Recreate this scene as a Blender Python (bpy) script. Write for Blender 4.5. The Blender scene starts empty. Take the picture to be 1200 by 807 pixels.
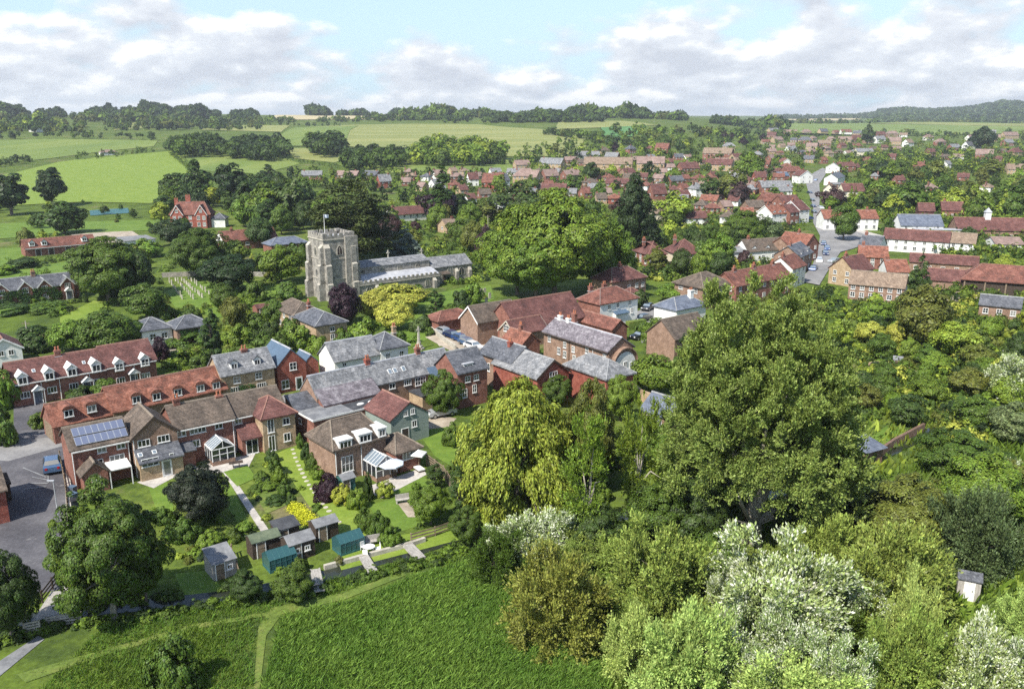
import bpy, math, random
import numpy as np
from mathutils import Vector, Matrix
from mathutils.geometry import delaunay_2d_cdt

# ------------------------------------------------------------------ camera, sky, sun, exposure
S = bpy.context.scene
PITCH = math.radians(14.8); CAMH = 40.0; FPX = 1000.0      # focal length in pixels of a 1200 px wide picture
cam_d = bpy.data.cameras.new("camera"); cam = bpy.data.objects.new("camera", cam_d)
S.collection.objects.link(cam); S.camera = cam
cam.location = (0, 0, CAMH); cam.rotation_euler = (math.pi/2 - PITCH, 0, 0)
cam_d.sensor_fit = 'HORIZONTAL'; cam_d.sensor_width = 36; cam_d.lens = 36*FPX/1200
cam_d.clip_start = 1; cam_d.clip_end = 60000
SUN_AZ = math.radians(218)      # compass-like: 0 = +Y, clockwise; the sun stands behind the camera to the left
SUN_EL = math.radians(48)
EXPOSURE = 0.74
S.view_settings.view_transform = 'Standard'; S.view_settings.look = 'None'
S.view_settings.exposure = EXPOSURE; S.view_settings.gamma = 1; S.view_settings.use_curve_mapping = False
sd = bpy.data.lights.new("sun", 'SUN'); so = bpy.data.objects.new("sun", sd); S.collection.objects.link(so)
sv = Vector((math.sin(SUN_AZ)*math.cos(SUN_EL), math.cos(SUN_AZ)*math.cos(SUN_EL), math.sin(SUN_EL)))
so.rotation_euler = sv.to_track_quat('Z', 'Y').to_euler(); so.location = (0, -50, 300)
sd.energy = 4.8; sd.angle = math.radians(0.6); sd.color = (1, .945, .84)
W = bpy.data.worlds.new("World"); S.world = W; W.use_nodes = True
nt = W.node_tree; N = nt.nodes; Lk = nt.links; N.clear()
def nn(t, **k):
    n = N.new(t)
    for a, b in k.items(): setattr(n, a, b)
    return n
wo = nn('ShaderNodeOutputWorld'); bg = nn('ShaderNodeBackground'); bg.inputs[1].default_value = .12
Lk.new(bg.outputs[0], wo.inputs[0])
sky = nn('ShaderNodeTexSky', sky_type='NISHITA', sun_disc=False, sun_elevation=SUN_EL, sun_rotation=SUN_AZ, altitude=100, air_density=1.0, dust_density=.6, ozone_density=1.2)
tc = nn('ShaderNodeTexCoord'); sep = nn('ShaderNodeSeparateXYZ'); Lk.new(tc.outputs['Generated'], sep.inputs[0])
def mth(op, a, b=None, c=None):
    m = nn('ShaderNodeMath', operation=op)
    for i, v in enumerate((a, b, c)):
        if v is None: continue
        if isinstance(v, (int, float)): m.inputs[i].default_value = v
        else: Lk.new(v, m.inputs[i])
    return m.outputs[0]
zz = mth('MAXIMUM', sep.outputs[2], 0.0); azm = mth('ARCTAN2', sep.outputs[0], sep.outputs[1])
cmb = nn('ShaderNodeCombineXYZ'); Lk.new(mth('MULTIPLY', azm, 7.5), cmb.inputs[0]); Lk.new(mth('MULTIPLY', mth('POWER', zz, .8), 12.0), cmb.inputs[1])
def noise(vec, scale, detail, rough, w=0):
    n = nn('ShaderNodeTexNoise', noise_dimensions='4D'); Lk.new(vec, n.inputs['Vector'])
    n.inputs['W'].default_value = w; n.inputs['Scale'].default_value = scale; n.inputs['Detail'].default_value = detail; n.inputs['Roughness'].default_value = rough
    return n.outputs['Fac']
def ramp(f, stops):
    r = nn('ShaderNodeValToRGB'); e = r.color_ramp.elements
    for i, (p, c) in enumerate(stops):
        el = e[i] if i < 2 else e.new(p)
        el.position = p; el.color = (*c, 1) if len(c) == 3 else c
    Lk.new(f, r.inputs[0]); return r.outputs[0]
def mixc(f, a, b):
    m = nn('ShaderNodeMix', data_type='RGBA')
    if isinstance(f, (int, float)): m.inputs[0].default_value = f
    else: Lk.new(f, m.inputs[0])
    for s, v in ((6, a), (7, b)):
        if isinstance(v, tuple): m.inputs[s].default_value = (*v, 1)
        else: Lk.new(v, m.inputs[s])
    return m.outputs[2]
up = nn('ShaderNodeVectorMath', operation='ADD'); Lk.new(cmb.outputs[0], up.inputs[0]); up.inputs[1].default_value = (-.05, .17, 0)
n1 = noise(cmb.outputs[0], .95, 9, .53, 3.2); n2 = noise(up.outputs[0], .95, 9, .53, 3.2)
gap = mth('MULTIPLY', mth('POWER', 2.718, mth('MULTIPLY', mth('POWER', mth('DIVIDE', mth('ADD', azm, .08), .2), 2.0), -1.0)), mth('MULTIPLY', mth('MINIMUM', zz, .13), 1.6))
low = mth('MULTIPLY', mth('SUBTRACT', .07, zz), 1.6)                 # more cloud towards the horizon, open sky overhead
low = mth('MAXIMUM', low, -.17)
cov = ramp(mth('SUBTRACT', mth('ADD', n1, low), gap), [(.375, (0, 0, 0)), (.465, (1, 1, 1))])
n3 = noise(cmb.outputs[0], 3.1, 7, .6, 1.3)
lit = ramp(mth('ADD', mth('MULTIPLY', mth('SUBTRACT', n1, n2), 3.4), mth('ADD', mth('MULTIPLY', n3, .5), mth('ADD', .2, mth('MULTIPLY', mth('SUBTRACT', n1, .5), -.8)))), [(.2, (3.5, 3.75, 4.2)), (.48, (4.5, 4.75, 5.1)), (.68, (6.4, 6.4, 6.4))])
veil = mth('MULTIPLY', .88, mth('POWER', 2.718, mth('MULTIPLY', mth('POWER', mth('DIVIDE', zz, .24), 2.0), -1.0)))
clear = mixc(veil, sky.outputs[0], (3.3, 4.5, 5.35))                  # thin veil low over the blue
Lk.new(mixc(cov, clear, lit), bg.inputs[0])
S.cycles.use_denoising = False
try: S.cycles.denoiser = 'OPENIMAGEDENOISE'
except Exception: pass
S.cycles.max_bounces = 6; S.cycles.diffuse_bounces = 3; S.cycles.glossy_bounces = 2
S.cycles.transmission_bounces = 4; S.cycles.transparent_max_bounces = 6
S.cycles.sample_clamp_indirect = 4; S.cycles.use_adaptive_sampling = True; S.cycles.adaptive_threshold = 0.02
R = random.Random(7)

# ------------------------------------------------------------------ terrain and projection helpers (photo pixels to points on the land)
cp, sp = math.cos(PITCH), math.sin(PITCH)
PL = ([0, 450, 700, 1000, 1500, 2100, 3000, 12000], [0, 0, 4, 14, 31, 46, 50, 60])
PR = ([0, 700, 1000, 1500, 2500, 3200, 5200, 12000], [0, 0, 2, 11, 27, 20, 52, 55])
def terr(x, y):
    x = np.asarray(x, float); y = np.asarray(y, float)
    r = np.hypot(x, y); az = np.degrees(np.arctan2(x, y))
    s = np.clip((az-9)/10, 0, 1); s = s*s*(3-2*s)
    s = np.where(az > 90, np.clip((180-az)/60, 0, 1), s)
    z = np.interp(r, *PL)*(1-s) + np.interp(r, *PR)*s
    k = np.clip((az-19)/14, 0, 1)*np.clip((70-az)/30, 0, 1); z = z + 62*k*np.clip((r-3300)/1800, 0, 1)*(1+.25*np.sin(az*1.1+r/700))
    k = np.clip((r-600)/900, 0, 1)
    return z + k*(2.2*np.sin(x/170+1)+2.0*np.sin(y/230+x/310)+1.2*np.sin(x/83-y/97))
def ip(v, xs, ys):
    if v <= xs[0]: return ys[0]
    for k in range(1, len(xs)):
        if v <= xs[k]: return ys[k-1]+(ys[k]-ys[k-1])*(v-xs[k-1])/(xs[k]-xs[k-1])
    return ys[-1]
def T(x, y):
    r = math.hypot(x, y); az = math.degrees(math.atan2(x, y))
    if r < 450: return 0.0
    c01 = lambda t: min(1.0, max(0.0, t))
    s = c01((az-9)/10); s = s*s*(3-2*s)
    if az > 90: s = c01((180-az)/60)
    z = ip(r, *PL)*(1-s)+ip(r, *PR)*s
    k = c01((az-19)/14)*c01((70-az)/30); z += 62*k*c01((r-3300)/1800)*(1+.25*math.sin(az*1.1+r/700))
    k = c01((r-600)/900)
    return z+k*(2.2*math.sin(x/170+1)+2.0*math.sin(y/230+x/310)+1.2*math.sin(x/83-y/97))
def ray(px, py):
    a = (px-600)/FPX; b = -(py-403.5)/FPX
    return (a, cp+b*sp, -sp+b*cp)
def P(px, py, z=0.0):
    d = ray(px, py); t = (z-CAMH)/d[2]
    return Vector((d[0]*t, d[1]*t, z))
def G(px, py):
    d = ray(px, py)
    if d[2] < -.095: t = -CAMH/d[2]; return Vector((d[0]*t, d[1]*t, 0.0))
    t = 300.0; last = t
    while t < 14000:
        if CAMH+d[2]*t < T(d[0]*t, d[1]*t): break
        last = t; t *= 1.03
    lo, hi = last, t
    for _ in range(14):
        m = (lo+hi)/2
        if CAMH+d[2]*m < T(d[0]*m, d[1]*m): hi = m
        else: lo = m
    return Vector((d[0]*hi, d[1]*hi, T(d[0]*hi, d[1]*hi)))
def proj(p):
    z = p[2]-CAMH; f = p[1]*cp-z*sp; u = p[1]*sp+z*cp
    return (600+FPX*p[0]/f, 403.5-FPX*u/f, FPX/f)
def zat(p, py):                                   # height over point p seen at picture row py
    d = ray(proj(p)[0], py); return CAMH+d[2]/d[1]*p[1]

# ------------------------------------------------------------------ object helpers
def link(o, parent=None):
    S.collection.objects.link(o)
    if parent is not None: o.parent = parent
    return o
def tag(o, label=None, cat=None, group=None, kind=None):
    if label: o['label'] = label
    if cat: o['category'] = cat
    if group: o['group'] = group
    if kind: o['kind'] = kind
    return o
REFS = []                                        # (phrase, point) landmarks the automatic labels lean on
AUTO = []                                        # things that still need a label of their own
def empty(name, loc, rz=0, label=None, cat=None, group=None, ref=None):
    o = bpy.data.objects.new(name, None); o.empty_display_size = .5; link(o)
    o.location = loc; o.rotation_euler = (0, 0, rz); tag(o, label, cat, group)
    if ref: REFS.append((ref, Vector(loc)))
    return o
class MB:
    def __init__(s): s.v = []; s.f = []; s.m = []
    def add(s, vs, fs, m=0):
        k = len(s.v); s.v += [tuple(v) for v in vs]
        for f in fs: s.f.append(tuple(i+k for i in f)); s.m.append(m)
        return s
    def box(s, x0, x1, y0, y1, z0, z1, m=0):
        return s.add([(x0,y0,z0),(x1,y0,z0),(x1,y1,z0),(x0,y1,z0),(x0,y0,z1),(x1,y0,z1),(x1,y1,z1),(x0,y1,z1)],
                     [(0,3,2,1),(4,5,6,7),(0,1,5,4),(1,2,6,5),(2,3,7,6),(3,0,4,7)], m)
    def prism(s, poly, a0, a1, axis='x', m=0):
        n = len(poly)
        if axis == 'x': A = [(a0, p, q) for p, q in poly]+[(a1, p, q) for p, q in poly]
        elif axis == 'y': A = [(p, a0, q) for p, q in poly]+[(p, a1, q) for p, q in poly]
        else: A = [(p, q, a0) for p, q in poly]+[(p, q, a1) for p, q in poly]
        return s.add(A, [tuple(range(n-1, -1, -1)), tuple(range(n, 2*n))]+[(i, (i+1) % n, n+(i+1) % n, n+i) for i in range(n)], m)
    def tube(s, p0, p1, r0, r1=None, n=7, m=0):
        r1 = r0 if r1 is None else r1
        p0 = Vector(p0); p1 = Vector(p1); d = (p1-p0).normalized()
        a = d.orthogonal().normalized(); b = d.cross(a)
        vs = [p+(a*math.cos(t)+b*math.sin(t))*r for p, r in ((p0, r0), (p1, r1)) for t in [2*math.pi*i/n for i in range(n)]]
        return s.add(vs, [(i, (i+1) % n, n+(i+1) % n, n+i) for i in range(n)]+[tuple(range(n-1, -1, -1)), tuple(range(n, 2*n))], m)
    def lathe(s, prof, c=(0, 0, 0), n=12, m=0):
        vs = [(c[0]+r*math.cos(2*math.pi*i/n), c[1]+r*math.sin(2*math.pi*i/n), c[2]+z) for r, z in prof for i in range(n)]
        fs = [(j*n+i, j*n+(i+1) % n, (j+1)*n+(i+1) % n, (j+1)*n+i) for j in range(len(prof)-1) for i in range(n)]
        fs += [tuple(range(n-1, -1, -1)), tuple((len(prof)-1)*n+i for i in range(n))]
        return s.add(vs, fs, m)
    def slab(s, q, t, m=0):                     # a quad with thickness t below it
        q = [Vector(p) for p in q]; n = (q[1]-q[0]).cross(q[-1]-q[0]).normalized()
        if n.z < 0: q.reverse(); n = (q[1]-q[0]).cross(q[-1]-q[0]).normalized()
        k = len(q); vs = q+[p-n*t for p in q]
        return s.add(vs, [tuple(range(k)), tuple(range(2*k-1, k-1, -1))]+[(i, i+k, (i+1) % k+k, (i+1) % k) for i in range(k)], m)
    def mesh(s, name, mats):
        me = bpy.data.meshes.new(name); me.from_pydata(s.v, [], s.f)
        for m in (mats if isinstance(mats, (list, tuple)) else [mats]): me.materials.append(m)
        me.polygons.foreach_set('material_index', s.m); me.update()
        return me
    def build(s, name, mats, parent=None):
        return link(bpy.data.objects.new(name, s.mesh(name, mats)), parent)
def inst(name, me, parent, loc=(0, 0, 0), rz=0, sc=None):
    o = bpy.data.objects.new(name, me); link(o, parent); o.location = loc; o.rotation_euler = (0, 0, rz)
    if sc: o.scale = sc
    return o

# ------------------------------------------------------------------ materials
def newmat(name):
    global nt, N, Lk
    m = bpy.data.materials.new(name); m.use_nodes = True
    nt = m.node_tree; N = nt.nodes; Lk = nt.links
    b = N.get('Principled BSDF'); return m, b
def objco(kind='Object'):
    t = nn('ShaderNodeTexCoord'); return t.outputs[kind]
def mapping(v, sc):
    m = nn('ShaderNodeMapping'); Lk.new(v, m.inputs[0]); m.inputs['Scale'].default_value = sc; return m.outputs[0]
def surf(name, cols, sc=(1, 1, 1), scale=1.2, rough=.85, fine=6.0, fineamt=.35, bump=0.0, spec=.3, courses=0, patch=None, coord='Object', metallic=0):
    """mottled surface: broad noise picks between three colours, a finer one breaks it up; courses: rows per metre"""
    m, b = newmat(name)
    v = mapping(objco(coord), sc)
    f = noise(v, scale, 5, .6, R.random()*9)
    c = ramp(f, [(.32, cols[0]), (.5, cols[1]), (.68, cols[2])])
    g = noise(v, fine, 3, .7, R.random()*9)
    gv = ramp(g, [(.25, (1-fineamt,)*3), (.75, (1+fineamt,)*3)])
    mm = nn('ShaderNodeMix', data_type='RGBA', blend_type='MULTIPLY'); mm.inputs[0].default_value = 1
    Lk.new(c, mm.inputs[6]); Lk.new(gv, mm.inputs[7]); c = mm.outputs[2]
    if courses:
        s3 = nn('ShaderNodeSeparateXYZ'); Lk.new(objco('Object'), s3.inputs[0])
        cb = nn('ShaderNodeCombineXYZ'); Lk.new(mth('ADD', s3.outputs[0], s3.outputs[1]), cb.inputs[0]); Lk.new(s3.outputs[2], cb.inputs[1])
        bk = nn('ShaderNodeTexBrick'); Lk.new(cb.outputs[0], bk.inputs[0]); bk.inputs['Scale'].default_value = courses
        bk.inputs['Color1'].default_value = (.8, .8, .8, 1); bk.inputs['Color2'].default_value = (1.15, 1.15, 1.15, 1); bk.inputs['Mortar'].default_value = (.62, .62, .62, 1)
        bk.inputs['Mortar Size'].default_value = .05; bk.inputs['Brick Width'].default_value = .9; bk.inputs['Row Height'].default_value = 1.0
        m2 = nn('ShaderNodeMix', data_type='RGBA', blend_type='MULTIPLY'); m2.inputs[0].default_value = 1
        Lk.new(c, m2.inputs[6]); Lk.new(bk.outputs[0], m2.inputs[7]); c = m2.outputs[2]
    if patch:                                   # lichen, moss or worn patches
        h = noise(v, patch[1], 6, .7, R.random()*9)
        c = mixc(ramp(h, [(patch[2], (0, 0, 0)), (patch[2]+.07, (1, 1, 1))]), c, patch[0])
    Lk.new(c, b.inputs['Base Color']); b.inputs['Roughness'].default_value = rough; b.inputs['Metallic'].default_value = metallic
    b.inputs['Specular IOR Level'].default_value = spec
    if bump:
        bn = nn('ShaderNodeBump'); bn.inputs['Strength'].default_value = bump; bn.inputs['Distance'].default_value = .1
        Lk.new(g, bn.inputs['Height']); Lk.new(bn.outputs[0], b.inputs['Normal'])
    return m
def sh(c, a, b=None):
    b = a if b is None else b
    return [tuple(x*(1-a) for x in c), c, tuple(x*(1+b) for x in c)]
M = {}
M['tile_red'] = surf('red clay tile', [(.085,.042,.034),(.16,.066,.05),(.23,.105,.08)], scale=.8, fine=5, fineamt=.6, bump=.5, courses=3.2, patch=((.07,.045,.03), 1.1, .6))
M['tile_orange'] = surf('orange clay tile', [(.11,.05,.036),(.2,.08,.055),(.28,.13,.092)], scale=1.1, fine=5, fineamt=.6, bump=.5, courses=3.2, patch=((.09,.06,.04), 1.3, .6))
M['tile_maroon'] = surf('maroon concrete tile', [(.075,.036,.033),(.118,.052,.046),(.165,.08,.07)], scale=.6, fine=5, fineamt=.6, bump=.4, courses=3, patch=((.15,.11,.08), 1.2, .66))
M['tile_brown'] = surf('brown tile', [(.065,.052,.043),(.105,.083,.067),(.155,.12,.095)], scale=.8, fine=5, fineamt=.6, bump=.4, courses=3, patch=((.17,.15,.11), 1.4, .62))
M['tile_tan'] = surf('weathered tan tile', [(.15,.108,.08),(.21,.155,.115),(.27,.205,.155)], scale=.8, fine=5, fineamt=.6, bump=.4, courses=3)
M['tile_pink'] = surf('faded pink tile', [(.17,.12,.105),(.235,.165,.145),(.3,.22,.19)], scale=.4, fine=5, fineamt=.3, courses=2)
M['slate'] = surf('weathered grey slate', [(.1,.105,.115),(.175,.18,.19),(.29,.29,.295)], sc=(1,1,.5), scale=1.3, fine=5, fineamt=.6, rough=.6, bump=.3, courses=3, patch=((.36,.355,.33), 2.6, .6))
M['slate_dark'] = surf('dark slate', [(.055,.06,.07), (.095,.1,.115), (.14,.145,.16)], scale=1.0, fine=5, fineamt=.6, rough=.5, courses=3, patch=((.2,.2,.19), 2.2, .64))
M['slate_blue'] = surf('blue slate', [(.08,.093,.125),(.12,.14,.185),(.165,.185,.23)], scale=.8, fine=8, fineamt=.25, rough=.5, courses=3)
M['slate_purple'] = surf('purple slate', [(.1,.09,.1),(.165,.147,.165),(.26,.245,.26)], scale=1.3, fine=5, fineamt=.6, rough=.6, bump=.3, courses=3, patch=((.33,.32,.32), 2.4, .62))
M['brick'] = surf('red brick', [(.16,.072,.055),(.225,.1,.075),(.3,.15,.115)], scale=1.3, fine=11, fineamt=.35, courses=5, bump=.2)
M['brick_brown'] = surf('brown brick', [(.19,.12,.085),(.255,.165,.12),(.33,.22,.165)], scale=1.2, fine=11, fineamt=.35, courses=5, bump=.2)
M['brick_buff'] = surf('buff brick', [(.3,.21,.13), (.38,.28,.18), (.46,.35,.24)], scale=1.2, fine=11, fineamt=.3, courses=5, bump=.2)
M['brick_bright'] = surf('bright red brick', [(.19,.055,.04),(.26,.08,.058),(.33,.125,.09)], scale=1.3, fine=11, fineamt=.35, courses=5, bump=.2)
M['stone'] = surf('flint rubble wall', [(.15,.142,.13),(.25,.235,.21),(.37,.345,.305)], scale=1.3, fine=5, fineamt=.55, bump=.6, patch=((.16,.15,.13), 3.5, .62))
M['dressed'] = surf('dressed limestone', [(.28,.26,.22),(.38,.355,.3),(.46,.435,.37)], scale=1.2, fine=7, fineamt=.25)
M['lead'] = surf('lead sheet roof', [(.27,.28,.31), (.36,.37,.4), (.44,.45,.47)], scale=.8, fine=4, fineamt=.2, rough=.5)
M['render'] = surf('white render', [(.58,.58,.55),(.67,.67,.645),(.74,.74,.72)], scale=.7, fine=5, fineamt=.08)
M['cream'] = surf('cream render', [(.56,.5,.38), (.64,.58,.45), (.7,.65,.52)], scale=.7, fine=5, fineamt=.1)
M['ridge_red'] = surf('clay ridge tile', sh((.25,.135,.105), .2), scale=2)
M['ridge_brown'] = surf('brown ridge tile', sh((.2,.165,.13), .2), scale=2)
M['ridge_slate'] = surf('grey ridge tile', sh((.26,.265,.27), .2), scale=2)
M['white'] = surf('white paint', sh((.66,.66,.65), .08), rough=.5)
M['black'] = surf('black paint', sh((.02,.02,.022), .2), rough=.4)
M['timber'] = surf('weathered timber', [(.12,.09,.065), (.19,.145,.1), (.26,.205,.15)], sc=(1,1,4), scale=2, fine=9, fineamt=.3)
M['timber_dark'] = surf('dark stained timber', [(.03,.022,.018), (.05,.036,.028), (.075,.055,.04)], sc=(1,1,4), scale=2, fine=9, fineamt=.3)
M['timber_grey'] = surf('silvered timber', [(.24,.23,.21), (.33,.31,.285), (.42,.4,.37)], sc=(4,1,1), scale=2, fine=9, fineamt=.25)
M['greenclad'] = surf('grey green weatherboard', [(.16,.2,.18), (.22,.265,.24), (.27,.31,.28)], sc=(.4,.4,5), scale=2.5, fine=8, fineamt=.2)
M['felt_grey'] = surf('grey roofing felt', [(.12,.125,.135),(.175,.18,.19),(.24,.245,.25)], scale=.9, fine=4, fineamt=.25)
M['felt_black'] = surf('black roofing felt', [(.03,.032,.037), (.05,.053,.06), (.075,.078,.085)], scale=.9, fine=4, fineamt=.25)
M['felt_green'] = surf('green roofing felt', [(.06,.08,.055), (.09,.115,.075), (.13,.155,.1)], scale=.9, fine=4, fineamt=.25)
M['metal_blue'] = surf('blue grey sheet metal', sh((.075,.115,.17), .15), scale=.5, rough=.6, sc=(3,1,1))
M['asphalt'] = surf('asphalt', [(.055,.054,.062), (.085,.083,.092), (.125,.122,.13)], scale=.22, fine=3.5, fineamt=.3, patch=((.17,.165,.165), .35, .62))
M['road'] = surf('pale worn road', [(.15,.148,.15), (.2,.197,.198), (.26,.255,.25)], scale=.25, fine=3, fineamt=.22)
M['paving'] = surf('pale paving', [(.3,.28,.26), (.4,.375,.345), (.5,.47,.43)], scale=.5, fine=3, fineamt=.25)
M['gravel'] = surf('buff gravel', [(.24,.2,.15), (.33,.28,.22), (.42,.37,.3)], scale=.6, fine=5, fineamt=.3)
M['earth'] = surf('bare earth', [(.12,.08,.045), (.19,.13,.075), (.26,.19,.12)], scale=.8, fine=5, fineamt=.35)
M['lawn'] = surf('mown lawn', [(.075,.135,.016),(.1,.165,.02),(.135,.2,.028)], scale=.35, fine=3, fineamt=.25)
M['lawn_yellow'] = surf('sunny lawn', [(.115,.175,.02),(.15,.215,.026),(.19,.245,.038)], scale=.3, fine=3, fineamt=.25)
M['rough_grass'] = surf('rough grass', [(.075,.115,.02),(.105,.15,.026),(.16,.18,.045)], scale=.5, fine=3, fineamt=.4)
M['bark'] = surf('bark', [(.07,.058,.045), (.12,.1,.08), (.19,.165,.135)], sc=(1,1,.3), scale=3, fine=9, fineamt=.35)
M['bark_pale'] = surf('pale bark', [(.22,.2,.16), (.32,.295,.24), (.42,.39,.33)], sc=(1,1,.3), scale=3, fine=9, fineamt=.35)
def plain(name, c, rough=.5, metal=0, spec=.5, coat=0):
    m, b = newmat(name); b.inputs['Base Color'].default_value = (*c, 1); b.inputs['Roughness'].default_value = rough
    b.inputs['Metallic'].default_value = metal; b.inputs['Specular IOR Level'].default_value = spec; b.inputs['Coat Weight'].default_value = coat
    return m
def window_glass():
    m, b = newmat('window glass'); oi = nn('ShaderNodeObjectInfo')          # some rooms show curtains or blinds, most are dark
    Lk.new(ramp(oi.outputs['Random'], [(.5, (.016,.02,.026)), (.72, (.05,.055,.06)), (.95, (.2,.2,.19))]), b.inputs['Base Color']); b.inputs['Roughness'].default_value = .07; b.inputs['Specular IOR Level'].default_value = .9; return m
M['glass'] = window_glass()
M['glass_sky'] = plain('sky glass', (.16,.2,.24), .06, 0, .8)
M['solar'] = plain('solar cell', (.12,.14,.21), .18, .0, .7)
M['solar_frame'] = plain('solar panel frame', (.62,.64,.66), .35, .6)
M['tyre'] = plain('tyre rubber', (.02,.02,.02), .8)
M['rim'] = plain('alloy rim', (.45,.46,.48), .3, .8)
M['lamp_red'] = plain('tail lamp', (.35,.01,.01), .25)
M['lamp_clear'] = plain('head lamp', (.7,.7,.7), .15)
M['terracotta'] = plain('terracotta', (.35,.13,.07), .8)
M['teal'] = surf('teal paint', sh((.035,.11,.115), .25), rough=.5, sc=(3,1,1), scale=1.5)
M['tealglass'] = plain('greenhouse glass', (.03,.085,.095), .22, 0, .5)
M['parasol'] = surf('parasol cloth', sh((.55,.6,.7), .05), rough=.9)
def carpaint():
    m, b = newmat('car paint'); oi = nn('ShaderNodeObjectInfo'); Lk.new(oi.outputs['Color'], b.inputs['Base Color'])
    b.inputs['Roughness'].default_value = .28; b.inputs['Metallic'].default_value = .25; b.inputs['Coat Weight'].default_value = .6; return m
M['car'] = carpaint()
def water():
    m, b = newmat('stream water'); f = noise(objco('Generated'), 40, 3, .6)
    Lk.new(ramp(f, [(.3, (.012,.016,.012)), (.7, (.035,.04,.03))]), b.inputs['Base Color']); b.inputs['Roughness'].default_value = .16; b.inputs['Specular IOR Level'].default_value = .35
    bn = nn('ShaderNodeBump'); bn.inputs['Strength'].default_value = .12; Lk.new(f, bn.inputs['Height']); Lk.new(bn.outputs[0], b.inputs['Normal']); return m
M['water'] = water()
def foliage(name, silver=None, trans=.24, lo=.5, hi=1.6):
    m, b = newmat(name)
    oi = nn('ShaderNodeObjectInfo'); ge = nn('ShaderNodeNewGeometry')
    hs = nn('ShaderNodeHueSaturation'); Lk.new(oi.outputs['Color'], hs.inputs['Color'])
    r = ge.outputs['Random Per Island']
    Lk.new(mth('ADD', .485, mth('MULTIPLY', mth('FRACT', mth('MULTIPLY', r, 17.3)), .03)), hs.inputs['Hue'])
    pn = noise(objco('Object'), .4, 4, .65)                     # shoots differ in colour over the crown
    pv = mth('ADD', .45, mth('MULTIPLY', pn, 1.1))
    Lk.new(mth('MULTIPLY', pv, mth('ADD', lo, mth('MULTIPLY', r, hi-lo))), hs.inputs['Value'])
    hs.inputs['Saturation'].default_value = 1.0
    c = hs.outputs[0]
    if silver:
        k = ramp(mth('ADD', mth('MULTIPLY', mth('FRACT', mth('MULTIPLY', r, 7.7)), .55), mth('MULTIPLY', noise(objco('Object'), .55, 3, .65, 4), 1.0)), [(silver[1], (0, 0, 0)), (silver[1]+.12, (1, 1, 1))])
        c = mixc(k, c, silver[0])
    Lk.new(c, b.inputs['Base Color']); b.inputs['Roughness'].default_value = .5; b.inputs['Specular IOR Level'].default_value = .25
    tr = nn('ShaderNodeBsdfTranslucent'); Lk.new(c, tr.inputs[0])
    mx = nn('ShaderNodeMixShader'); mx.inputs[0].default_value = trans
    Lk.new(b.outputs[0], mx.inputs[1]); Lk.new(tr.outputs[0], mx.inputs[2])
    Lk.new(mx.outputs[0], N.get('Material Output').inputs[0]); return m
M['leaf'] = foliage('leaves')
M['leaf_silver'] = foliage('silver leaves', ((.74,.77,.62), .84))
M['leaf_pale'] = foliage('pale backed leaves', ((.24,.3,.13), 1.0))
# ------------------------------------------------------------------ foliage: crowns of many small leaf faces
PROF = dict(
 round=([0,.15,.4,.65,.85,1],[.5,.85,1,.93,.66,.2]), tall=([0,.2,.45,.7,.9,1],[.5,.88,1,.8,.45,.12]),
 loose=([0,.2,.45,.7,.9,1],[.45,.8,1,.85,.5,.15]), conifer=([0,.1,.3,.6,.85,1],[.8,1,.82,.52,.24,.03]),
 column=([0,.3,.6,.85,1],[.65,1,.92,.6,.1]), shrub=([0,.3,.6,.85,1],[.88,1,.9,.6,.2]), cedar=([0,.25,.5,.75,.92,1],[.8,1,.9,.72,.4,.12]),
 spray=([0,.15,.4,.7,.9,1],[.6,.9,1,.9,.62,.25]), willow=([0,.2,.5,.75,.92,1],[.95,1,.97,.8,.5,.15]))
def norm(a): return a/np.maximum(np.linalg.norm(a, axis=1, keepdims=True), 1e-9)
def leaf_arrays(pos, nrm, size, rng, along=None, asp=.55):
    n = len(pos); rv = rng.normal(size=(n, 3))
    t = norm(np.cross(nrm, rv)) if along is None else norm(along+rv*.25)
    b = norm(np.cross(nrm, t)); l = size[:, None]*.5
    v = np.empty((n, 4, 3)); v[:, 0] = pos-t*l; v[:, 1] = pos+b*l*asp; v[:, 2] = pos+t*l; v[:, 3] = pos-b*l*asp
    return v.reshape(-1, 3)
def quads_mesh(name, v, mat, tint=None):
    nq = len(v)//4; me = bpy.data.meshes.new(name)
    me.vertices.add(nq*4); me.vertices.foreach_set('co', v.astype(np.float32).ravel())
    me.loops.add(nq*4); me.loops.foreach_set('vertex_index', np.arange(nq*4, dtype=np.int32))
    me.polygons.add(nq); me.polygons.foreach_set('loop_start', np.arange(0, nq*4, 4, dtype=np.int32))
    me.update(calc_edges=True); me.materials.append(mat)
    if tint is not None:
        a = me.attributes.new('tint', 'FLOAT_COLOR', 'POINT'); a.data.foreach_set('color', tint.astype(np.float32).ravel())
    return me
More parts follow.
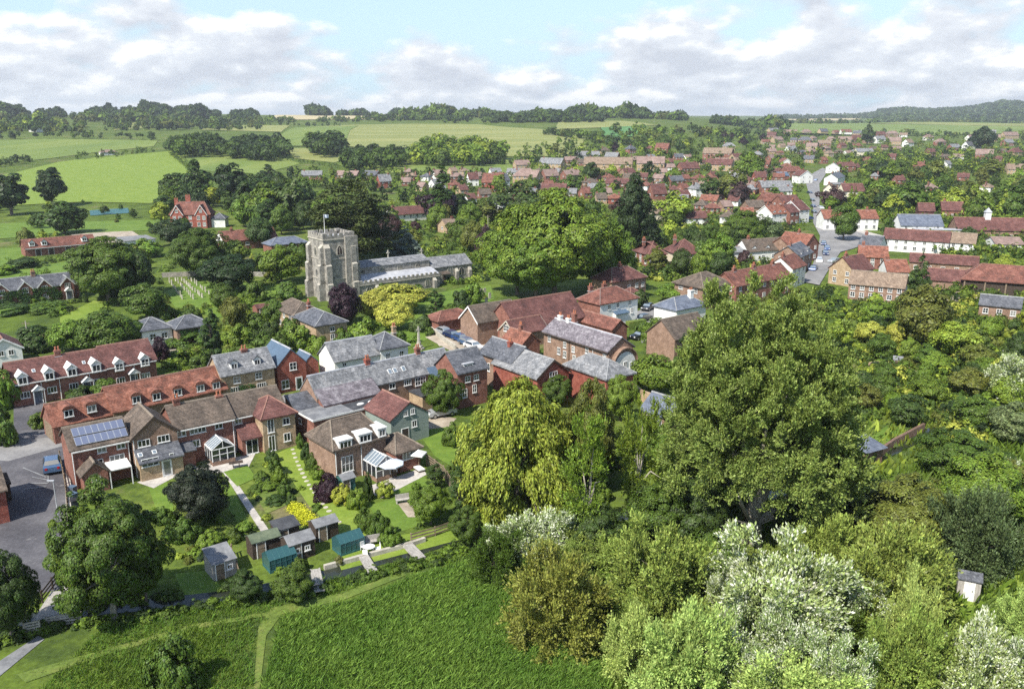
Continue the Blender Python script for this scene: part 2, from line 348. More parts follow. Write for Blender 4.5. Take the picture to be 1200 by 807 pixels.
def crown(kind, seed, H, Rr, leaf, nleaf, nclump, z0=None, rc=.3, multi=0):
    """leaf quads of one crown standing at the origin, plus its clump centres"""
    rng = np.random.default_rng(seed)
    z0 = {'shrub': 0, 'conifer': .06*H, 'column': .03*H, 'cedar': .16*H, 'willow': .03*H, 'spray': .08*H}.get(kind, .2*H) if z0 is None else z0
    px_, py_ = PROF[kind]
    t = rng.random(nclump*4)
    keep = rng.random(nclump*4) < np.interp(t, px_, py_)+.12
    t = t[keep][:nclump]; n = len(t)
    if kind == 'cedar': t = np.clip(np.round(t*9)/9+rng.normal(size=n)*.03, 0, .97)
    an = rng.random(n)*2*np.pi; p1, p2 = rng.random(2)*6
    lump = 1+.19*np.sin(2*an+p1+t*3)+.15*np.sin(3*an+p2-t*5)+.08*np.sin(5*an+p1*2+t*9)
    prof = np.interp(t, px_, py_)*lump
    f = rng.random(n)**.45
    rcl = Rr*rc*(.5+.95*rng.random(n))*(.55+.45*np.interp(t, px_, py_))
    rad = np.maximum(prof*Rr-rcl*.7, 0)*(.25+.75*f)
    c = np.stack([rad*np.cos(an), rad*np.sin(an), z0+t*(H-z0)-rcl*.6*(t > .5)], 1)
    c[:, 2] = np.maximum(c[:, 2], rcl*.5)
    if multi:                                    # a thicket of several stems, each with its own crest
        sub = np.stack([np.cos(np.arange(multi)*2.4)*Rr*.68*np.sqrt((np.arange(multi)+.4)/multi), np.sin(np.arange(multi)*2.4)*Rr*.68*np.sqrt((np.arange(multi)+.4)/multi)], 1)+rng.normal(size=(multi, 2))*Rr*.08
        sh_ = .55+.45*rng.random(multi); w_ = rng.integers(0, multi, n); rr_ = Rr*(.3+.16*rng.random(multi))
        f2 = np.interp(t, px_, py_)*rr_[w_]*rng.random(n)**.5
        c = np.stack([sub[w_, 0]+f2*np.cos(an), sub[w_, 1]+f2*np.sin(an), np.maximum((z0+t*(H-z0))*sh_[w_]-rcl*.4, rcl*.5)], 1)
    k = rng.choice(n, nleaf, p=rcl**2/np.sum(rcl**2)); cc = c[k]; r_ = rcl[k][:, None]
    axis = np.array([[0, 0, z0+.45*(H-z0)]])
    out = norm(cc-axis*np.array([[1, 1, 1]])+np.array([[0, 0, .15*Rr]]))
    size = leaf*(.7+.6*rng.random(nleaf)); al = None; asp = .58
    d = norm(rng.normal(size=(nleaf, 3))+out*.75+np.array([[0, 0, .35]]))
    if kind == 'spray':                          # feathery shoots running outwards and up
        ns = max(2, nleaf//14); sk = rng.choice(n, ns, p=rcl**2/np.sum(rcl**2))
        so_ = norm(c[sk]-axis+np.array([[0, 0, .2*Rr]])); sd_ = norm(rng.normal(size=(ns, 3))*.55+so_*.8+np.array([[0, 0, .55]]))
        w = rng.integers(0, ns, nleaf); u = rng.random(nleaf)[:, None]
        base = c[sk][w]+norm(rng.normal(size=(ns, 3)))[w]*rcl[sk][w][:, None]*.45
        pos = base+sd_[w]*u*rcl[sk][w][:, None]*1.35+rng.normal(size=(nleaf, 3))*leaf*.35
        nr = norm(rng.normal(size=(nleaf, 3))*.45+np.array([[0, 0, .5]])+so_[w]*.75); al = sd_[w]; asp = .5
    elif kind == 'willow':                       # curtains of hanging twigs from a domed top
        ns = nleaf//16; sk = rng.choice(n, ns, p=rcl**2/np.sum(rcl**2))
        base = c[sk]+norm(rng.normal(size=(ns, 3))+np.array([[0, 0, .6]]))*rcl[sk][:, None]*.9
        ho = norm(base*np.array([[1, 1, 0]])+1e-6)
        w = rng.integers(0, ns, nleaf); u = rng.random(nleaf)
        ln = (.04+.12*rng.random(ns)**1.5)*H
        drop = (u**1.6)*ln[w]; outw = (u**.6)*ln[w]*.5
        pos = base[w]+ho[w]*outw[:, None]-np.array([[0, 0, 1]])*drop[:, None]+rng.normal(size=(nleaf, 3))*leaf*.3
        pos[:, 2] = np.maximum(pos[:, 2], .3+rng.random(nleaf))
        al = norm(ho[w]*(.8-u[:, None])+np.array([[0, 0, -1]])*(.2+u[:, None])); nr = norm(ho[w]*.7+np.array([[0, 0, .7]])+rng.normal(size=(nleaf, 3))*.5); asp = .36
    else:
        fl = np.array([[1, 1, {'cedar': .42, 'conifer': .6, 'shrub': .75}.get(kind, .78)]])
        pos = cc+d*r_*fl*(.72+.33*rng.random((nleaf, 1)))
        if kind == 'conifer':
            h2 = norm(cc*np.array([[1, 1, 0]])+1e-6); al = norm(h2+np.array([[0, 0, -.35]])); pos = pos-np.array([[0, 0, .35]])*np.linalg.norm(pos[:, :2]-cc[:, :2]*.6, axis=1, keepdims=True)*.5
        nr = norm(d*.95+out*.35+np.array([[0, 0, .3]])+rng.normal(size=(nleaf, 3))*.28)
        if kind == 'cedar': nr = norm(np.array([[0, 0, 1.]])+rng.normal(size=(nleaf, 3))*.4)
    pos[:, 2] = np.maximum(pos[:, 2], .05)
    if kind in ('shrub',): pos[:, 2] = np.maximum(pos[:, 2], .1*rng.random(nleaf))
    return leaf_arrays(pos, nr, size, rng, al, asp), c
def trunk_mesh(name, H, Rr, c, seed, mat, rt=None, kind='round'):
    rng = random.Random(seed); mb = MB(); rt = rt or .022*H+.05
    lean = Vector((rng.uniform(-.04, .04)*H, rng.uniform(-.04, .04)*H, 0))
    if kind in ('conifer', 'column'):
        mb.tube((0, 0, -.3), (0, 0, H*.93), rt, rt*.15)
        for i in range(10):
            a = rng.random()*6.3; z = H*(.1+.07*i); l = Rr*(.8-.065*i)
            mb.tube((0, 0, z), (l*math.cos(a), l*math.sin(a), z-.04*H), rt*.2, rt*.06, 4)
        return mb.mesh(name, mat)
    z1 = H*.3; top = lean+Vector((0, 0, z1))
    mb.tube((0, 0, -.3), (0, 0, .5), rt*1.35, rt*1.05); mb.tube((0, 0, .5), top, rt*1.05, rt*.8)
    idx = sorted(range(len(c)), key=lambda i: -c[i][2]); rng.shuffle(idx)
    for i in idx[:9]:
        e = Vector(c[i]); m = top.lerp(e, .5)+Vector((0, 0, .08*H*rng.uniform(-.3, 1)))
        mb.tube(top, m, rt*.36, rt*.22, 5); mb.tube(m, top.lerp(e, .88), rt*.22, rt*.05, 5)
    return mb.mesh(name, mat)
PROTO = {}
def proto(key, kind, seed, H, Rr, leaf, nleaf, nclump, mat='leaf', bark='bark', **k):
    v, c = crown(kind, seed, H, Rr, leaf, nleaf, nclump, **k)
    PROTO.setdefault(key, []).append((quads_mesh('crown', v, M[mat]), None if kind == 'shrub' else trunk_mesh('trunk', H, Rr, c, seed, M[bark], kind=kind), H, Rr))
for s in (1, 2, 3):
    proto(('round','M'), 'round', s, 11, 5.5, .55, 10500, 75); proto(('round','F'), 'round', s+10, 11, 5.5, 1.05, 2800, 48, rc=.33)
    proto(('tall','M'), 'tall', s+20, 15, 4.8, .55, 10500, 80); proto(('tall','F'), 'tall', s+30, 15, 4.8, 1.05, 2800, 50, rc=.33)
    proto(('shrub','M'), 'shrub', s+40, 2.6, 2, .3, 3600, 34); proto(('shrub','F'), 'shrub', s+50, 2.6, 2, .6, 900, 22, rc=.34)
    proto(('spray','N'), 'spray', s+60, 8, 4.5, .27, 40000, 105, mat='leaf_silver', bark='bark_pale', rc=.2, multi=8)
    proto(('osier','N'), 'spray', s+65, 7, 5, .25, 46000, 120, rc=.19, multi=9)
    proto(('round','N'), 'round', s+70, 9, 4.5, .26, 38000, 120, rc=.23)
    proto(('round','B'), 'round', s+90, 18, 9, .46, 52000, 230, rc=.18); proto(('shrub','N'), 'shrub', s+80, 2.6, 2, .2, 9000, 48, rc=.27)
for s in (1, 2): proto(('airy','N'), 'tall', s+27, 12, 5.2, .25, 38000, 150, rc=.165, z0=1.5, mat='leaf_pale', bark='bark_pale')
for s in (1, 2): proto(('tall','N'), 'tall', s+25, 13, 4.8, .25, 46000, 170, rc=.19, mat='leaf_pale')
for s in (1, 2):
    proto(('conifer','M'), 'conifer', s+100, 15, 4, .5, 9000, 110, rc=.26); proto(('conifer','F'), 'conifer', s+110, 15, 4, .95, 2300, 70, rc=.28)
    proto(('column','M'), 'column', s+120, 9, 1.8, .34, 5200, 60); proto(('column','F'), 'column', s+130, 9, 1.8, .8, 900, 40)
    proto(('loose','M'), 'loose', s+140, 13, 4.2, .48, 6500, 60, rc=.22); proto(('loose','N'), 'spray', s+150, 13, 3.4, .27, 11000, 46, rc=.26, z0=3, mat='leaf_pale', bark='bark_pale'); proto(('ash','N'), 'spray', s+155, 12, 5.5, .26, 38000, 90, rc=.22, z0=2, mat='leaf_pale', bark='bark_pale', multi=10)
    proto(('olive','N'), 'shrub', s+160, 4, 3.2, .28, 15000, 60, mat='leaf', rc=.26)
proto(('cedar','M'), 'cedar', 7, 20, 9.5, .6, 30000, 190, rc=.22)
proto(('column','N'), 'column', 9, 9, 1.8, .22, 9000, 70)
proto(('willow','N'), 'willow', 5, 14, 7, .42, 80000, 130, rc=.2)
proto(('fluffy','N'), 'round', 6, 12, 4, .3, 24000, 85, rc=.27, mat='leaf_pale')
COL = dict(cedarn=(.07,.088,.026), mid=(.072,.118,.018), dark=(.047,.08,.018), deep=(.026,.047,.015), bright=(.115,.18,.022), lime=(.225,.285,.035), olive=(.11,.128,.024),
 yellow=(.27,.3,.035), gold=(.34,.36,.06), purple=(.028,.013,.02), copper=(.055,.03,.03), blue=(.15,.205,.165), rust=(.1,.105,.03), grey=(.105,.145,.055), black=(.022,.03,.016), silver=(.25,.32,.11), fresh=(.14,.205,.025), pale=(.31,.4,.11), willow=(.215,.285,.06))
CW = dict(cedarn='dark olive', mid='mid green', dark='dark green', deep='very dark green', bright='bright green', lime='lime green', olive='olive green', yellow='yellow', gold='golden green',
 purple='dark purple', copper='copper coloured', blue='blue grey', rust='rusty olive', grey='grey green', black='blackish green', silver='silvery white', fresh='fresh green', willow='yellow green', pale='pale green')
KN = dict(round=('broadleaf_tree','tree','round crowned broadleaf tree'), tall=('broadleaf_tree','tree','tall broadleaf tree'), loose=('slender_tree','tree','thin airy tree'), conifer=('conifer','tree','pointed conifer'),
 column=('columnar_tree','tree','narrow upright tree'), cedar=('cedar_tree','tree','spreading cedar'), shrub=('shrub','shrub','rounded shrub'), spray=('white_poplar','tree','feathery tree'), osier=('willow_shrub','shrub','feathery willow bush'),
 willow=('weeping_willow','tree','weeping willow'), fluffy=('broadleaf_tree','tree','dense broadleaf tree'), airy=('broadleaf_tree','tree','loose crowned tree'), ash=('broadleaf_tree','tree','loose crowned tree'), olive=('shrub','shrub','spreading bush'), poplar=('poplar_tree','tree','poplar'))
TREES = []; BROAD = []
def tree(kind, p, h, r, col, label=None, group=None, tier=None, name=None, rz=None, bare=False):
    d = math.hypot(p[0], p[1])
    tier = tier or ('N' if d < 120 else 'M' if d < 330 else 'F')
    if kind in ('round', 'tall') and tier == 'M' and r > 7.2: kind, nm0 = 'round', kind; tier = 'B'
    while (kind, tier) not in PROTO: tier = {'N': 'M', 'M': 'F' if (kind, 'F') in PROTO else 'N', 'F': 'M'}[tier]
    cm, tm, H0, R0 = R.choice(PROTO[(kind, tier)])
    nm, cat, desc = KN[kind]; nm = name or nm
    sc = (r/R0*R.uniform(.94, 1.06), r/R0*R.uniform(.94, 1.06), h/H0); rz = R.random()*6.283 if rz is None else rz
    c = COL[col]; j = R.uniform(.88, 1.14); hu = R.uniform(.93, 1.08); c = (c[0]*j*hu, c[1]*j, c[2]*j, 1)
    if tm is None or bare:
        o = inst(nm, cm, None, p, rz, sc); o.color = c; root = o
    else:
        root = empty(nm, p, rz); root.scale = (1, 1, 1)
        a = inst('crown', cm, root, (0, 0, 0), 0, sc); a.color = c
        inst('trunk', tm, root, (0, 0, 0), 0, sc)
    tag(root, label, cat, group)
    if not label:
        size = ('small ' if h < 6 else 'large ' if h > 13 else '') if cat == 'tree' else ('small ' if h < 1.6 else 'big ' if h > 3.2 else '')
        AUTO.append((root, size+CW[col]+' '+desc, Vector(p)+Vector((0, 0, h*.6))))
    TREES.append((Vector(p), r, h))
    if nm == 'broadleaf_tree' and not label: BROAD.append((h*r/(d*d), root, Vector(p), h, c[:3]))
    return root
def TP(kind, px, by, ty, w, col, label=None, **k):
    """a tree whose foot shows at (px, by), its top at row ty, w pixels wide in the photo"""
    p = G(px, by); s = proj(p)[2]
    h = max(.5, zat(p, ty)-p.z); return tree(kind, p, h, w/2/s, col, label, **k)
def merged_wood(name, pts, hts, cols, leaf, nleaf, label, group=None, kind='round', seed=0, cat='woodland', flat=.5):
    """a far wood that reads as one mass: many crowns in one mesh"""
    rng = np.random.default_rng(seed); vs = []; ts = []
    lib = [crown(kind, seed+i, 10, flat*10, leaf, nleaf, max(10, nleaf//14), rc=.4)[0] for i in range(3)]
    for (p, h, c) in zip(pts, hts, cols):
        v = lib[rng.integers(0, 3)]; a = rng.random()*6.3; s = h/10
        ca, sa = math.cos(a)*s, math.sin(a)*s
        w = np.empty_like(v); w[:, 0] = v[:, 0]*ca-v[:, 1]*sa+p[0]; w[:, 1] = v[:, 0]*sa+v[:, 1]*ca+p[1]; w[:, 2] = v[:, 2]*s+p[2]-.2
        vs.append(w); j = .75+.5*rng.random()
        t = np.ones((len(v), 4)); t[:, :3] = np.array(c)*j; ts.append(t)
    me = quads_mesh(name, np.concatenate(vs), M['leaf_wood'], np.concatenate(ts))
    o = link(bpy.data.objects.new(name, me)); tag(o, label, cat, group, 'stuff'); return o
def leafwood():
    m, b = newmat('woodland leaves'); at = nn('ShaderNodeAttribute'); at.attribute_name = 'tint'; ge = nn('ShaderNodeNewGeometry')
    hs = nn('ShaderNodeHueSaturation'); Lk.new(at.outputs['Color'], hs.inputs['Color']); Lk.new(mth('ADD', .62, mth('MULTIPLY', ge.outputs['Random Per Island'], .76)), hs.inputs['Value'])
    Lk.new(hs.outputs[0], b.inputs['Base Color']); b.inputs['Roughness'].default_value = .6; b.inputs['Specular IOR Level'].default_value = .2
    tr = nn('ShaderNodeBsdfTranslucent'); Lk.new(hs.outputs[0], tr.inputs[0]); mx = nn('ShaderNodeMixShader'); mx.inputs[0].default_value = .3
    Lk.new(b.outputs[0], mx.inputs[1]); Lk.new(tr.outputs[0], mx.inputs[2]); Lk.new(mx.outputs[0], N.get('Material Output').inputs[0]); return m
M['leaf_wood'] = leafwood()
def inpoly(x, y, pl):
    c = False; j = len(pl)-1
    for i in range(len(pl)):
        if (pl[i][1] > y) != (pl[j][1] > y) and x < (pl[j][0]-pl[i][0])*(y-pl[i][1])/(pl[j][1]-pl[i][1])+pl[i][0]: c = not c
        j = i
    return c

# ------------------------------------------------------------------ the ground: one sheet out to the horizon
def ground():
    rs = [0, 15, 30]+[45*1.045**i for i in range(136)]; rs = [r for r in rs if r < 14000]; na = 288
    v = [(0, 0, 0)]; f = []
    for r in rs[1:]:
        for i in range(na):
            a = 2*math.pi*i/na; v.append((r*math.sin(a), r*math.cos(a), 0))
    arr = np.array(v); arr[:, 2] = terr(arr[:, 0], arr[:, 1]); arr[0, 2] = 0
    for i in range(na): f.append((0, 1+(i+1) % na, 1+i))
    for k in range(len(rs)-2):
        a, b = 1+k*na, 1+(k+1)*na
        for i in range(na): f.append((a+i, a+(i+1) % na, b+(i+1) % na, b+i))
    me = bpy.data.meshes.new('ground'); me.from_pydata(arr.tolist(), [], f)
    m, b = newmat('meadow ground'); v = objco('Object')
    a = noise(v, .02, 6, .6, 1); c = noise(v, .25, 5, .65, 2); fn = noise(v, 2.2, 3, .7, 3)
    col = ramp(a, [(.35, (.07,.105,.018)), (.5, (.095,.138,.022)), (.65, (.13,.165,.032))])
    col = mixc(ramp(c, [(.45, (0, 0, 0)), (.6, (1, 1, 1))]), col, (.05,.078,.018))
    d = noise(v, .055, 5, .7, 7); col = mixc(ramp(d, [(.56, (0, 0, 0)), (.66, (1, 1, 1))]), col, (.15,.135,.065))
    g = ramp(fn, [(.25, (.6,)*3), (.75, (1.4,)*3)]); mm = nn('ShaderNodeMix', data_type='RGBA', blend_type='MULTIPLY'); mm.inputs[0].default_value = 1
    Lk.new(col, mm.inputs[6]); Lk.new(g, mm.inputs[7]); Lk.new(mm.outputs[2], b.inputs['Base Color']); b.inputs['Roughness'].default_value = .95; b.inputs['Specular IOR Level'].default_value = .1
    me.materials.append(m); me.polygons.foreach_set('use_smooth', [True]*len(me.polygons))
    o = link(bpy.data.objects.new('ground', me)); tag(o, kind='structure')
ground()
LEVEL = [0]
def patch(name, pix, mat, off=None, kind='structure', step=None, world=False, label=None):
    """a sheet draped on the land, its outline given as photo pixels or as points"""
    pts = [Vector(p) if world else G(*p) for p in pix]
    far = max(math.hypot(p.x, p.y) for p in pts); near = min(math.hypot(p.x, p.y) for p in pts)
    LEVEL[0] += 1
    off = off if off is not None else .012+.004*(LEVEL[0] % 12)+(far*.0003 if far > 300 else 0)
    step = step or max(2.0, (far-near)/14)
    if near < 300 and far < 420: step = 1e9
    vs = []
    n = len(pts)
    for i in range(n):
        a, b = pts[i], pts[(i+1) % n]; k = max(1, int((b-a).length/step)) if step < 1e8 else 1
        vs += [(a.x+(b.x-a.x)*t/k, a.y+(b.y-a.y)*t/k) for t in range(k)]
    m = len(vs); ed = [(i, (i+1) % m) for i in range(m)]; inner = []
    if step < 1e8:
        xs = [p[0] for p in vs]; ys = [p[1] for p in vs]
        x = min(xs)
        while x < max(xs):
            y = min(ys)
            while y < max(ys):
                if inpoly(x, y, vs): inner.append((x, y))
                y += step
            x += step
    r = delaunay_2d_cdt([Vector(p) for p in vs+inner], ed, [], 1, 1e-5)
    co = [(p.x, p.y, T(p.x, p.y)+off) for p in r[0]]
    me = bpy.data.meshes.new(name); me.from_pydata(co, [], [tuple(f) for f in r[2]])
    if me.polygons and sum(p.normal.z for p in me.polygons) < 0: me.flip_normals()
    me.materials.append(M[mat]); o = link(bpy.data.objects.new(name, me)); tag(o, label, kind=kind); return o
def ribbon(name, pix, width, mat, off=.02, world=False, thick=0):
    pts = [Vector(p) if world else G(*p) for p in pix]; L_, R_ = [], []
    for i, p in enumerate(pts):
        d = (pts[min(i+1, len(pts)-1)]-pts[max(i-1, 0)]); d.z = 0; d.normalize(); s = Vector((-d.y, d.x, 0))*width/2
        L_.append(p+s); R_.append(p-s)
    mb = MB(); k = len(pts)
    mb.add([(q.x, q.y, T(q.x, q.y)+off) for q in L_+R_], [(i, k+i, k+i+1, i+1) for i in range(k-1)])
    o = mb.build(name, M[mat]); tag(o, kind='structure'); return o
# ------------------------------------------------------------------ buildings
WIN = {}
def win_mesh(w, h, cols, rows, style):
    k = (round(w, 2), round(h, 2), cols, rows, style)
    if k in WIN: return WIN[k]
    fr = 'white' if style in ('white', 'arch', 'far') else 'timber_dark' if style == 'dark' else 'dressed'
    mb = MB(); t = .07 if style != 'far' else .09; b = .035
    mb.box(-w/2, -w/2+t, -.07, .02, 0, h); mb.box(w/2-t, w/2, -.07, .02, 0, h); mb.box(-w/2+t, w/2-t, -.07, .02, h-t, h); mb.box(-w/2+t, w/2-t, -.07, .02, 0, t)
    mb.box(-w/2-.06, w/2+.06, -.13, .0, -.07, -.002)
    for i in range(1, cols):
        x = -w/2+w*i/cols; mb.box(x-b, x+b, -.06, .02, t, h-t)
    for j in range(1, rows):
        z = h*j/rows; mb.box(-w/2+t, w/2-t, -.055, .02, z-b*.7, z+b*.7)
    g = MB().box(-w/2+.02, w/2-.02, -.025, .01, .02, h-.02)
    if style == 'far':
        mb.add(g.v, g.f, 1); WIN[k] = (mb.mesh('window', [M[fr], M['glass']]), None)
    else: WIN[k] = (mb.mesh('window', M[fr]), g.mesh('pane', M['glass']))
    return WIN[k]
class House:
    def __init__(s, name, label, cat, A, B, eh, ang=38.0, ref=None, group=None, L=None):
        """A, B: photo pixels of the two ends of the front eaves line (height eh above ground), or a world point and a length"""
        a = P(*A, eh) if not isinstance(A, Vector) else A
        s.o = Vector((a.x, a.y, 0 if not isinstance(A, Vector) else a.z)); s.rz = math.radians(ang); s.eh = eh
        s.L = L or s.face(B[0], B[1])[0]
        s.root = empty(name, s.o, s.rz, label, cat, group, None); s.name = name
        if ref: REFS.append((ref, s.o+Vector((math.cos(s.rz), math.sin(s.rz), 0))*s.L/2+Vector((0, 0, eh))))
    def loc(s, p):
        d = Vector(p)-s.o; c, n = math.cos(-s.rz), math.sin(-s.rz); return Vector((d.x*c-d.y*n, d.x*n+d.y*c, d.z))
    def face(s, px, py, f='F', at=0.0):
        c = s.loc((0, 0, CAMH)); d = ray(px, py); q, n = math.cos(-s.rz), math.sin(-s.rz)
        d = Vector((d[0]*q-d[1]*n, d[0]*n+d[1]*q, d[2]))
        t = (at-c.y)/d.y if f in 'FK' else (at-c.x)/d.x
        p = c+d*t; return (p.x, p.z) if f in 'FK' else (p.y, p.z)
    def W(s, x, y, z):
        c, n = math.cos(s.rz), math.sin(s.rz); return s.o+Vector((x*c-y*n, x*n+y*c, z))
    def body(s, x0, y0, L, d, eh, rise, roof='gable', axis='x', wall='brick', tile='tile_red', ov=.35, ins=None, nm='', ridge='dressed', barge=None, t=.16, wallh0=-.3, gutter=None, ridge_m=None):
        mp = (lambda a, b, z: (x0+a, y0+b, z)) if axis == 'x' else (lambda a, b, z: (x0+b, y0+a, z))
        if ridge == 'dressed': ridge = 'lead' if tile in ('lead', 'metal_blue') else 'ridge_slate' if tile.startswith('slate') else 'ridge_brown' if tile in ('tile_brown', 'tile_tan', 'tile_pink') else 'ridge_red'
        LA, LB = (L, d) if axis == 'x' else (d, L)
        w = MB(); r = MB(); sl = rise/(LB/2)
        def pr(mb, poly, a0, a1, m=0):
            n = len(poly); vs = [mp(a0, b, z) for b, z in poly]+[mp(a1, b, z) for b, z in poly]
            mb.add(vs, [tuple(range(n-1, -1, -1)), tuple(range(n, 2*n))]+[(i, (i+1) % n, n+(i+1) % n, n+i) for i in range(n)], m)
        rt = .09
        if roof == 'gable':
            pr(w, [(0, wallh0), (LB, wallh0), (LB, eh), (LB/2, eh+rise), (0, eh)], 0, LA)
            z0 = eh-ov*sl; og = ov*.6; h = LB/2; e = .02
            pr(r, [(-ov, z0+e), (h, eh+rise+e), (h, eh+rise+t+e), (-ov, z0+t+e)], -og, LA+og)
            pr(r, [(LB+ov, z0+e), (h, eh+rise+e), (h, eh+rise+t+e), (LB+ov, z0+t+e)], -og, LA+og)
            if ridge: pr(r, [(h-.13, eh+rise+t-.05), (h+.13, eh+rise+t-.05), (h+.07, eh+rise+t+.1), (h-.07, eh+rise+t+.1)], -og-.01, LA+og+.01, 1)
            if barge:
                bb = MB()
                for a in (-og-.05, LA+og):
                    for q in (0, 1):
                        b0, b1 = (-ov, h) if q == 0 else (LB+ov, h)
                        zz_ = [(b0, z0-.12), (b1, eh+rise-.12), (b1, eh+rise+t+.03), (b0, z0+t+.03)]
                        pr(bb, zz_, a, a+.05)
                bb.build('bargeboard', M[barge], s.root)
        elif roof == 'hip':
            pr(w, [(0, wallh0), (LB, wallh0), (LB, eh), (0, eh)], 0, LA)
            ins = LB/2 if ins is None else ins; z = eh; zt = eh+rise
            e4 = [mp(-ov, -ov, z+.1), mp(LA+ov, -ov, z+.1), mp(LA+ov, LB+ov, z+.1), mp(-ov, LB+ov, z+.1)]
            b4 = [(p[0], p[1], z-.08) for p in e4]; rd = [mp(ins, LB/2, zt), mp(LA-ins, LB/2, zt)]
            r.add(b4+e4+rd, [(3, 2, 1, 0), (0, 1, 5, 4), (1, 2, 6, 5), (2, 3, 7, 6), (3, 0, 4, 7), (4, 5, 9, 8), (5, 6, 9), (6, 7, 8, 9), (7, 4, 8)])
            if ridge:
                if LA-2*ins > .3: r.tube(rd[0], rd[1], rt, rt, 5, 1)
                for i, k in ((0, 0), (3, 0), (1, 1), (2, 1)): r.tube(e4[i], rd[k], rt, rt, 5, 1)
        elif roof == 'lean':                         # low at b=0, high at b=LB
            pr(w, [(0, wallh0), (LB, wallh0), (LB, eh+rise), (0, eh)], 0, LA)
            sl = rise/LB; pr(r, [(-ov, eh-ov*sl+.02), (LB, eh+rise+.02), (LB, eh+rise+t+.02), (-ov, eh-ov*sl+t+.02)], -.12, LA+.12)
        elif roof == 'flat':
            pr(w, [(0, wallh0), (LB, wallh0), (LB, eh), (0, eh)], 0, LA)
            pr(r, [(-ov, eh+.01), (LB+ov, eh+.01), (LB+ov, eh+t), (-ov, eh+t)], -ov, LA+ov)
        elif roof == 'barrel':
            arc = [(LB/2-LB/2*math.cos(math.pi*i/14), eh+rise*math.sin(math.pi*i/14)) for i in range(15)]
            pr(w, [(0, wallh0), (LB, wallh0)]+arc[::-1], 0, LA)
            for i in range(14):
                (b0, q0), (b1, q1) = arc[i], arc[i+1]; pr(r, [(b0, q0+.02), (b1, q1+.02), (b1, q1+.2), (b0, q0+.2)], -.3, LA+.3)
        s.wall = w.build(nm+'wall', M[wall], s.root); s.roof = r.build(nm+'roof', [M[tile], M[ridge] if ridge in M else M['tile_red']], s.root)
        if gutter:
            g = MB(); zz_ = eh-ov*(sl if roof == 'gable' else 0)-.03
            for b in ((-ov-.1, -ov), (LB+ov, LB+ov+.1)):
                A_, B_ = mp(0, b[0], zz_-.08), mp(LA, b[1], zz_+.06)
                g.box(min(A_[0], B_[0]), max(A_[0], B_[0]), min(A_[1], B_[1]), max(A_[1], B_[1]), A_[2], B_[2])
            g.build('gutter', M[gutter], s.root)
        return s
    def win(s, u, z, w, h, cols=2, rows=1, face='F', at=0.0, style='white', px=None, parent=None, nm='window'):
        if px:
            u, z = s.face(px[0], px[1], face, at); z -= h/2
            if s.eh-.22 < z+h < s.eh+.5 and face == 'F' and at > -.3: z = s.eh-.22-h
        fm, gm = win_mesh(w, h, cols, rows, style)
        rz = {'F': 0, 'K': math.pi, 'L': -math.pi/2, 'R': math.pi/2}[face]
        p = (u, at, z) if face in 'FK' else (at, u, z)
        o = inst(nm, fm, parent or s.root, p, rz)
        if gm:
            if parent is not None and parent is not s.root:        # deep parts keep their glass beside the frame
                o.data = win_mesh(w, h, cols, rows, 'far')[0]
            else: inst('pane', gm, o)
        return o
    def wins(s, lst, w, h, cols=2, rows=1, face='F', at=0.0, style='white'):
        for q in lst: s.win(0, 0, w, h, cols, rows, face, at, style, px=q)
    def door(s, px, w=.95, h=2.0, face='F', at=0.0, mat='timber_dark', z=None, glazed=False, u=None):
        if u is None: u, zc = s.face(px[0], px[1], face, at)
        z = 0.0 if z is None else z; mb = MB(); mb.box(-w/2, w/2, -.06, .02, z, z+h)
        mb.box(-w/2-.08, -w/2-.002, -.08, .02, z, z+h+.08, 1); mb.box(w/2+.002, w/2+.08, -.08, .02, z, z+h+.08, 1); mb.box(-w/2-.002, w/2+.002, -.08, .02, z+h+.002, z+h+.08, 1)
        if glazed: mb.box(-w/2+.12, w/2-.12, -.075, .0, z+.25, z+h-.15, 2)
        o = mb.build('door', [M[mat], M['white'], M['glass']], s.root); rz = {'F': 0, 'K': math.pi, 'L': -math.pi/2, 'R': math.pi/2}[face]
        o.location = (u, at, 0) if face in 'FK' else (at, u, 0); o.rotation_euler = (0, 0, rz)
        hd = MB().box(w/2-.14, w/2-.08, -.1, -.06, z+.95, z+1.1).build('handle', M['rim'], o); return u
    def porch(s, u, w=1.5, z=2.15, d=.9, at=0.0, tile='white', side='white'):
        mb = MB(); mb.prism([(u-w/2, z), (u+w/2, z), (u, z+w*.42)], at-d, at+.05, 'y'); mb.prism([(u-w/2-.12, z-.03), (u, z+w*.47), (u, z+w*.47+.09), (u-w/2-.12, z+.06)], at-d-.06, at, 'y', 1); mb.prism([(u+w/2+.12, z-.03), (u, z+w*.47), (u, z+w*.47+.09), (u+w/2+.12, z+.06)], at-d-.06, at, 'y', 1)
        mb.box(u-w/2, u-w/2+.08, at-d, at-d+.08, -.1, z); mb.box(u+w/2-.08, u+w/2, at-d, at-d+.08, -.1, z)
        mb.build('porch', [M[side], M[tile]], s.root)
    def chimney(s, px=None, u=None, y=None, z0=None, h=1.6, w=.85, d=.6, mat='brick', pots=2, plane=None):
        yy = y if y is not None else 3.0
        if px: u = s.face(px[0], px[1], 'F', yy)[0]
        z0 = s.eh if z0 is None else z0; mb = MB()
        mb.box(u-w/2, u+w/2, yy-d/2, yy+d/2, z0-1.2, z0+h); mb.box(u-w/2-.07, u+w/2+.07, yy-d/2-.07, yy+d/2+.07, z0+h-.25, z0+h-.08); mb.box(u-w/2-.1, u+w/2+.1, yy-d/2-.1, yy+d/2+.1, z0-.1, z0-.02, 1)
        o = mb.build('chimney', [M[mat], M['lead']], s.root)
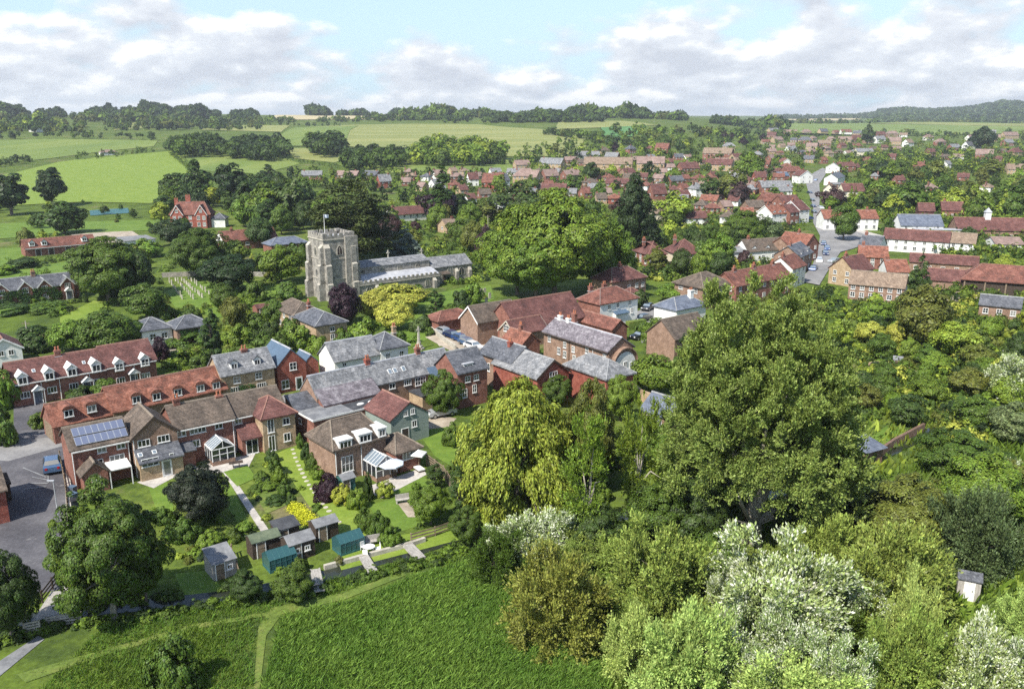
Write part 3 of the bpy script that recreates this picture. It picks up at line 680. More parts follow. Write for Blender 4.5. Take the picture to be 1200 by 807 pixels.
        for i in range(pots):
            x = u-w/2+w*(i+.5)/pots; MB().lathe([(.13, z0+h-.02), (.11, z0+h+.42), (.14, z0+h+.44), (.14, z0+h+.52), (.09, z0+h+.52)], (x, yy, 0), 8).build('chimney_pot', M['terracotta'], o)
    def dormer(s, px=None, u=None, w=1.3, h=1.25, z=None, at=.05, slope=1.0, top='gable', cheek='white', tile='tile_red', cols=2, rows=1, ww=None):
        """window gable breaking through the roof; slope = rise per metre of the roof it sits on"""
        if px: u, zc = s.face(px[0], px[1], 'F', at); z = zc-h/2
        zt = z+h; ln = max(.5, (zt-s.eh)/slope-at+.25); mb = MB()
        mb.box(u-w/2, u+w/2, at, at+ln, z-.15, zt)
        g = w*.42 if top == 'gable' else w*.3
        l2 = ln+g/slope
        if top in ('gable', 'arch'):
            mb.prism([(u-w/2, zt), (u+w/2, zt), (u, zt+g)], at, at+l2, 'y')
            if top == 'arch': pl = [(u+math.cos(a)*(w/2+.12), zt-.05+math.sin(a)*(g+.12)) for a in [math.pi*i/8 for i in range(9)]]; mb.prism(pl, at-.12, at+l2, 'y', 1)
            else:
                for q in (-1, 1): mb.prism([(u+q*(w/2+.12), zt-.08), (u, zt+g+.02), (u, zt+g+.11), (u+q*(w/2+.12), zt+.01)], at-.15, at+l2, 'y', 1)
        elif top == 'hip':
            mb.add([(u-w/2-.15, at-.15, zt), (u+w/2+.15, at-.15, zt), (u+w/2+.15, at+l2, zt), (u-w/2-.15, at+l2, zt), (u, at+.6, zt+g+.1), (u, at+l2, zt+g+.1)], [(0, 1, 4), (1, 2, 5, 4), (0, 4, 5, 3), (0, 3, 2, 1)], 1)
        else: mb.box(u-w/2-.1, u+w/2+.1, at-.12, at+ln+.3, zt, zt+.12, 1)
        o = mb.build('dormer', [M[cheek], M[tile]], s.root)
        s.win(u, z+.06, ww or w-.2, h-.14, cols, rows, 'F', at, 'far', parent=o)
    def skylight(s, px=None, at=1.5, w=.6, h=.8, slope=.9, u=None, zb=None, oval=False):
        """roof light lying in the front slope: at = metres behind the front wall"""
        if px: u, _ = s.face(px[0], px[1], 'F', at)
        z = (s.eh if zb is None else zb)+at*slope+.2; c = math.atan(slope); mb = MB()
        mb.box(-w/2, w/2, -h/2, h/2, -.05, .07); mb.box(-w/2+.07, w/2-.07, -h/2+.07, h/2-.07, .05, .08, 1)
        o = mb.build('skylight', [M['white'], M['glass_sky']], s.root); o.location = (u, at, z); o.rotation_euler = (c, 0, 0)
    def pipe(s, u, at=0.0, z1=None, mat='white'):
        MB().tube((u, at-.09, -.1), (u, at-.09, (z1 or s.eh)-.1), .05, .05, 6).build('drainpipe', M[mat], s.root)
# ------------------------------------------------------------------ land cover: fields, roads, gardens, stream
patch('field', [(-60,214),(0,206),(70,190),(120,184),(205,177),(222,196),(232,232),(175,239),(95,238),(0,243),(-60,250)], 'lawn_yellow')
M['field_green'] = surf('pasture', [(.1,.15,.028),(.13,.18,.032),(.17,.21,.045)], sc=(1,.14,1), scale=.03, fine=.4, fineamt=.2)
M['field_pale'] = surf('pale downland', [(.15,.175,.05),(.195,.215,.062),(.25,.25,.085)], sc=(.2,1,1), scale=.03, fine=.4, fineamt=.18)
M['field_straw'] = surf('straw field', [(.36,.3,.17), (.42,.36,.21), (.48,.41,.25)], scale=.01, fine=.2, fineamt=.1)
M['field_crop'] = surf('young crop', [(.05,.14,.04), (.07,.175,.05), (.09,.2,.055)], scale=.02, fine=.3, fineamt=.12)
patch('field', [(-60,186),(-60,166),(60,163),(185,165),(180,172),(120,178),(60,186),(0,192)], 'field_green')
patch('field', [(212,180),(330,184),(352,192),(300,205),(232,200)], 'field_green')
patch('field', [(134,153),(134,145),(240,141),(236,146),(160,151)], 'field_pale')
patch('field', [(236,153),(240,147),(340,147),(330,155)], 'field_pale')
patch('field', [(318,165),(345,150),(405,147),(560,146),(640,152),(690,160),(688,172),(660,184),(590,184),(450,178),(410,172),(330,172)], 'field_pale')
patch('field', [(318,165),(345,150),(420,148),(410,153),(402,172),(330,172)], 'field_green', off=.9)
patch('field', [(336,174),(400,174),(408,186),(392,191),(345,186)], 'field_pale')
patch('field', [(395,193),(450,192),(490,182),(640,187),(652,196),(640,207),(560,204),(500,207),(430,201)], 'field_green')
patch('field', [(650,152),(655,142),(730,142),(770,147),(700,150)], 'field_pale')
patch('field', [(700,163),(705,149),(760,146),(745,160)], 'field_crop')
patch('field', [(895,155),(893,146),(1010,144.5),(1230,147),(1230,156),(1100,159),(1010,159)], 'field_green')
patch('field', [(1010,146),(1100,144.2),(1230,145.5),(1230,148.5),(1100,147)], 'field_pale', off=1.6)
patch('field', [(318,137.5),(350,135),(480,135.5),(470,140),(330,141)], 'field_straw', off=1)
patch('field', [(905,141),(1000,137.5),(1010,140.5),(960,143)], 'field_straw', off=1.5)
# gardens and churchyard
for q in ([(0,318),(90,305),(95,318),(60,322),(0,330)], [(0,292),(28,290),(30,300),(0,312)], [(0,262),(190,258),(190,270),(130,272),(0,280)]): patch('lawn', q, 'lawn')
patch('lawn', [(192,342),(225,330),(330,332),(345,352),(300,362),(255,372),(205,360)], 'lawn')
patch('lawn', [(70,372),(110,352),(135,356),(100,382),(72,392)], 'lawn_yellow')
patch('lawn', [(440,400),(470,352),(540,338),(575,335),(580,350),(530,378),(500,398),(470,412)], 'lawn')
patch('lawn', [(322,532),(352,520),(385,560),(430,612),(432,640),(405,634),(360,590)], 'lawn_yellow')
patch('lawn', [(262,553),(290,545),(300,560),(278,570)], 'lawn'); patch('lawn', [(250,568),(270,566),(292,612),(282,618)], 'lawn')
patch('lawn', [(172,565),(195,560),(205,600),(185,602)], 'lawn'); patch('lawn', [(205,672),(245,668),(262,692),(215,700)], 'lawn')
patch('lawn', [(432,592),(468,582),(500,612),(472,622),(440,606)], 'lawn'); patch('lawn', [(440,570),(495,555),(505,570),(460,580)], 'lawn')
patch('lawn', [(488,505),(540,498),(575,520),(580,560),(545,556),(510,535)], 'lawn')
patch('lawn', [(395,655),(440,632),(520,618),(560,600),(600,610),(540,632),(470,650),(400,668)], 'lawn_yellow')
patch('vegetable_plot', [(296,575),(322,566),(340,590),(312,602)], 'rough_grass')
patch('lawn', [(1010,380),(1060,385),(1062,398),(1030,402)], 'lawn_yellow'); patch('lawn', [(1020,425),(1070,412),(1130,420),(1120,445),(1060,440)], 'rough_grass')
patch('lawn', [(1085,700),(1210,660),(1210,730),(1150,735)], 'lawn_yellow')
patch('lawn', [(1010,520),(1045,495),(1060,508),(1020,530)], 'lawn')
# hard ground
patch('car_park', [(-60,545),(0,525),(75,520),(88,560),(86,620),(74,690),(40,696),(0,700),(-60,700)], 'asphalt')
patch('road', [(-60,535),(-60,514),(0,512),(78,505),(82,520),(10,540)], 'road')
patch('driveway', [(16,470),(52,465),(60,512),(16,516)], 'asphalt')
patch('driveway', [(170,402),(240,398),(243,408),(200,418)], 'gravel')
patch('path', [(258,548),(266,548),(318,625),(309,628)], 'paving')
patch('patio', [(224,548),(300,530),(290,550),(238,556)], 'paving'); patch('patio', [(160,565),(212,545),(216,553),(180,572)], 'paving')
patch('patio', [(425,572),(495,548),(500,556),(446,584)], 'paving'); patch('patio', [(466,590),(482,585),(492,606),(478,606)], 'gravel')
patch('lane', [(318,470),(334,462),(352,520),(338,524)], 'road')
patch('path', [(492,375),(500,372),(528,402),(515,406)], 'gravel')
patch('car_park', [(498,395),(560,383),(620,392),(600,412),(540,418)], 'gravel')
patch('driveway', [(745,365),(790,350),(800,372),(752,402)], 'road')
patch('driveway', [(505,485),(535,490),(520,506),(498,502)], 'gravel')
patch('road', [(935,330),(951,315),(959,291),(961,277),(953,262),(953,243),(947,225),(944,212),(953,203),(964,197),(970,199),(966,207),(960,216),(961,228),(960,241),(966,253),(970,268),(1004,272),(1030,280),(1000,292),(985,296),(972,315),(960,335)], 'road')
patch('pavement', [(968,268),(1010,270),(1040,278),(1010,288),(985,284)], 'paving')
patch('lane', [(1020,350),(1060,345),(1068,350),(1030,360)], 'road'); patch('yard', [(1090,345),(1130,338),(1160,345),(1120,356)], 'gravel')
patch('forecourt', [(70,272),(150,268),(182,288),(140,292)], 'gravel')
patch('tennis_court', [(105,247),(150,244),(152,250),(106,253)], 'teal')
patch('garden_bed', [(1030,432),(1062,428),(1068,440),(1045,446)], 'earth')
patch('path', [(-40,800),(45,745),(52,749),(0,792),(-40,830)], 'felt_grey')
patch('track', [(303,735),(318,712),(400,695),(470,670),(476,674),(405,702),(330,720),(312,745),(304,812),(297,812)], 'rough_grass')
patch('track', [(20,790),(120,762),(230,731),(318,717),(318,721),(235,736),(125,767),(30,800)], 'rough_grass')
patch('track', [(700,720),(706,715),(712,760),(730,808),(716,812),(703,770)], 'lawn_yellow')
for q in ([(26,548.6),(28,548),(55,559),(54,560)], [(38,560),(38,558.8),(56,562),(56,563.2)], [(33,567),(33,566),(56,566),(56,567)], [(28,574),(28,573),(54,570),(54,571)], [(55,546),(56.2,546),(57.5,566),(56.3,566)]): patch('road_marking', q, 'felt_grey', off=.075)
patch('pavement', [(76,560),(82,556),(90,640),(78,700),(74,690),(79,640)], 'paving', off=.07)
STREAM = [(-40,735),(60,722),(130,712),(200,706),(250,700),(310,690),(345,683),(392,672),(440,657),(480,648),(530,631),(600,618),(690,608),(760,602),(850,590),(930,575),(1000,550),(1030,535),(1075,513),(1150,480),(1230,440)]
ribbon('stream', STREAM, 1.9, 'water', .03)

# ------------------------------------------------------------------ the near houses
h = House('brick_terrace', 'long red brick terrace with maroon roof, white gabled dormers and porches above the tarmac drive', 'terrace', (13,449.5), (182,421), 3.6, 40, 'the brick terrace with white dormers')
L1 = h.face(124,431)[0]
h.body(0, 0, L1-.02, 6.4, 3.6, 2.2, tile='tile_maroon', gutter='white'); h.body(L1, -.15, h.L-L1, 6.8, 3.75, 2.35, tile='tile_maroon', gutter='white', nm='end_')
for q in ((26.7,446),(58,440.5),(84.5,436),(113,431)): h.dormer(q, w=1.35, h=1.2, at=-.42, slope=.69, tile='white')
for q in ((140,429.5),(170,424)): h.dormer(q, w=1.35, h=1.2, at=-.57, slope=.69, tile='white')
h.wins([(29.5,462.5),(61,456.5),(86.5,452),(115.5,447)], 1.25, .95, 3, 1); h.wins([(141.5,445.5),(171,440)], 1.25, .95, 3, 1, at=-.15)
for q, a in (((45,464),0),((102.5,453),0),((157,443),-.15)): u = h.door(q, at=a, mat='slate_blue'); h.porch(u, 1.5, 2.1, .8, a)
for q, a in (((41,446),1.2),((99,431),1.2),((153,424),1.2)): h.skylight(q, a, .45, .6, .69)
for q in (48,70,106,159): h.pipe(h.face(q,450)[0], -.15 if q > 126 else 0)
h.chimney((67,412), y=3.2, z0=5.8, h=.9, w=.8)

h = House('converted_barn', 'long low barn with mottled orange tiled roof and arched brick dormers behind the solar panels', 'barn', (62,497), (263,453), 2.7, 42, 'the orange tiled barn conversion')
L1 = h.face(131,481)[0]
h.body(0, 0, L1, 4.9, 2.5, 2.1, tile='tile_orange', wall='brick'); h.body(L1+.02, -.5, h.L-L1, 5.6, 2.9, 2.5, tile='tile_orange', wall='brick_brown', nm='main_')
for q in ((80.5,484),(107.5,478.5)): h.dormer(q, w=1.3, h=1.05, at=-.2, slope=.85, top='arch', cheek='brick', tile='tile_orange', ww=1.1)
for q in ((160,468),(183.5,464.5),(208.5,459.5),(235,454.5),(253.5,451.5)): h.dormer(q, w=1.3, h=1.1, at=-.5, slope=.89, top='arch', cheek='brick', tile='tile_orange', ww=1.05)
h.skylight((146,475), 1.0, .4, .5, .89)
mb = MB()
for i in range(6): mb.box(-.06, -.01, .5, 4.2, .1+i*.38, .4+i*.38)
mb.build('slatted_door', M['timber'], h.root)

h = House('solar_house', 'red brick house with two rows of solar panels across its roof', 'house', (82.6,527.3), (150.3,513.8), 4.7, 37, 'the house with solar panels')
h.body(0, 0, h.L, 5.6, 4.7, 1.65, tile='tile_brown', gutter='white'); sl = 1.65/2.8
ang = math.atan(sl)
for j in range(2):
    for i in range(8):
        mb = MB().box(-.36, .36, -.68, .68, -.02, .03); g = MB().box(-.325, .325, -.645, .645, .02, .037)
        if (i, j) == (0, 0): sm, gm_ = mb.mesh('solar_panel', M['solar_frame']), g.mesh('cells', M['solar'])
        o = inst('solar_panel', sm, h.root, (h.L*.095+.38+i*.735*h.L/6.5, .55+j*1.2, 4.7+(.55+j*1.2)*sl+.33)); o.rotation_euler = (ang, 0, 0); o.scale = (h.L/6.5, .9, 1); inst('cells', gm_, o)
h.wins([(119,525.5),(141.5,520.5)], .95, .8); h.win(0,0,.95,1.3,2,1,px=(116,544)); h.win(0,0,1.6,1.3,3,1,px=(137.5,538.5))
h.body(.55, -2.2, 2.5, 2.2, 2.3, 1.1, axis='y', tile='tile_brown', nm='porch_', barge=None); h.win(1.8, 1.0, .95, .85, 2, 1, at=-2.2)
h.pipe(.08); h.pipe(h.L-.1)
mb = MB(); u0, u1 = h.face(122,556)[0]+.2, h.face(150,550)[0]
mb.slab([(u0,-2.2,2.15),(u1,-2.2,2.15),(u1,-.02,2.45),(u0,-.02,2.45)], .12); mb.box(u0, u0+.1, -2.2, -2.1, 0, 2.05); mb.box(u1-.1, u1, -2.2, -2.1, 0, 2.05)
mb.build('veranda_canopy', M['white'], h.root)

h = House('gable_fronted_house', 'brick house with a broad front gable and slate lean-to, right of the solar panels', 'house', (153.7,513), (205.8,502.5), 4.7, 37, 'the gable fronted brick house')
h.o.z = 0
h.body(0, -.5, h.L, 6.2, 4.75, 2.0, axis='y', tile='tile_brown', wall='brick_brown', ov=.3, barge='timber_dark')
h.wins([(168.5,519),(191.5,513.5)], 1.35, .85, 3, 1, at=-.5)
h.body(.1, -2.2, h.L-.2, 1.7, 2.3, .95, roof='lean', tile='slate_dark', wall='brick_buff', nm='lean_to_')
for q in (164,181): h.skylight(None, .8, .5, .6, .56, u=h.face(q,530,'F',-1.4)[0], zb=2.5); S.objects[-1].location.y = -1.4; S.objects[-1].location.z = 2.3+.8*.56+.2
h.win(0, 0, 1.9, .95, 3, 1, px=(176,541), at=-2.2); h.door((195,541), at=-2.2, mat='white', glazed=True); h.win(0, 0, .5, .5, 1, 1, px=(201,533), at=-2.2)
h.pipe(.05, -.5)

h = House('conservatory_terrace', 'red brick house with long mossy brown roof and a white conservatory', 'house', (205.5,502.5), (273.5,489), 4.7, 37, 'the house with the white conservatory')
h.body(0, 0, h.L, 6.0, 4.7, 1.9, tile='tile_brown', gutter='white'); h.chimney((207.5,482), y=3, z0=6.4, h=1.1, w=.75); h.chimney(u=h.L-.6, y=3, z0=6.4, h=.5)
h.wins([(212.5,505.5),(236,500.5)], 1.0, .85); h.win(0,0,1.0,.85,2,1,px=(227,502)); h.win(0,0,.95,.85,2,1,px=(256,496.5)); h.win(0,0,1.4,.85,3,1,px=(227.5,519.5))
h.pipe(h.L-.15); h.pipe(.1)
h.body(.05, -1.2, 1.6, 1.2, 2.2, .5, roof='lean', tile='slate_dark', wall='brick', nm='lean_to_')
def conservatory(h, u0, u1, dep, zw, zr, solid='L', front=None, at=0.0):
    c = MB(); g = MB(); b = MB(); um = (u0+u1)/2
    b.box(u0, u1, at-dep, at, -.1, .55)
    for x in (u0, u0+(u1-u0)*.33, u0+(u1-u0)*.67, u1): c.box(x-.05, x+.05, at-dep-.03, at-dep+.07, .55, zw)
    for y in (at-dep*.66, at-dep*.33, at-.05):
        for x in (u0, u1): c.box(x-.05, x+.05, y-.04, y+.04, .55, zw)
    for x in (u0, u1): c.box(x-.06, x+.06, at-dep, at, zw, zw+.1)
    c.box(u0-.06, u1+.06, at-dep-.05, at-dep+.06, zw, zw+.1); c.box(u0, u1, at-dep-.04, at-dep+.05, 1.3, 1.36)
    for k in range(6):
        y = at-dep+dep*k/5-.02*(k == 5); c.tube((u0, y, zw+.08), (um, y, zr), .04, .04, 4); c.tube((u1, y, zw+.08), (um, y, zr), .04, .04, 4)
    c.tube((um, at-dep-.1, zr), (um, at, zr), .07, .07, 5)
    c.tube((um-.01, at-dep, zw), (um-.01, at-dep, zr), .04, .04, 4)
    g.box(u0+.02, u1-.02, at-dep+.01, at-dep+.03, .55, zw); g.box(u0+.0, u0+.02, at-dep+.04, at-.02, .55, zw); g.box(u1-.02, u1, at-dep+.04, at-.02, .55, zw)
    for q in (u0, u1): g.add([(q, at-dep, zw+.05), (q, at, zw+.05), (um, at, zr-.03), (um, at-dep, zr-.03)], [(0, 1, 2, 3)], 1)
    g.add([(u0+.05, at-dep+.01, zw), (u1-.05, at-dep+.01, zw), (um, at-dep+.01, zr-.05)], [(0, 1, 2)])
    o = c.build('conservatory', M['white'], h.root); b.build('plinth', M['brick_brown'], o); g.build('glazing', [M['glass'], M['glass_sky']], o)
    return o
u0 = h.face(243,533)[0]-.2; conservatory(h, u0, u0+2.7, 2.6, 2.0, 3.0)

h = House('hipped_wing_house', 'brick house with a maroon hipped two storey wing and lean-to, on the lane', 'house', (273.8,488), (336.5,485.4), 4.6, 37, 'the maroon hipped house on the lane')
h.L = 6.6
h.body(0, .1, h.L, 5.6, 4.6, 1.9, tile='tile_brown', gutter='white'); 
h.body(2.6, -2.6, 4.2, 5.8, 4.4, 2.0, roof='hip', tile='tile_maroon', wall='brick_buff', ov=.35, nm='wing_', ins=2.1, gutter=None)
h.body(.1, -2.0, 2.5, 2.1, 2.2, 1.1, roof='lean', tile='tile_maroon', wall='brick', nm='lean_to_')
h.win(0,0,.9,.85,2,1,px=(279,491.5), at=.1)
f = -2.6
h.win(3.6, 2.5, .85, 1.75, 2, 1, at=f); h.win(5.6, 3.1, .9, .9, 2, 1, at=f); h.win(3.6, .1, .85, 2.0, 2, 1, at=f); h.win(5.6, .9, .9, 1.1, 2, 1, at=f); h.win(1.3, .1, 1.5, 1.85, 2, 1, at=-2.0)
h.pipe(0, .0)

h = House('conservatory_cottage', 'brick detached house with brown hipped roof, flat dormers and parasols on its patio', 'house', (392,528), (451.5,506.5), 3.9, 40, 'the brick house with parasols')
h.body(0, 0, h.L, 6.3, 3.9, 2.5, roof='hip', tile='tile_tan', wall='brick_brown', ins=1.3, gutter=None); h.roof.data.materials[0] = M['tile_brown']
uw = h.face(465,531,'F',-2.3)[0]
h.body(uw, -2.3, h.face(492,525,'F',-2.3)[0]-uw, 5.0, 2.5, 1.5, roof='hip', tile='tile_brown', wall='brick', nm='wing_', ins=1.4)
for q, w in (((405,520.5),1.7),((428,513),1.7),((447.8,506.5),1.1)): h.dormer(q, w=w, h=1.0, at=-.2, slope=.79, top='flat', tile='white', cheek='white', cols=3 if w > 1.2 else 2)
h.win(0, 0, 1.5, 1.9, 3, 2, px=(407,543)); h.pipe(.06); h.pipe(h.L*.5)
u = h.face(425,550)[0]+.1; conservatory(h, u, u+2.7, 2.9, 1.9, 2.9)
h.win(0, 0, 1.5, .95, 3, 1, px=(478,533), at=-2.3)

h = House('slate_yard_range', 'long sprawling slate range with purple slates and flat roofs at its front', 'workshop', Vector((-25.65,106.8,0)), None, 4.4, 40.3, 'the long slate roofed range', L=22.3)
LR = h.L
h.body(0, 0, LR, 4.8, 4.4, 2.4, tile='slate', wall='brick_brown', ov=.15, ridge='lead')
h.body(.1, -1.7, 8.6, 2.9, 3.7, 1.75, roof='lean', tile='slate_purple', wall='brick', nm='purple_', ov=.05)
h.body(-3.2, -.8, 3.2, 3.6, 3.3, 1.4, roof='lean', tile='slate_dark', wall='brick_brown', nm='side_', ov=.1)
h.body(-3.2, -5.0, 5.6, 4.2, 3.4, .1, roof='flat', tile='felt_grey', wall='brick', nm='grey_', ov=.1); h.body(2.53, -4.9, 5.5, 3.2, 3.3, .1, roof='flat', tile='felt_black', wall='brick', nm='black_', ov=.08)
for x in (4.6, 6.3):
    mb = MB().lathe([(.42, 0), (.42, .08), (.3, .17), (.1, .2)], (0, 0, 0), 14); o = mb.build('rooflight', M['white'], h.root); o.location = (x, -3.2, 3.45); o.scale = (1.3, .8, 1)
mb = MB(); mb.box(-3.36, -3.3, -5.1, -.8, 3.34, 3.58); mb.box(-3.36, 8.1, -5.16, -5.1, 3.34, 3.58); mb.build('fascia', M['white'], h.root)
h.win(-.6, 2.2, .9, .7, 2, 1, at=-5.0); h.wins([(345,484),(352,493)], .7, .7, 1, 1, 'L', -3.2)
h.win(0,0,1.0,.8,2,1,px=(459.5,450)); h.win(0,0,1.2,.8,3,1,px=(477.5,446.5)); h.win(0,0,1.8,1.2,4,2,px=(492.5,444))
for q in (457,463,473): h.skylight((q,440), 1.0, .6, .8, 1.0)
h.chimney((430,422), y=2.4, z0=6.8, h=.9, w=.7, mat='brick_bright'); h.chimney((489,410), y=2.4, z0=6.8, h=1.0, w=.7)
uu = h.face(503,437)[0]
h.body(uu, -1.0, 3.4, 3.4, 3.9, 2.3, roof='lean', tile='metal_blue', wall='brick_brown', nm='blue_', ov=.1)
h.body(uu-3.6, -3.4, 3.2, 3.35, 2.4, .1, roof='flat', tile='felt_black', wall='brick_buff', nm='extension_', ov=.12)

h = House('green_boarded_barn', 'grey green weatherboarded barn gable with red tiled roof beside the round tree', 'barn', (458,493), (502,482), 3.5, 39, 'the green boarded barn')
h.body(0, 0, h.L, 6.5, 3.5, 1.75, axis='y', tile='tile_maroon', wall='greenclad', ov=.25)
h.wins([(475.5,484),(483.5,481.5)], .6, .75, 2, 1); h.win(0,0,.75,.9,2,1,px=(485.5,496)); h.door((474.5,498), mat='timber_dark')

h = House('town_brick_house', 'tall red brick house with flat dormer in a slate roof behind the round tree', 'house', (536,437), (562,433), 5.4, 38, 'the tall brick house with a slate roof')
h.L = 5.2
h.body(0, 0, h.L, 5.6, 5.4, 2.3, tile='slate_dark', wall='brick'); h.dormer((549,430), w=1.7, h=1.0, at=.5, slope=.82, top='flat', tile='lead', cols=3)
h.wins([(548,444),(558,442)], .9, .9, 2, 2); h.wins([(543,461)], 1.3, 1.3, 3, 2); h.win(0,0,.7,1.2,2,2,px=(556,455))

h = House('chapel_house', 'brick house with slate roof and a white end gable holding three arched windows', 'house', (563,412), (589.5,434), 4.9, -52, 'the white gabled slate house')
h.L = max(h.L, 8)
h.body(0, 0, h.L, 5.0, 4.9, 1.9, tile='slate_dark', wall='brick_brown')
def gable_panel(h, x, y0, d, eh, rise, mat, side=1, t=.03, z0=2.0):
    mb = MB(); mb.prism([(y0, z0), (y0+d, z0), (y0+d, eh), (y0+d/2, eh+rise-.02), (y0, eh)], x, x+t*side, 'x'); mb.build('gable_end', M[mat], h.root)
gable_panel(h, h.L, 0, 5.0, 4.9, 1.9, 'render', z0=-.2)
for y, hh in ((1.2, 1.1), (2.5, 1.5), (3.8, 1.1)): h.win(y, 4.0, .75, hh, 2, 2, 'R', h.L+.03, 'dark')
h.chimney(u=h.L*.62, y=2.0, z0=6.3, h=1.0, w=.6, mat='brick_bright')
h.wins([(573,430),(581,437)], .6, 1.3, 1, 2)
h = House('slate_gable_house', 'slate roofed house with a red brick gable and fan window behind the willow', 'house', (629.8,443), (666.5,437), 4.3, 38, 'the red brick fan window gable')
h.body(0, 0, h.L, 10.5, 4.3, 2.1, axis='y', tile='slate', wall='brick_bright', barge='timber_dark')
h.win(h.L/2, 3.4, 1.5, 1.35, 3, 2); h.win(h.L/2-.9, 1.0, 1.0, 1.1); h.win(h.L/2+1.1, 1.0, 1.0, 1.1)
h = House('hipped_slate_house', 'long hipped slate roofed brick house left of the great poplar', 'house', (662.8,427.7), (710.5,450.6), 4.6, -54, 'the hipped slate house')
h.body(0, 0, h.L, 5.2, 4.6, 2.0, roof='hip', tile='slate', wall='brick_bright', ins=2.4); h.win(2.6, 2.6, .9, 1.0, 2, 1, 'R', h.L); h.win(2.6, .5, .9, 1.3, 2, 1, 'R', h.L)

h = House('brick_slate_row', 'long two storey orange brick row under a streaky purple slate roof', 'terrace', (637.3,387.3), (713.3,412.7), 5.1, -54, 'the long brick row with a slate roof')
h.body(0, 0, h.L, 5.2, 5.1, 1.7, tile='slate_purple', wall='brick_brown', gutter='timber_dark', ridge='lead')
h.wins([(644,397),(662,404),(672,409),(688,410.5),(708.5,418)], .75, 1.0, 2, 2); h.wins([(662,415),(673,420),(655,411)], .8, 1.2, 2, 2)
h.pipe(h.L*.42, 0, None, 'timber_dark'); h.pipe(h.L*.78); h.chimney(u=1.2, y=2.6, z0=6.4, h=1.3, mat='render', w=.7); h.chimney(u=3.4, y=2.6, z0=6.4, h=1.2, mat='render', w=.7); h.chimney(u=2.2, y=4.9, z0=6.4, h=1.5, mat='brick', w=.9)
h = House('barrel_roofed_hall', 'brick hall with a barrel roof and white semicircular end wall', 'hall', (718,431), (753,425), 2.4, 38, 'the barrel roofed hall')
h.L = 5.4
h.body(0, 0, h.L, 7.5, 2.4, 2.7, roof='barrel', axis='y', tile='brick_brown', wall='brick_brown')
arc = [(h.L/2-2.35*math.cos(math.pi*i/16), 2.1+2.45*math.sin(math.pi*i/16)) for i in range(17)]
MB().prism([(h.L/2-2.35, -.1), (h.L/2+2.35, -.1)]+arc[::-1], -.06, -.01, 'y').build('end_wall', M['render'], h.root)
for x in (1.3, 2.7, 4.1): h.win(x, 1.6, .75, 1.4 if x == 2.7 else 1.1, 2, 2, at=-.06)
h = House('red_roofed_yard_wing', 'low red tiled outbuilding tucked behind the long brick row', 'outbuilding', (667,374), (712,396), 2.8, -54)
h.body(0, 1.2, h.L, 3.6, 2.8, 1.4, tile='tile_red', wall='brick')
h = House('yard_cottage', 'small tiled cottage wedged between the church hall and the brick row', 'cottage', (585,405), (628,404), 3.0, -50)
h.o = Vector((*P(588,398,3)[:2], 0)); h.root.location = h.o; h.L = 5
h.body(0, 0, 5.2, 4.2, 3.0, 1.7, tile='tile_orange', wall='brick'); h.chimney(u=2.6, y=2.1, z0=4.5, h=1.4, w=.6); h.win(1.5, 1.2, .8, .9); h.win(3.6, 1.2, .8, .9)

h = House('church_hall', 'church hall with vast red brown tiled roof beside the gravel car park', 'hall', (605,385), (685,371), 3.6, 38, 'the big tiled church hall')
h.body(0, 0, h.L, 8.6, 3.6, 3.9, tile='tile_maroon', wall='brick')
h.body(-1.2, -1.0, 7.5, 4.4, 3.0, 1.9, tile='tile_maroon', wall='brick_brown', nm='gable_wing_', barge='dressed')
h.win(2.2-1.0, 3.0, 1.7, 1.2, 4, 2, 'L', -1.2)
h.body(-4.6, 5.5, 9.5, 5.4, 4.4, 2.4, tile='tile_brown', wall='brick_brown', nm='rear_', barge='white')
h.dormer((648,380), w=1.5, h=1.1, at=.2, slope=.9, top='flat', tile='lead'); h.win(9, 1.2, .8, 1.4); h.win(10.5, 1.2, .8, 1.4)
h = House('garage_block', 'small red hipped roof garage block with maroon doors facing the gravel car park', 'garage', (514,377), (555,371), 2.3, 38, 'the hipped garage block')
h.body(0, 0, h.L, 4.6, 2.3, 1.5, roof='hip', tile='tile_red', wall='brick', ins=2.2, ov=.4)
for u in (3.9, 5.6): MB().box(u-.65, u+.65, -.05, .01, 0, 2).build('garage_door', M['tile_maroon'], h.root)
h = House('link_wing', 'low maroon tiled wing between the garage block and the church hall', 'outbuilding', (556,376), (585,372), 2.4, 38)
h.body(0, 0, 5.2, 5.5, 2.4, 1.8, tile='tile_maroon', wall='brick_brown'); h.win(1.8, .9, .9, 1.0); h.win(3.6, .9, .9, 1.0)

h = House('georgian_house', 'white fronted Georgian house with red hipped roof and iron veranda', 'house', (703.3,357), (747.3,349.3), 5.0, 38, 'the white Georgian house')
h.body(0, 0, h.L, 6.4, 5.0, 2.4, roof='hip', tile='tile_red', wall='brick', ins=3.0, ov=.35, ridge='tile_pink'); gy = MB().box(.02, h.L, -.035, -.005, -.1, 5.0).build('stucco_front', M['render'], h.root)
h.wins([(724,357.5),(738,354.5)], .8, .9, 2, 2, at=-.035); h.wins([(740.5,363.5)], .75, 1.1, 2, 2, at=-.035); h.wins([(714,360)], .8, .9, 2, 2, at=-.035)
for q in (720,727,734): h.win(0, 0, .8, 1.3, 2, 2, px=(q,369-(q-720)*.16), at=-.035)
u = h.face(718,370)[0]; h.body(u, -.9, 3.4, .86, 2.75, .3, roof='lean', tile='metal_blue', wall='render', nm='veranda_'); h.door((710,379), at=-.035, mat='slate_dark')
h.chimney(u=2.6, y=5.6, z0=6.6, h=1.0, mat='brick'); h.chimney(u=6.4, y=5.6, z0=6.6, h=1.0)
h = House('rear_hipped_house', 'cream and brick hipped house directly behind the white Georgian house', 'house', (717,331), (757,326), 4.8, 38, 'the house behind the Georgian house')
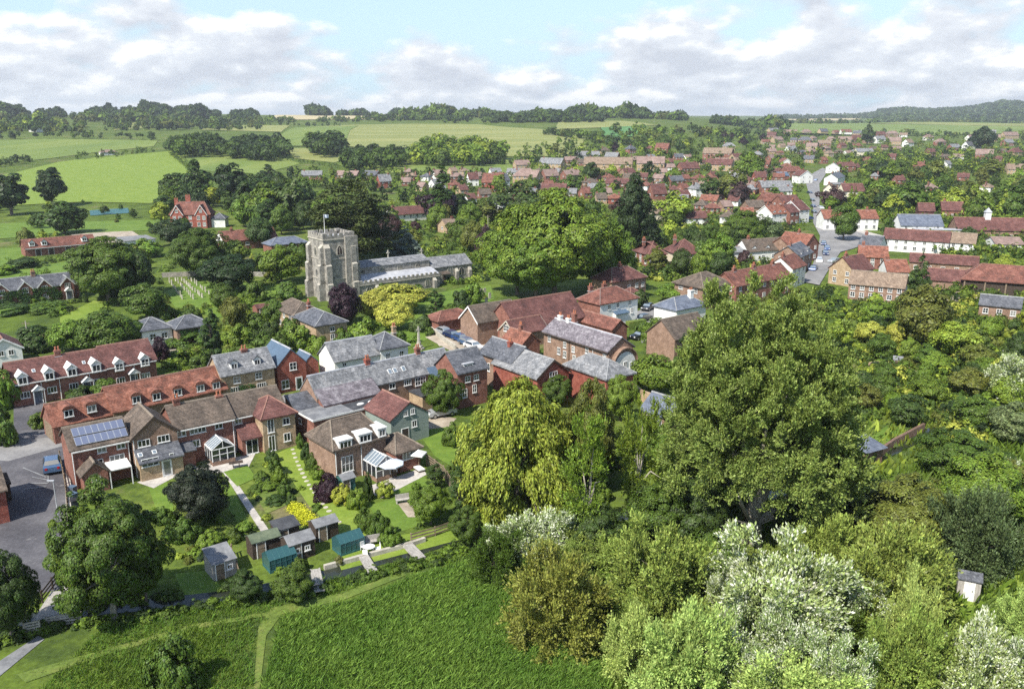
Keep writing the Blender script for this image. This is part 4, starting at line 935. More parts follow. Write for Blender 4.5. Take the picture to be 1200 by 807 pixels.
h.body(0, 0, h.L, 6.5, 4.8, 2.6, roof='hip', tile='tile_tan', wall='brick_brown', ins=3); h.roof.data.materials[0] = M['tile_maroon']; h.wins([(737,336),(746,334),(753,333)], .9, 1, 2, 2); h.chimney(u=5.5, y=3.2, z0=7.2, h=.8)
h = House('hipped_annex', 'small maroon hipped annex beside the Georgian house drive', 'annex', (745,348), (762,345), 2.3, 38)
h.body(0, 1.5, 3.8, 3.8, 2.3, 1.4, roof='hip', tile='tile_maroon', wall='brick_brown', ins=1.8); h.win(1.9, .8, 1.2, 1.1, 2, 1, at=1.5)
h = House('brown_hipped_house', 'square brick house with mossy brown hipped roof and white windows', 'house', (824,338), (857,333), 4.7, 36, 'the brown hipped brick house')
h.body(0, 0, h.L, 8.3, 4.7, 2.6, roof='hip', tile='tile_brown', wall='brick_brown', ins=3.6, ov=.5)
h.wins([(829,340),(846,337)], 1.1, 1.0, 3, 2); h.wins([(798,336),(815,341)], 1.2, 1.0, 3, 2, 'L', 0); h.wins([(798,349)], 1.2, 1.3, 3, 2, 'L', 0)
h = House('blue_slate_cottage', 'white cottage with blue slate roof and white chimney half hidden by the poplar', 'cottage', (793,364), (850,354), 2.9, 38, 'the blue slate cottage')
h.L = 9
h.body(0, 0, h.L, 6, 2.9, 2.0, roof='hip', tile='slate_blue', wall='render', ins=2.5); h.chimney(u=6.6, y=2.2, z0=4.3, h=1.7, mat='render', w=1.0, d=.8); h.win(1.5, 1.1, 1, 1); h.win(4, 1.1, 1, 1)
h = House('big_brick_gable', 'plain brown brick house end with a wide gable facing left, against the poplar', 'house', (791,397), (850,388), 4.6, 38, 'the plain brown brick gable')
h.L = 9
h.body(0, 0, h.L, 6.3, 4.6, 2.6, tile='tile_brown', wall='brick_brown'); h.win(4, 2.8, 1, 1); h.win(6, 2.8, 1, 1)
h = House('stream_outbuilding', 'small brick outbuilding with dark slate roof between the willow and the poplar', 'outbuilding', (752,478), (781,484), 2.6, -50)
h.L = 4.6
h.body(0, 0, h.L, 4.4, 2.6, 1.7, tile='slate_blue', wall='brick_brown'); h.door((762,490), mat='timber_dark'); h.win(3.2, 1, .7, .8)

# west side
h = House('stable_range', 'long low brick stable range with red tiled roof and white dormers behind the left field', 'stables', (29,291), (112,284), 2.6, 40, 'the red roofed stable range')
h.body(0, 0, h.L, 6, 2.6, 2.1, tile='tile_red', wall='brick', gutter='white')
for q in ((37.5,286),(52,285),(99,280.5)): h.dormer(q, w=1.5, h=1.1, at=.1, slope=.7, tile='tile_red')
for q in ((45,295),(60,294),(80,292),(95,291)): h.door(q, w=1.4, mat='timber_dark')
h = House('flat_roofed_store', 'pale flat roofed store behind the stable range', 'store', (146,283), (182,280), 3.0, 38)
h.body(0, 0, h.L, 11, 3, .1, roof='flat', tile='felt_grey', wall='render'); h.door((165,288), w=2)
h = House('gothic_mansion', 'tall red brick gothic mansion with steep roofs, dormers and clustered chimneys', 'mansion', (199,252), (246,252), 5.0, 6, 'the red brick gothic mansion')
h.body(0, 0, h.L, 8, 5.0, 4.6, roof='hip', tile='tile_red', wall='brick_bright', ins=2.6); h.body(1, -1.6, 4, 5, 5.4, 3.2, axis='y', tile='tile_red', wall='brick_bright', barge='white', nm='bay_'); h.body(h.L-5, -1.2, 4, 5, 5.4, 3.2, axis='y', tile='tile_red', wall='brick_bright', barge='white', nm='bay_')
for u, a in ((2, -1.6), (4, -1.6), (h.L-4, -1.2), (h.L-2, -1.2), (h.L/2, 0)):
    h.win(u, 3.3, 1.1, 1.4, 2, 2, at=a, style='far'); h.win(u, .8, 1.1, 1.5, 2, 2, at=a, style='far')
h.win(3, 6.0, 1, 1.2, 2, 2, at=-1.6, style='far'); h.win(h.L-3, 6.0, 1, 1.2, 2, 2, at=-1.2, style='far')
h.chimney(u=h.L*.42, y=4, z0=9.4, h=2.4, w=1.8, pots=4, mat='brick_bright'); h.chimney(u=h.L*.12, y=4, z0=8, h=2.6, w=1.4, pots=3, mat='brick_bright')
h.body(h.L+.1, 1, 5, 6, 3.2, 2, roof='hip', tile='slate_dark', wall='render', nm='annex_', ins=2.4)
h = House('red_roofed_cottage', 'brick cottage with plain red tiled roof left of the church tower', 'cottage', (262,283), (325,276), 3.0, 38, 'the red roofed cottage left of the tower')
h.body(0, 0, h.L, 7, 3, 2.6, tile='tile_red', wall='brick'); gable_panel(h, 0, 0, 7, 3, 2.6, 'render', -1); h.wins([(272,288),(290,285),(308,283)], 1.2, 1.0, 3, 1, style='far'); h.chimney(u=4, y=3.5, z0=5.4, h=1)
h = House('dark_slate_bungalow', 'low bungalow with dark blue hipped slate roof close left of the church tower', 'bungalow', (318,288), (361,284), 2.7, 38)
h.body(0, 0, h.L, 6.5, 2.7, 2.0, roof='hip', tile='slate_blue', wall='brick', ins=3); h.wins([(330,291),(345,289)], 1.4, 1, 3, 1, style='far')
def ivy(h, u0, u1, z0, z1, at=-.02, n=2600, seed=1, col=(.035,.08,.015)):
    rng = np.random.default_rng(seed); u = u0+(u1-u0)*rng.random(n); z = z0+(z1-z0)*rng.random(n)**1.2
    k = (np.sin(u*2.1)+np.sin(z*2.3+u)+rng.random(n)*1.4) > -.2; u, z = u[k], z[k]; n = len(u)
    pos = np.stack([u, at-.05-.2*rng.random(n), z], 1); nr = norm(np.array([[0, -1, .5]])+rng.normal(size=(n, 3))*.5)
    o = link(bpy.data.objects.new('ivy', quads_mesh('ivy', leaf_arrays(pos, nr, .28*(.7+.6*rng.random(n)), rng), M['leaf'])), h.root); o.color = (*col, 1)
h = House('ivy_house', 'ivy clad slate roofed house with a row of white edged gables at the left edge', 'house', (-34,345.5), (92,334.5), 3.4, 40, 'the ivy clad house')
h.body(0, 0, h.L, 6, 3.4, 2.1, tile='slate_dark', wall='brick')
for q in (2, 30, 53, 80):
    u = h.face(q,345)[0]; h.body(u-1.35, -.5, 2.7, 3.4, 3.6, 1.5, axis='y', tile='slate_dark', wall='brick', barge='white', nm='bay_', ov=.25)
    h.win(u, 2.6, 1.15, 1.2, 3, 2, at=-.5); (h.win(u, .6, 1.15, 1.2, 3, 2, at=-.5) if q != 80 else None)
u = h.face(80,345)[0]; h.door((82,352), at=-.5, mat='slate_blue'); h.porch(u, 1.5, 2.1, .9, -.5)
ivy(h, 1, h.face(72,345)[0], .1, 3.4, at=-.5, n=5200); ivy(h, 1, h.face(72,345)[0], .1, 3.4, at=-.02, n=3000, seed=5)
for q, y in ((39,3.0),(86,3.0)): h.chimney((q,325), y=y, z0=5.2, h=1.5, w=.8, mat='brick_brown')
h = House('courtyard_house', 'white walled courtyard house with L shaped hipped slate roof below the graveyard', 'house', (207,386), (238,381), 3.4, 38, 'the L shaped slate house')
h.L = 6.2
h.body(0, 0, h.L, 5.5, 3.4, 1.8, roof='hip', tile='slate_dark', wall='brick_brown', ins=2.5); h.body(-5.4, 2.2, 5.2, 6.5, 3.4, 1.7, roof='hip', tile='slate_dark', wall='render', ins=2.4, nm='white_'); h.win(4.4, 1.9, 1, .9); h.win(-3.6, 1.6, 1.1, 1.1, 2, 2, at=2.2); h.win(-1.6, 1.6, 1.1, 1.1, 2, 2, at=2.2)
ivy(h, .5, 3.8, .1, 3.2, n=900, seed=3)
h = House('two_tone_cottage', 'cottage with half brown tile and half grey slate hipped roof below the church tower', 'cottage', (322,361), (371,376), 3.5, -52, 'the two tone cottage')
L1 = h.face(345,367.5)[0]
h.body(0, 0, L1-.02, 5.6, 3.6, 2.0, roof='hip', tile='tile_brown', wall='brick_buff', ins=2.2); h.body(L1, -.2, h.L-L1, 6.2, 3.4, 1.9, roof='hip', tile='slate_dark', wall='brick_buff', nm='slate_', ins=2.6)
h.wins([(327,367),(333,369),(340,371)], .9, .9, 2, 1); h.wins([(329,377),(338,380)], .9, 1, 2, 1); h.win(3, 2, .9, .9, 2, 1, 'R', h.L); h.win(3, .5, .9, 1, 2, 1, 'R', h.L); h.chimney(u=L1, y=3, z0=5.3, h=.7, w=.6)
h = House('grey_dormer_cottage', 'buff brick cottage with pale slate roof and two arched white dormers', 'cottage', (258.7,440), (321,429.5), 4.6, 38, 'the grey slate cottage with two dormers')
h.body(0, 0, h.L, 5.2, 4.6, 2.2, tile='slate', wall='brick_buff'); h.chimney((285.5,410), y=2.6, z0=6.4, h=.9, w=.9)
for q in ((274.5,429),(301.5,424.5)): h.dormer(q, w=1.1, h=1.05, at=.5, slope=.85, tile='slate_dark')
h.wins([(277.5,445),(303,440)], 1.0, 1.0, 2, 2); h.wins([(276,457),(306.5,452)], 1.4, 1.0, 4, 1); ivy(h, h.L*.3, h.L*.62, 0, 2.6, n=700, seed=9)
h = House('red_gabled_house', 'bright red brick gabled house with blue metal roof next to the grey cottage', 'house', (324.7,430), (358,421), 4.2, 38, 'the bright red gabled house')
h.L = 4.6
h.body(0, 0, h.L, 7, 4.2, 2.3, axis='y', tile='metal_blue', wall='brick_bright', ov=.15, ridge='dressed'); h.body(h.L+.02, .8, 2.4, 4, 3.6, 1.2, axis='y', tile='metal_blue', wall='brick_bright', nm='side_', ov=.1)
h.win(2.5, 3.3, 1.1, 1.2, 2, 2); h.win(1.1, .6, 1.2, 1.4, 2, 2); h.door(None, u=3.3, mat='white', glazed=True)
h = House('white_slate_cottage', 'long white rendered cottage under grey slate in two steps, in front of the golden trees', 'cottage', (392,423.3), (445,414), 4.2, 37, 'the long white slate cottage')
L1 = h.L
h.body(0, 0, L1-.02, 5.6, 4.2, 2.2, tile='slate', wall='render', ridge='lead'); h.body(L1, -.4, 4.9, 6, 4.8, 2.1, roof='hip', tile='slate_dark', wall='render', nm='tall_', ins=2.5)
h.win(0, 0, .7, .6, 2, 1, px=(403.5,427)); h.win(L1+1.2, 3.0, .8, 1.1, 2, 2, at=-.4); h.win(L1+3.7, 3.0, .8, 1.1, 2, 2, at=-.4); h.chimney(u=L1+4.6, y=3.5, z0=6.2, h=1.1, w=.6, mat='brick_buff')
h = House('white_gable_cottage', 'white gabled cottage with maroon roof at the left edge', 'cottage', (-16,412), (25,405), 3.3, 38, 'the white gabled cottage at the left edge')
h.body(0, 0, h.L, 6.5, 3.3, 1.7, axis='y', tile='tile_maroon', wall='render', barge='white'); h.wins([(1,412),(13,412)], .8, .9)
g = G(12,611); u = Vector((math.cos(math.radians(38)), math.sin(math.radians(38)), 0))
h = House('corner_brick_building', 'red brick building with brown roof cut off by the left edge beside the car park', 'building', g-u*6, None, 3.6, 38, L=6)
h.body(0, 0, 6, 8.5, 3.6, 2.0, tile='tile_brown', wall='brick_bright'); h.win(3, 1, .6, .6, 1, 1, 'R', 6); h.body(6.03, 5.6, 1.0, 2.4, 2.0, .3, roof='lean', axis='x', tile='timber_dark', wall='timber_dark', nm='lean_to_')

# ------------------------------------------------------------------ the church
def church():
    o = P(382.5,352.5,0); rz = math.radians(37.5)
    h = House('flint_church', 'grey flint medieval church with square battlemented tower and lead roofed nave', 'church', o, None, 5, 37.5, 'the church', L=8.4)
    r = h.root; s = 7.7; HT = 14.9
    t = MB(); t.box(0, s, 0, s, -.3, HT-1.0)
    tw = t.build('tower', M['stone'], r)
    b = MB()
    for z in (4.6, 9.2): b.box(-.12, s+.12, -.12, s+.12, z, z+.22)
    b.box(-.16, s+.16, -.16, s+.16, HT-1.25, HT-1.0); b.build('string_course', M['dressed'], tw)
    p = MB(); e = .35
    for (x0, x1, y0, y1) in ((-.05, s+.05, -.05, e), (-.05, s+.05, s-e, s+.05), (-.05, e, e, s-e), (s-e, s+.05, e, s-e)): p.box(x0, x1, y0, y1, HT-1.0, HT-.35)
    for k in range(6):
        a = s*(k+.5)/6-.42
        if k in (0, 5): continue
        for (x0, x1, y0, y1) in ((a, a+.84, -.05, e), (a, a+.84, s-e, s+.05), (-.05, e, a, a+.84), (s-e, s+.05, a, a+.84)): p.box(x0, x1, y0, y1, HT-.352, HT+.25)
    for (x, y) in ((-.05, -.05), (s-1.2, -.05), (-.05, s-1.2), (s-1.2, s-1.2)): p.box(x, x+1.25, y, y+1.25, HT-.353, HT+.3)
    p.build('battlements', M['stone'], tw)
    MB().box(.3, s-.3, .3, s-.3, HT-1.0, HT-.8).build('tower_roof', M['lead'], tw)
    for (x, y, dx, dy) in ((0, 0, 0, -1), (0, 0, -1, 0), (s-1.3, 0, 0, -1), (0, s-1.3, -1, 0), (s, s-1.3, 1, 0), (s, 0, 1, 0)):
        q = MB()
        for k, (out, z1) in enumerate(((1.55, 3.8), (1.2, 8.0), (.8, 12.0))):
            out -= .0; z0 = (-.3, 3.8, 8.0)[k]
            if dx: x0, x1, y0, y1 = (x-out, x, y, y+1.3) if dx < 0 else (x, x+out, y, y+1.3)
            else: x0, x1, y0, y1 = x, x+1.3, y-out, y
            q.box(x0, x1, y0, y1, z0, z1)
            if dx: q.prism([(x, z1), (x0 if dx < 0 else x1, z1), (x, z1+.75)], y0, y1, 'y', 1)
            else: q.prism([(y, z1), (y0, z1), (y, z1+.75)], x0, x1, 'x', 1)
        q.build('buttress', [M['stone'], M['dressed']], tw)
    # stair turret at the front right corner
    MB().box(s-2.6, s+.5, -.7, .0, -.3, HT-.6).build('stair_turret', M['stone'], tw)
    def lancet(px_, w, hh, face, at, z, u, mat='dressed'):
        f = MB(); pts = [(-w/2, 0), (w/2, 0), (w/2, hh*.6), (w*.3, hh*.85), (0, hh), (-w*.3, hh*.85), (-w/2, hh*.6)]
        f.prism([(x*1.35, z_*1.1-.08) for x, z_ in pts], -.09, .01, 'y')
        rz_ = {'F': 0, 'L': -math.pi/2, 'R': math.pi/2}[face]; o2 = f.build('window', M[mat], r); o2.location = (u, at, z) if face == 'F' else (at, u, z); o2.rotation_euler = (0, 0, rz_)
        MB().prism([(x*.96, z_*.97) for x, z_ in pts], -.1, .0, 'y').build('pane', M['glass'], o2)
        MB().box(-.05, .05, -.13, -.02, .05, hh*.8).build('mullion', M[mat], o2)
    lancet(0, 1.1, 2.1, 'F', 0, 10.2, 3.9); lancet(0, 1.0, 2.0, 'L', 0, 10.0, 4.2); lancet(0, 1.0, 1.5, 'L', 0, 5.4, 4.2)
    f = MB().tube((2.4, 4, HT-.9), (2.4, 4, HT+4.2), .07, .05, 6); fo = f.build('flagpole', M['white'], tw)
    fl = MB(); n = 8
    for i in range(n): x0, x1 = i*.14, (i+1)*.14; y0, y1 = .12*math.sin(i*1.1), .12*math.sin((i+1)*1.1); fl.add([(2.45+x0, 4+y0, HT+3.4-x0*.15), (2.45+x1, 4+y1, HT+3.4-x1*.15), (2.45+x1, 4+y1, HT+4.1-x1*.1), (2.45+x0, 4+y0, HT+4.1-x0*.1)], [(0, 1, 2, 3)])
    fl.build('flag', M['parasol'], fo)
    # nave, clerestory, aisle and chancel
    NL = h.face(503,312,'F',2.5)[0]-s; AL = NL
    h.body(s+.02, 2.4, NL, 6.2, 6.1, 1.0, tile='lead', wall='stone', nm='nave_', ov=.15, ridge='lead')
    h.roof.data.materials[0] = M['slate']
    for k in range(4): h.win(s+NL*(.14+.235*k), 4.75, 1.25, .9, 3, 1, at=2.4, style='stone')
    h.body(s+.02, -1.4, NL+.4, 3.78, 3.1, 1.3, roof='lean', tile='lead', wall='stone', nm='aisle_', ov=-.35)
    q = MB(); q.box(s+.02, s+NL+.42, -1.55, -1.2, 2.7, 3.4, 0)
    for k in range(17): x = s+.2+(NL)*k/17; q.box(x, x+NL/34, -1.55, -1.2, 3.4, 3.85, 0)
    q.box(s+.02, s+NL+.45, -1.62, -1.55, 2.7, 2.85, 1); q.build('parapet', [M['stone'], M['dressed']], r)
    for x in (s+2.5, s+6.5, s+NL-3.0): lancet(0, 1.1, 1.7, 'F', -1.4, .7, x)
    for x in (s+4.5, s+NL-1.2): q = MB().box(x-.4, x+.4, -2.3, -1.4, -.3, 1.9).prism([(-2.3, 1.9), (-1.4, 1.9), (-1.4, 2.65)], x-.4, x+.4, 'x', 1); q.build('buttress', [M['stone'], M['dressed']], r)
    x0 = s+NL+.45; CL = 11.8
    h.body(x0, 1.6, CL, 6.4, 4.2, 2.0, tile='slate', wall='dressed', nm='chancel_', ov=.2, ridge='dressed'); h.wall.data.materials[0] = M['stone']
    lancet(0, 1.5, 2.1, 'F', 1.6, 2.0, x0+5.2); lancet(0, 1.3, 1.9, 'F', 1.6, 1.8, x0+8.6)
    MB().prism([(x0+3.0, 0), (x0+4.0, 0), (x0+4.0, 1.6), (x0+3.5, 2.1), (x0+3.0, 1.6)], 1.53, 1.59, 'y').build('door', M['timber_dark'], r)
    MB().slab([(x0+2.2, .5, 2.5), (x0+4.6, .5, 2.5), (x0+4.6, 1.6, 3.1), (x0+2.2, 1.6, 3.1)], .12).build('door_canopy', M['tile_brown'], r)
    for x in (x0+6.9, x0+CL-.9): q = MB().box(x-.4, x+.4, .8, 1.6, -.3, 2.8).prism([(.8, 2.8), (1.6, 2.8), (1.6, 3.6)], x-.4, x+.4, 'x', 1); q.build('buttress', [M['stone'], M['dressed']], r)
    for x, y, z in ((s+NL-.3, 5.5, 7.1), (s+NL*.62, 8.4, 7.0)):
        MB().box(x-.12, x+.12, y-.12, y+.12, z-.6, z+1.7).box(x-.45, x+.45, y-.1, y+.1, z+.9, z+1.15).build('gable_cross', M['dressed'], r)
church()

# ------------------------------------------------------------------ high street and east side
def row(name, label, cat, A, B, eh, ang, d, rise, tile, wall, roof='gable', axis='x', nw=3, L=None, ref=None, barge=None, dorm=0, ch=1, storeys=2, group=None, gutter=None, ins=None, wh=1.0, y0=0):
    h = House(name, label, cat, A, B, eh, ang, ref, group, L)
    h.body(0, y0, h.L, d, eh, rise, roof=roof, axis=axis, tile=tile, wall=wall, barge=barge, gutter=gutter, ins=ins)
    fs = ('F',) if abs(ang) < 20 else ('F', 'L') if ang > 0 else ('F', 'R')
    for f in fs:
        ln = h.L if f == 'F' else d; n = nw if f == 'F' else max(1, int(d/3)); at = y0 if f == 'F' else 0 if f == 'L' else h.L
        for k in range(n):
            u = ln*(k+.5)/n+(y0 if f != 'F' else 0)
            if storeys > 1: h.win(u, eh-1.35, .95, wh, 2, 2, f, at, 'far')
            h.win(u, .75, 1.05, 1.15, 2, 2, f, at, 'far')
    sl = rise/((d if axis == 'x' else h.L)/2)
    for k in range(dorm): h.dormer(u=h.L*(k+.5)/dorm, z=eh-.2, w=1.3, h=1.1, at=.4, slope=sl, tile=tile)
    for k in range(ch): h.chimney(u=h.L*(.15+.7*k/max(1, ch-1)) if axis == 'x' else h.L/2, y=y0+d/2, z0=eh+rise, h=.9, w=.8, pots=2)
    return h
row('street_terrace', 'curved red tiled terrace on the left of the high street, nearest the poplar', 'terrace', (863,335), (928,315), 4.6, 39, 6.5, 2.4, 'tile_red', 'brick', nw=7, ref='the red terrace on the high street', ch=3)
row('street_house', 'tiled street house joining the red terrace above the parked cars', 'house', (929,315), (945,304), 4.8, 50, 6.5, 2.4, 'tile_red', 'render', nw=3, ch=1)
row('street_house', 'dark slate street house with curved dormers halfway along the left of the street', 'house', (938,301), (953,288), 4.8, 55, 7, 2.4, 'slate_dark', 'brick_brown', nw=2, dorm=2)
row('street_house', 'orange tiled corner house where the high street bends', 'house', (944,288), (960,280), 4.8, 40, 9, 2.8, 'tile_orange', 'brick', nw=2, axis='y', ref='the orange corner house')
row('street_house', 'low orange tiled house behind the corner house', 'house', (926,290), (941,286), 4.2, 38, 7, 2.4, 'tile_orange', 'brick_brown', nw=2, ch=0)
row('dormered_row', 'white walled row with dark brown roof and white dormers, left of the street terrace', 'house', (877,294.5), (924,290), 3.2, 22, 6.5, 2.8, 'tile_brown', 'render', nw=4, dorm=3, storeys=1)
row('white_gabled_house', 'white house with orange roof and three white dormers at the street bend', 'house', (905,251), (925,248), 4.6, 30, 8, 2.8, 'tile_orange', 'render', nw=3, dorm=3, barge='white', ref='the white dormered house')
row('street_house', 'narrow brick fronted house with maroon roof between two white houses', 'house', (926,249), (937,246.5), 5.0, 32, 8, 2.6, 'tile_maroon', 'brick', nw=2)
row('street_house', 'tall white fronted house with maroon roof on the high street', 'house', (937,246), (949,243), 5.4, 32, 9, 3, 'tile_maroon', 'render', nw=2, barge='white', ref='the tall white street house')
row('slate_hall', 'brick hall with pale slate roof carrying dark panels beside the upper street', 'hall', (893,219.5), (929,219), 4.2, 2, 9, 3, 'slate', 'brick', nw=5, ref='the slate roofed brick hall')
row('street_house', 'white gable ended house on the upper left of the street', 'house', (938,206), (953,203), 5, 20, 8, 3, 'tile_maroon', 'render', nw=2, axis='y', barge='white', ref='the white gable on the upper street')
row('street_house', 'red roofed house just behind the upper white gable', 'house', (922,201), (940,199), 4.6, 15, 9, 3, 'tile_red', 'brick', nw=3)
row('street_house', 'small white gable under a red roof at the back of the upper street', 'house', (917,190), (928,189), 4.5, 15, 8, 2.8, 'tile_red', 'render', axis='y', nw=1, barge='white')
row('street_house', 'pale blue roofed shed like house on the upper street', 'house', (913,206), (925,205), 3.2, 10, 8, 2, 'metal_blue', 'brick', nw=1, ch=0)
row('street_house', 'white gabled house at the top of the street on the right', 'house', (968,196), (984,196), 4.6, -25, 8, 3, 'slate_dark', 'render', axis='y', nw=2, barge='white')
row('street_house', 'red roofed pair of houses right of the top of the street', 'house', (984,195), (1003,194), 4.6, 10, 8, 2.8, 'tile_maroon', 'brick', nw=3, ch=2)
row('cream_gable_shop', 'cream gabled shop facing the middle of the street', 'shop', (965,222), (977,221), 4.5, -20, 8, 2.6, 'tile_brown', 'cream', axis='y', nw=2)
row('long_cream_house', 'long cream house with maroon and tan roof right of the street', 'house', (989,224), (1014,223), 4.4, 0, 9, 3.4, 'tile_maroon', 'cream', nw=4, ref='the long cream house')
row('street_house', 'red roofed house in the row left of the middle street', 'house', (896,236), (917,233), 4.2, 12, 8, 2.8, 'tile_red', 'brick', nw=3)
row('street_house', 'maroon roofed house beside the middle street below the slate hall', 'house', (918,238), (939,234), 4.4, 20, 8, 2.8, 'tile_maroon', 'brick', nw=3)
row('street_house', 'low brown roofed workshop left of the white dormered house', 'house', (878,243), (898,241), 3.4, 10, 8, 2.4, 'tile_brown', 'brick_brown', nw=3, storeys=1, ch=0)
row('street_house', 'dark slate terrace running down the right side of the upper street', 'terrace', (975,206), None, 4.4, 240, 8, 2.6, 'slate_dark', 'render', nw=4, ch=2, L=26)
row('street_house', 'flat roofed grey building right of the cream gabled shop', 'shop', (977,216), (990,215), 4.0, 0, 9, .5, 'felt_grey', 'brick_brown', nw=3, ch=0)
row('white_villa', 'tall cream white villa with slate roof among trees, right of the upper street', 'villa', (1005,178), (1024,178), 6, 5, 9, 3.4, 'slate', 'cream', nw=3, ch=2, axis='x', ref='the cream white villa')
h = row('square_inn', 'long white inn with orange tiled roof behind the square tree', 'inn', (966,256), (1030,254), 4.4, 0, 8, 2.6, 'tile_orange', 'render', nw=7, ref='the white inn on the square', ch=2)
row('white_long_terrace', 'very long white terrace with maroon and tan roof behind the hedge', 'terrace', (1035,278.7), (1112,283.4), 4.0, -31, 6.5, 2.6, 'tile_maroon', 'render', nw=7, ref='the long white terrace', ch=0)
row('white_end_house', 'tan roofed white house at the right end of the long white terrace', 'house', (1112.6,283.5), (1143,285.5), 3.9, -31, 6.6, 2.5, 'tile_tan', 'render', nw=3, ch=0)
h = row('modern_blue_house', 'modern white house with broad blue slate roof and cream flat roofed wing', 'house', (1056,264), (1106,263), 4.4, -6, 9, 3.2, 'slate_blue', 'render', nw=4, ref='the modern blue roofed house', ch=0)
h.body(4, -4, 16, 3.95, 3.4, .1, roof='flat', tile='lead', wall='cream', nm='wing_')
h = row('stable_barn', 'long maroon roofed barn with white cupola at the right edge', 'barn', (1122,269), (1215,274), 3.4, -8, 9, 3.6, 'tile_maroon', 'brick_brown', nw=8, storeys=1, ref='the barn with white cupola', ch=0)
mb = MB(); u = h.face(1156,262,'F',4.5)[0]; mb.box(u-.9, u+.9, 3.6, 5.4, 6.2, 9); mb.add([(u-1.1, 3.4, 9), (u+1.1, 3.4, 9), (u+1.1, 5.6, 9), (u-1.1, 5.6, 9), (u, 4.5, 10.6)], [(0, 1, 4), (1, 2, 4), (2, 3, 4), (3, 0, 4), (3, 2, 1, 0)], 1); mb.build('cupola', [M['white'], M['lead']], h.root)
row('tan_roofed_shed', 'low shed with faded tan roof in front of the cupola barn', 'shed', (1167,286), (1200,288), 2.6, -8, 9, 1.6, 'tile_pink', 'render', nw=2, storeys=1, ch=0)
h = House('open_fronted_barn', 'large open fronted barn with bright red tiled roof and interior shade painted dark', 'barn', (1129,327), (1190,333), 3.2, -28, 'the open fronted red barn')
h.L = 18; h.body(0, 0, 18, 9, 3.2, 3.4, roof='hip', tile='tile_red', wall='timber_dark', ins=3.5, ov=.6); h.body(-9, 1, 9.0, 6, 2.4, 2.2, tile='tile_maroon', wall='brick_brown', nm='side_')  # closed dark wall colour stands in for shade inside the open front
for k in range(5): MB().box(.2+k*4.3, .5+k*4.3, -.28, -.03, 0, 3.2).build('post', M['timber'], h.root)
row('long_tile_row', 'pinkish brick row with mottled brown roof right of the poplar top', 'terrace', (995,331.5), (1060,338), 3.8, -30, 6, 2.4, 'tile_tan', 'brick_brown', nw=6, ref='the brown roofed row', ch=0)
row('tan_gable_cottage', 'cottage with maroon roof and tan gable at the lower end of the street', 'cottage', (1001,318), (1024,312), 4, 35, 7, 3, 'tile_maroon', 'brick_buff', nw=3, ref='the tan gabled cottage')
row('slate_street_cottage', 'white and slate cottage at the corner of the square', 'cottage', (1006,287), (1030,290), 4, -40, 7, 2.6, 'slate_dark', 'render', nw=3, ch=1)
row('red_roof_cottage', 'low red roofed cottage below the corner of the square', 'cottage', (1006,300), (1040,303), 3.4, -20, 6.5, 2.4, 'tile_orange', 'brick', nw=3)
row('orange_roof_cottage', 'orange roofed cottage with white front beside a dark fir', 'cottage', (1040,318), (1066,317), 3.2, -5, 6.5, 2.4, 'tile_orange', 'render', nw=3, ref='the orange roofed cottage')
row('long_low_barn', 'long low dark maroon barn roof behind the orange cottage', 'barn', (1066,306), (1146,315), 2.8, -25, 5.5, 1.8, 'tile_maroon', 'brick_brown', nw=5, storeys=1, ch=0)
row('garden_slate_shed', 'long low slate roofed shed in the trees at the right edge', 'shed', (1148,356), (1196,364), 2.6, -32, 4.6, 1.6, 'slate_dark', 'brick_brown', nw=3, storeys=1, ch=0)
row('maroon_barn_pair', 'dark maroon timber barn among trees', 'barn', (1077,247), (1096,246), 3.2, -15, 8, 2.8, 'tile_maroon', 'tile_maroon', nw=2, storeys=1, ch=0)
row('maroon_barn_pair', 'dark maroon timber house with pale chimney among trees', 'barn', (1104,246), (1130,247), 3.4, -15, 8, 3, 'tile_maroon', 'brick', nw=3, storeys=1, ch=1)
row('hipped_villa', 'maroon hipped roof villa left of the bright green tree behind the brown hipped house', 'villa', (792,298), (824,297), 3.6, 10, 9, 3.6, 'tile_maroon', 'cream', roof='hip', nw=4, ins=4, ref='the maroon hipped villa')
row('hipped_villa', 'smaller maroon hipped villa hidden by trees behind the Georgian house', 'villa', (760,299), (781,297), 3.4, 20, 9, 3.2, 'tile_maroon', 'brick', roof='hip', nw=3, ins=4)
row('white_flat_house', 'low house with pale flat roof left of the dormered row', 'house', (857,296), (878,294), 3.0, 20, 7, 1.0, 'felt_grey', 'render', nw=3, storeys=1, ch=0)

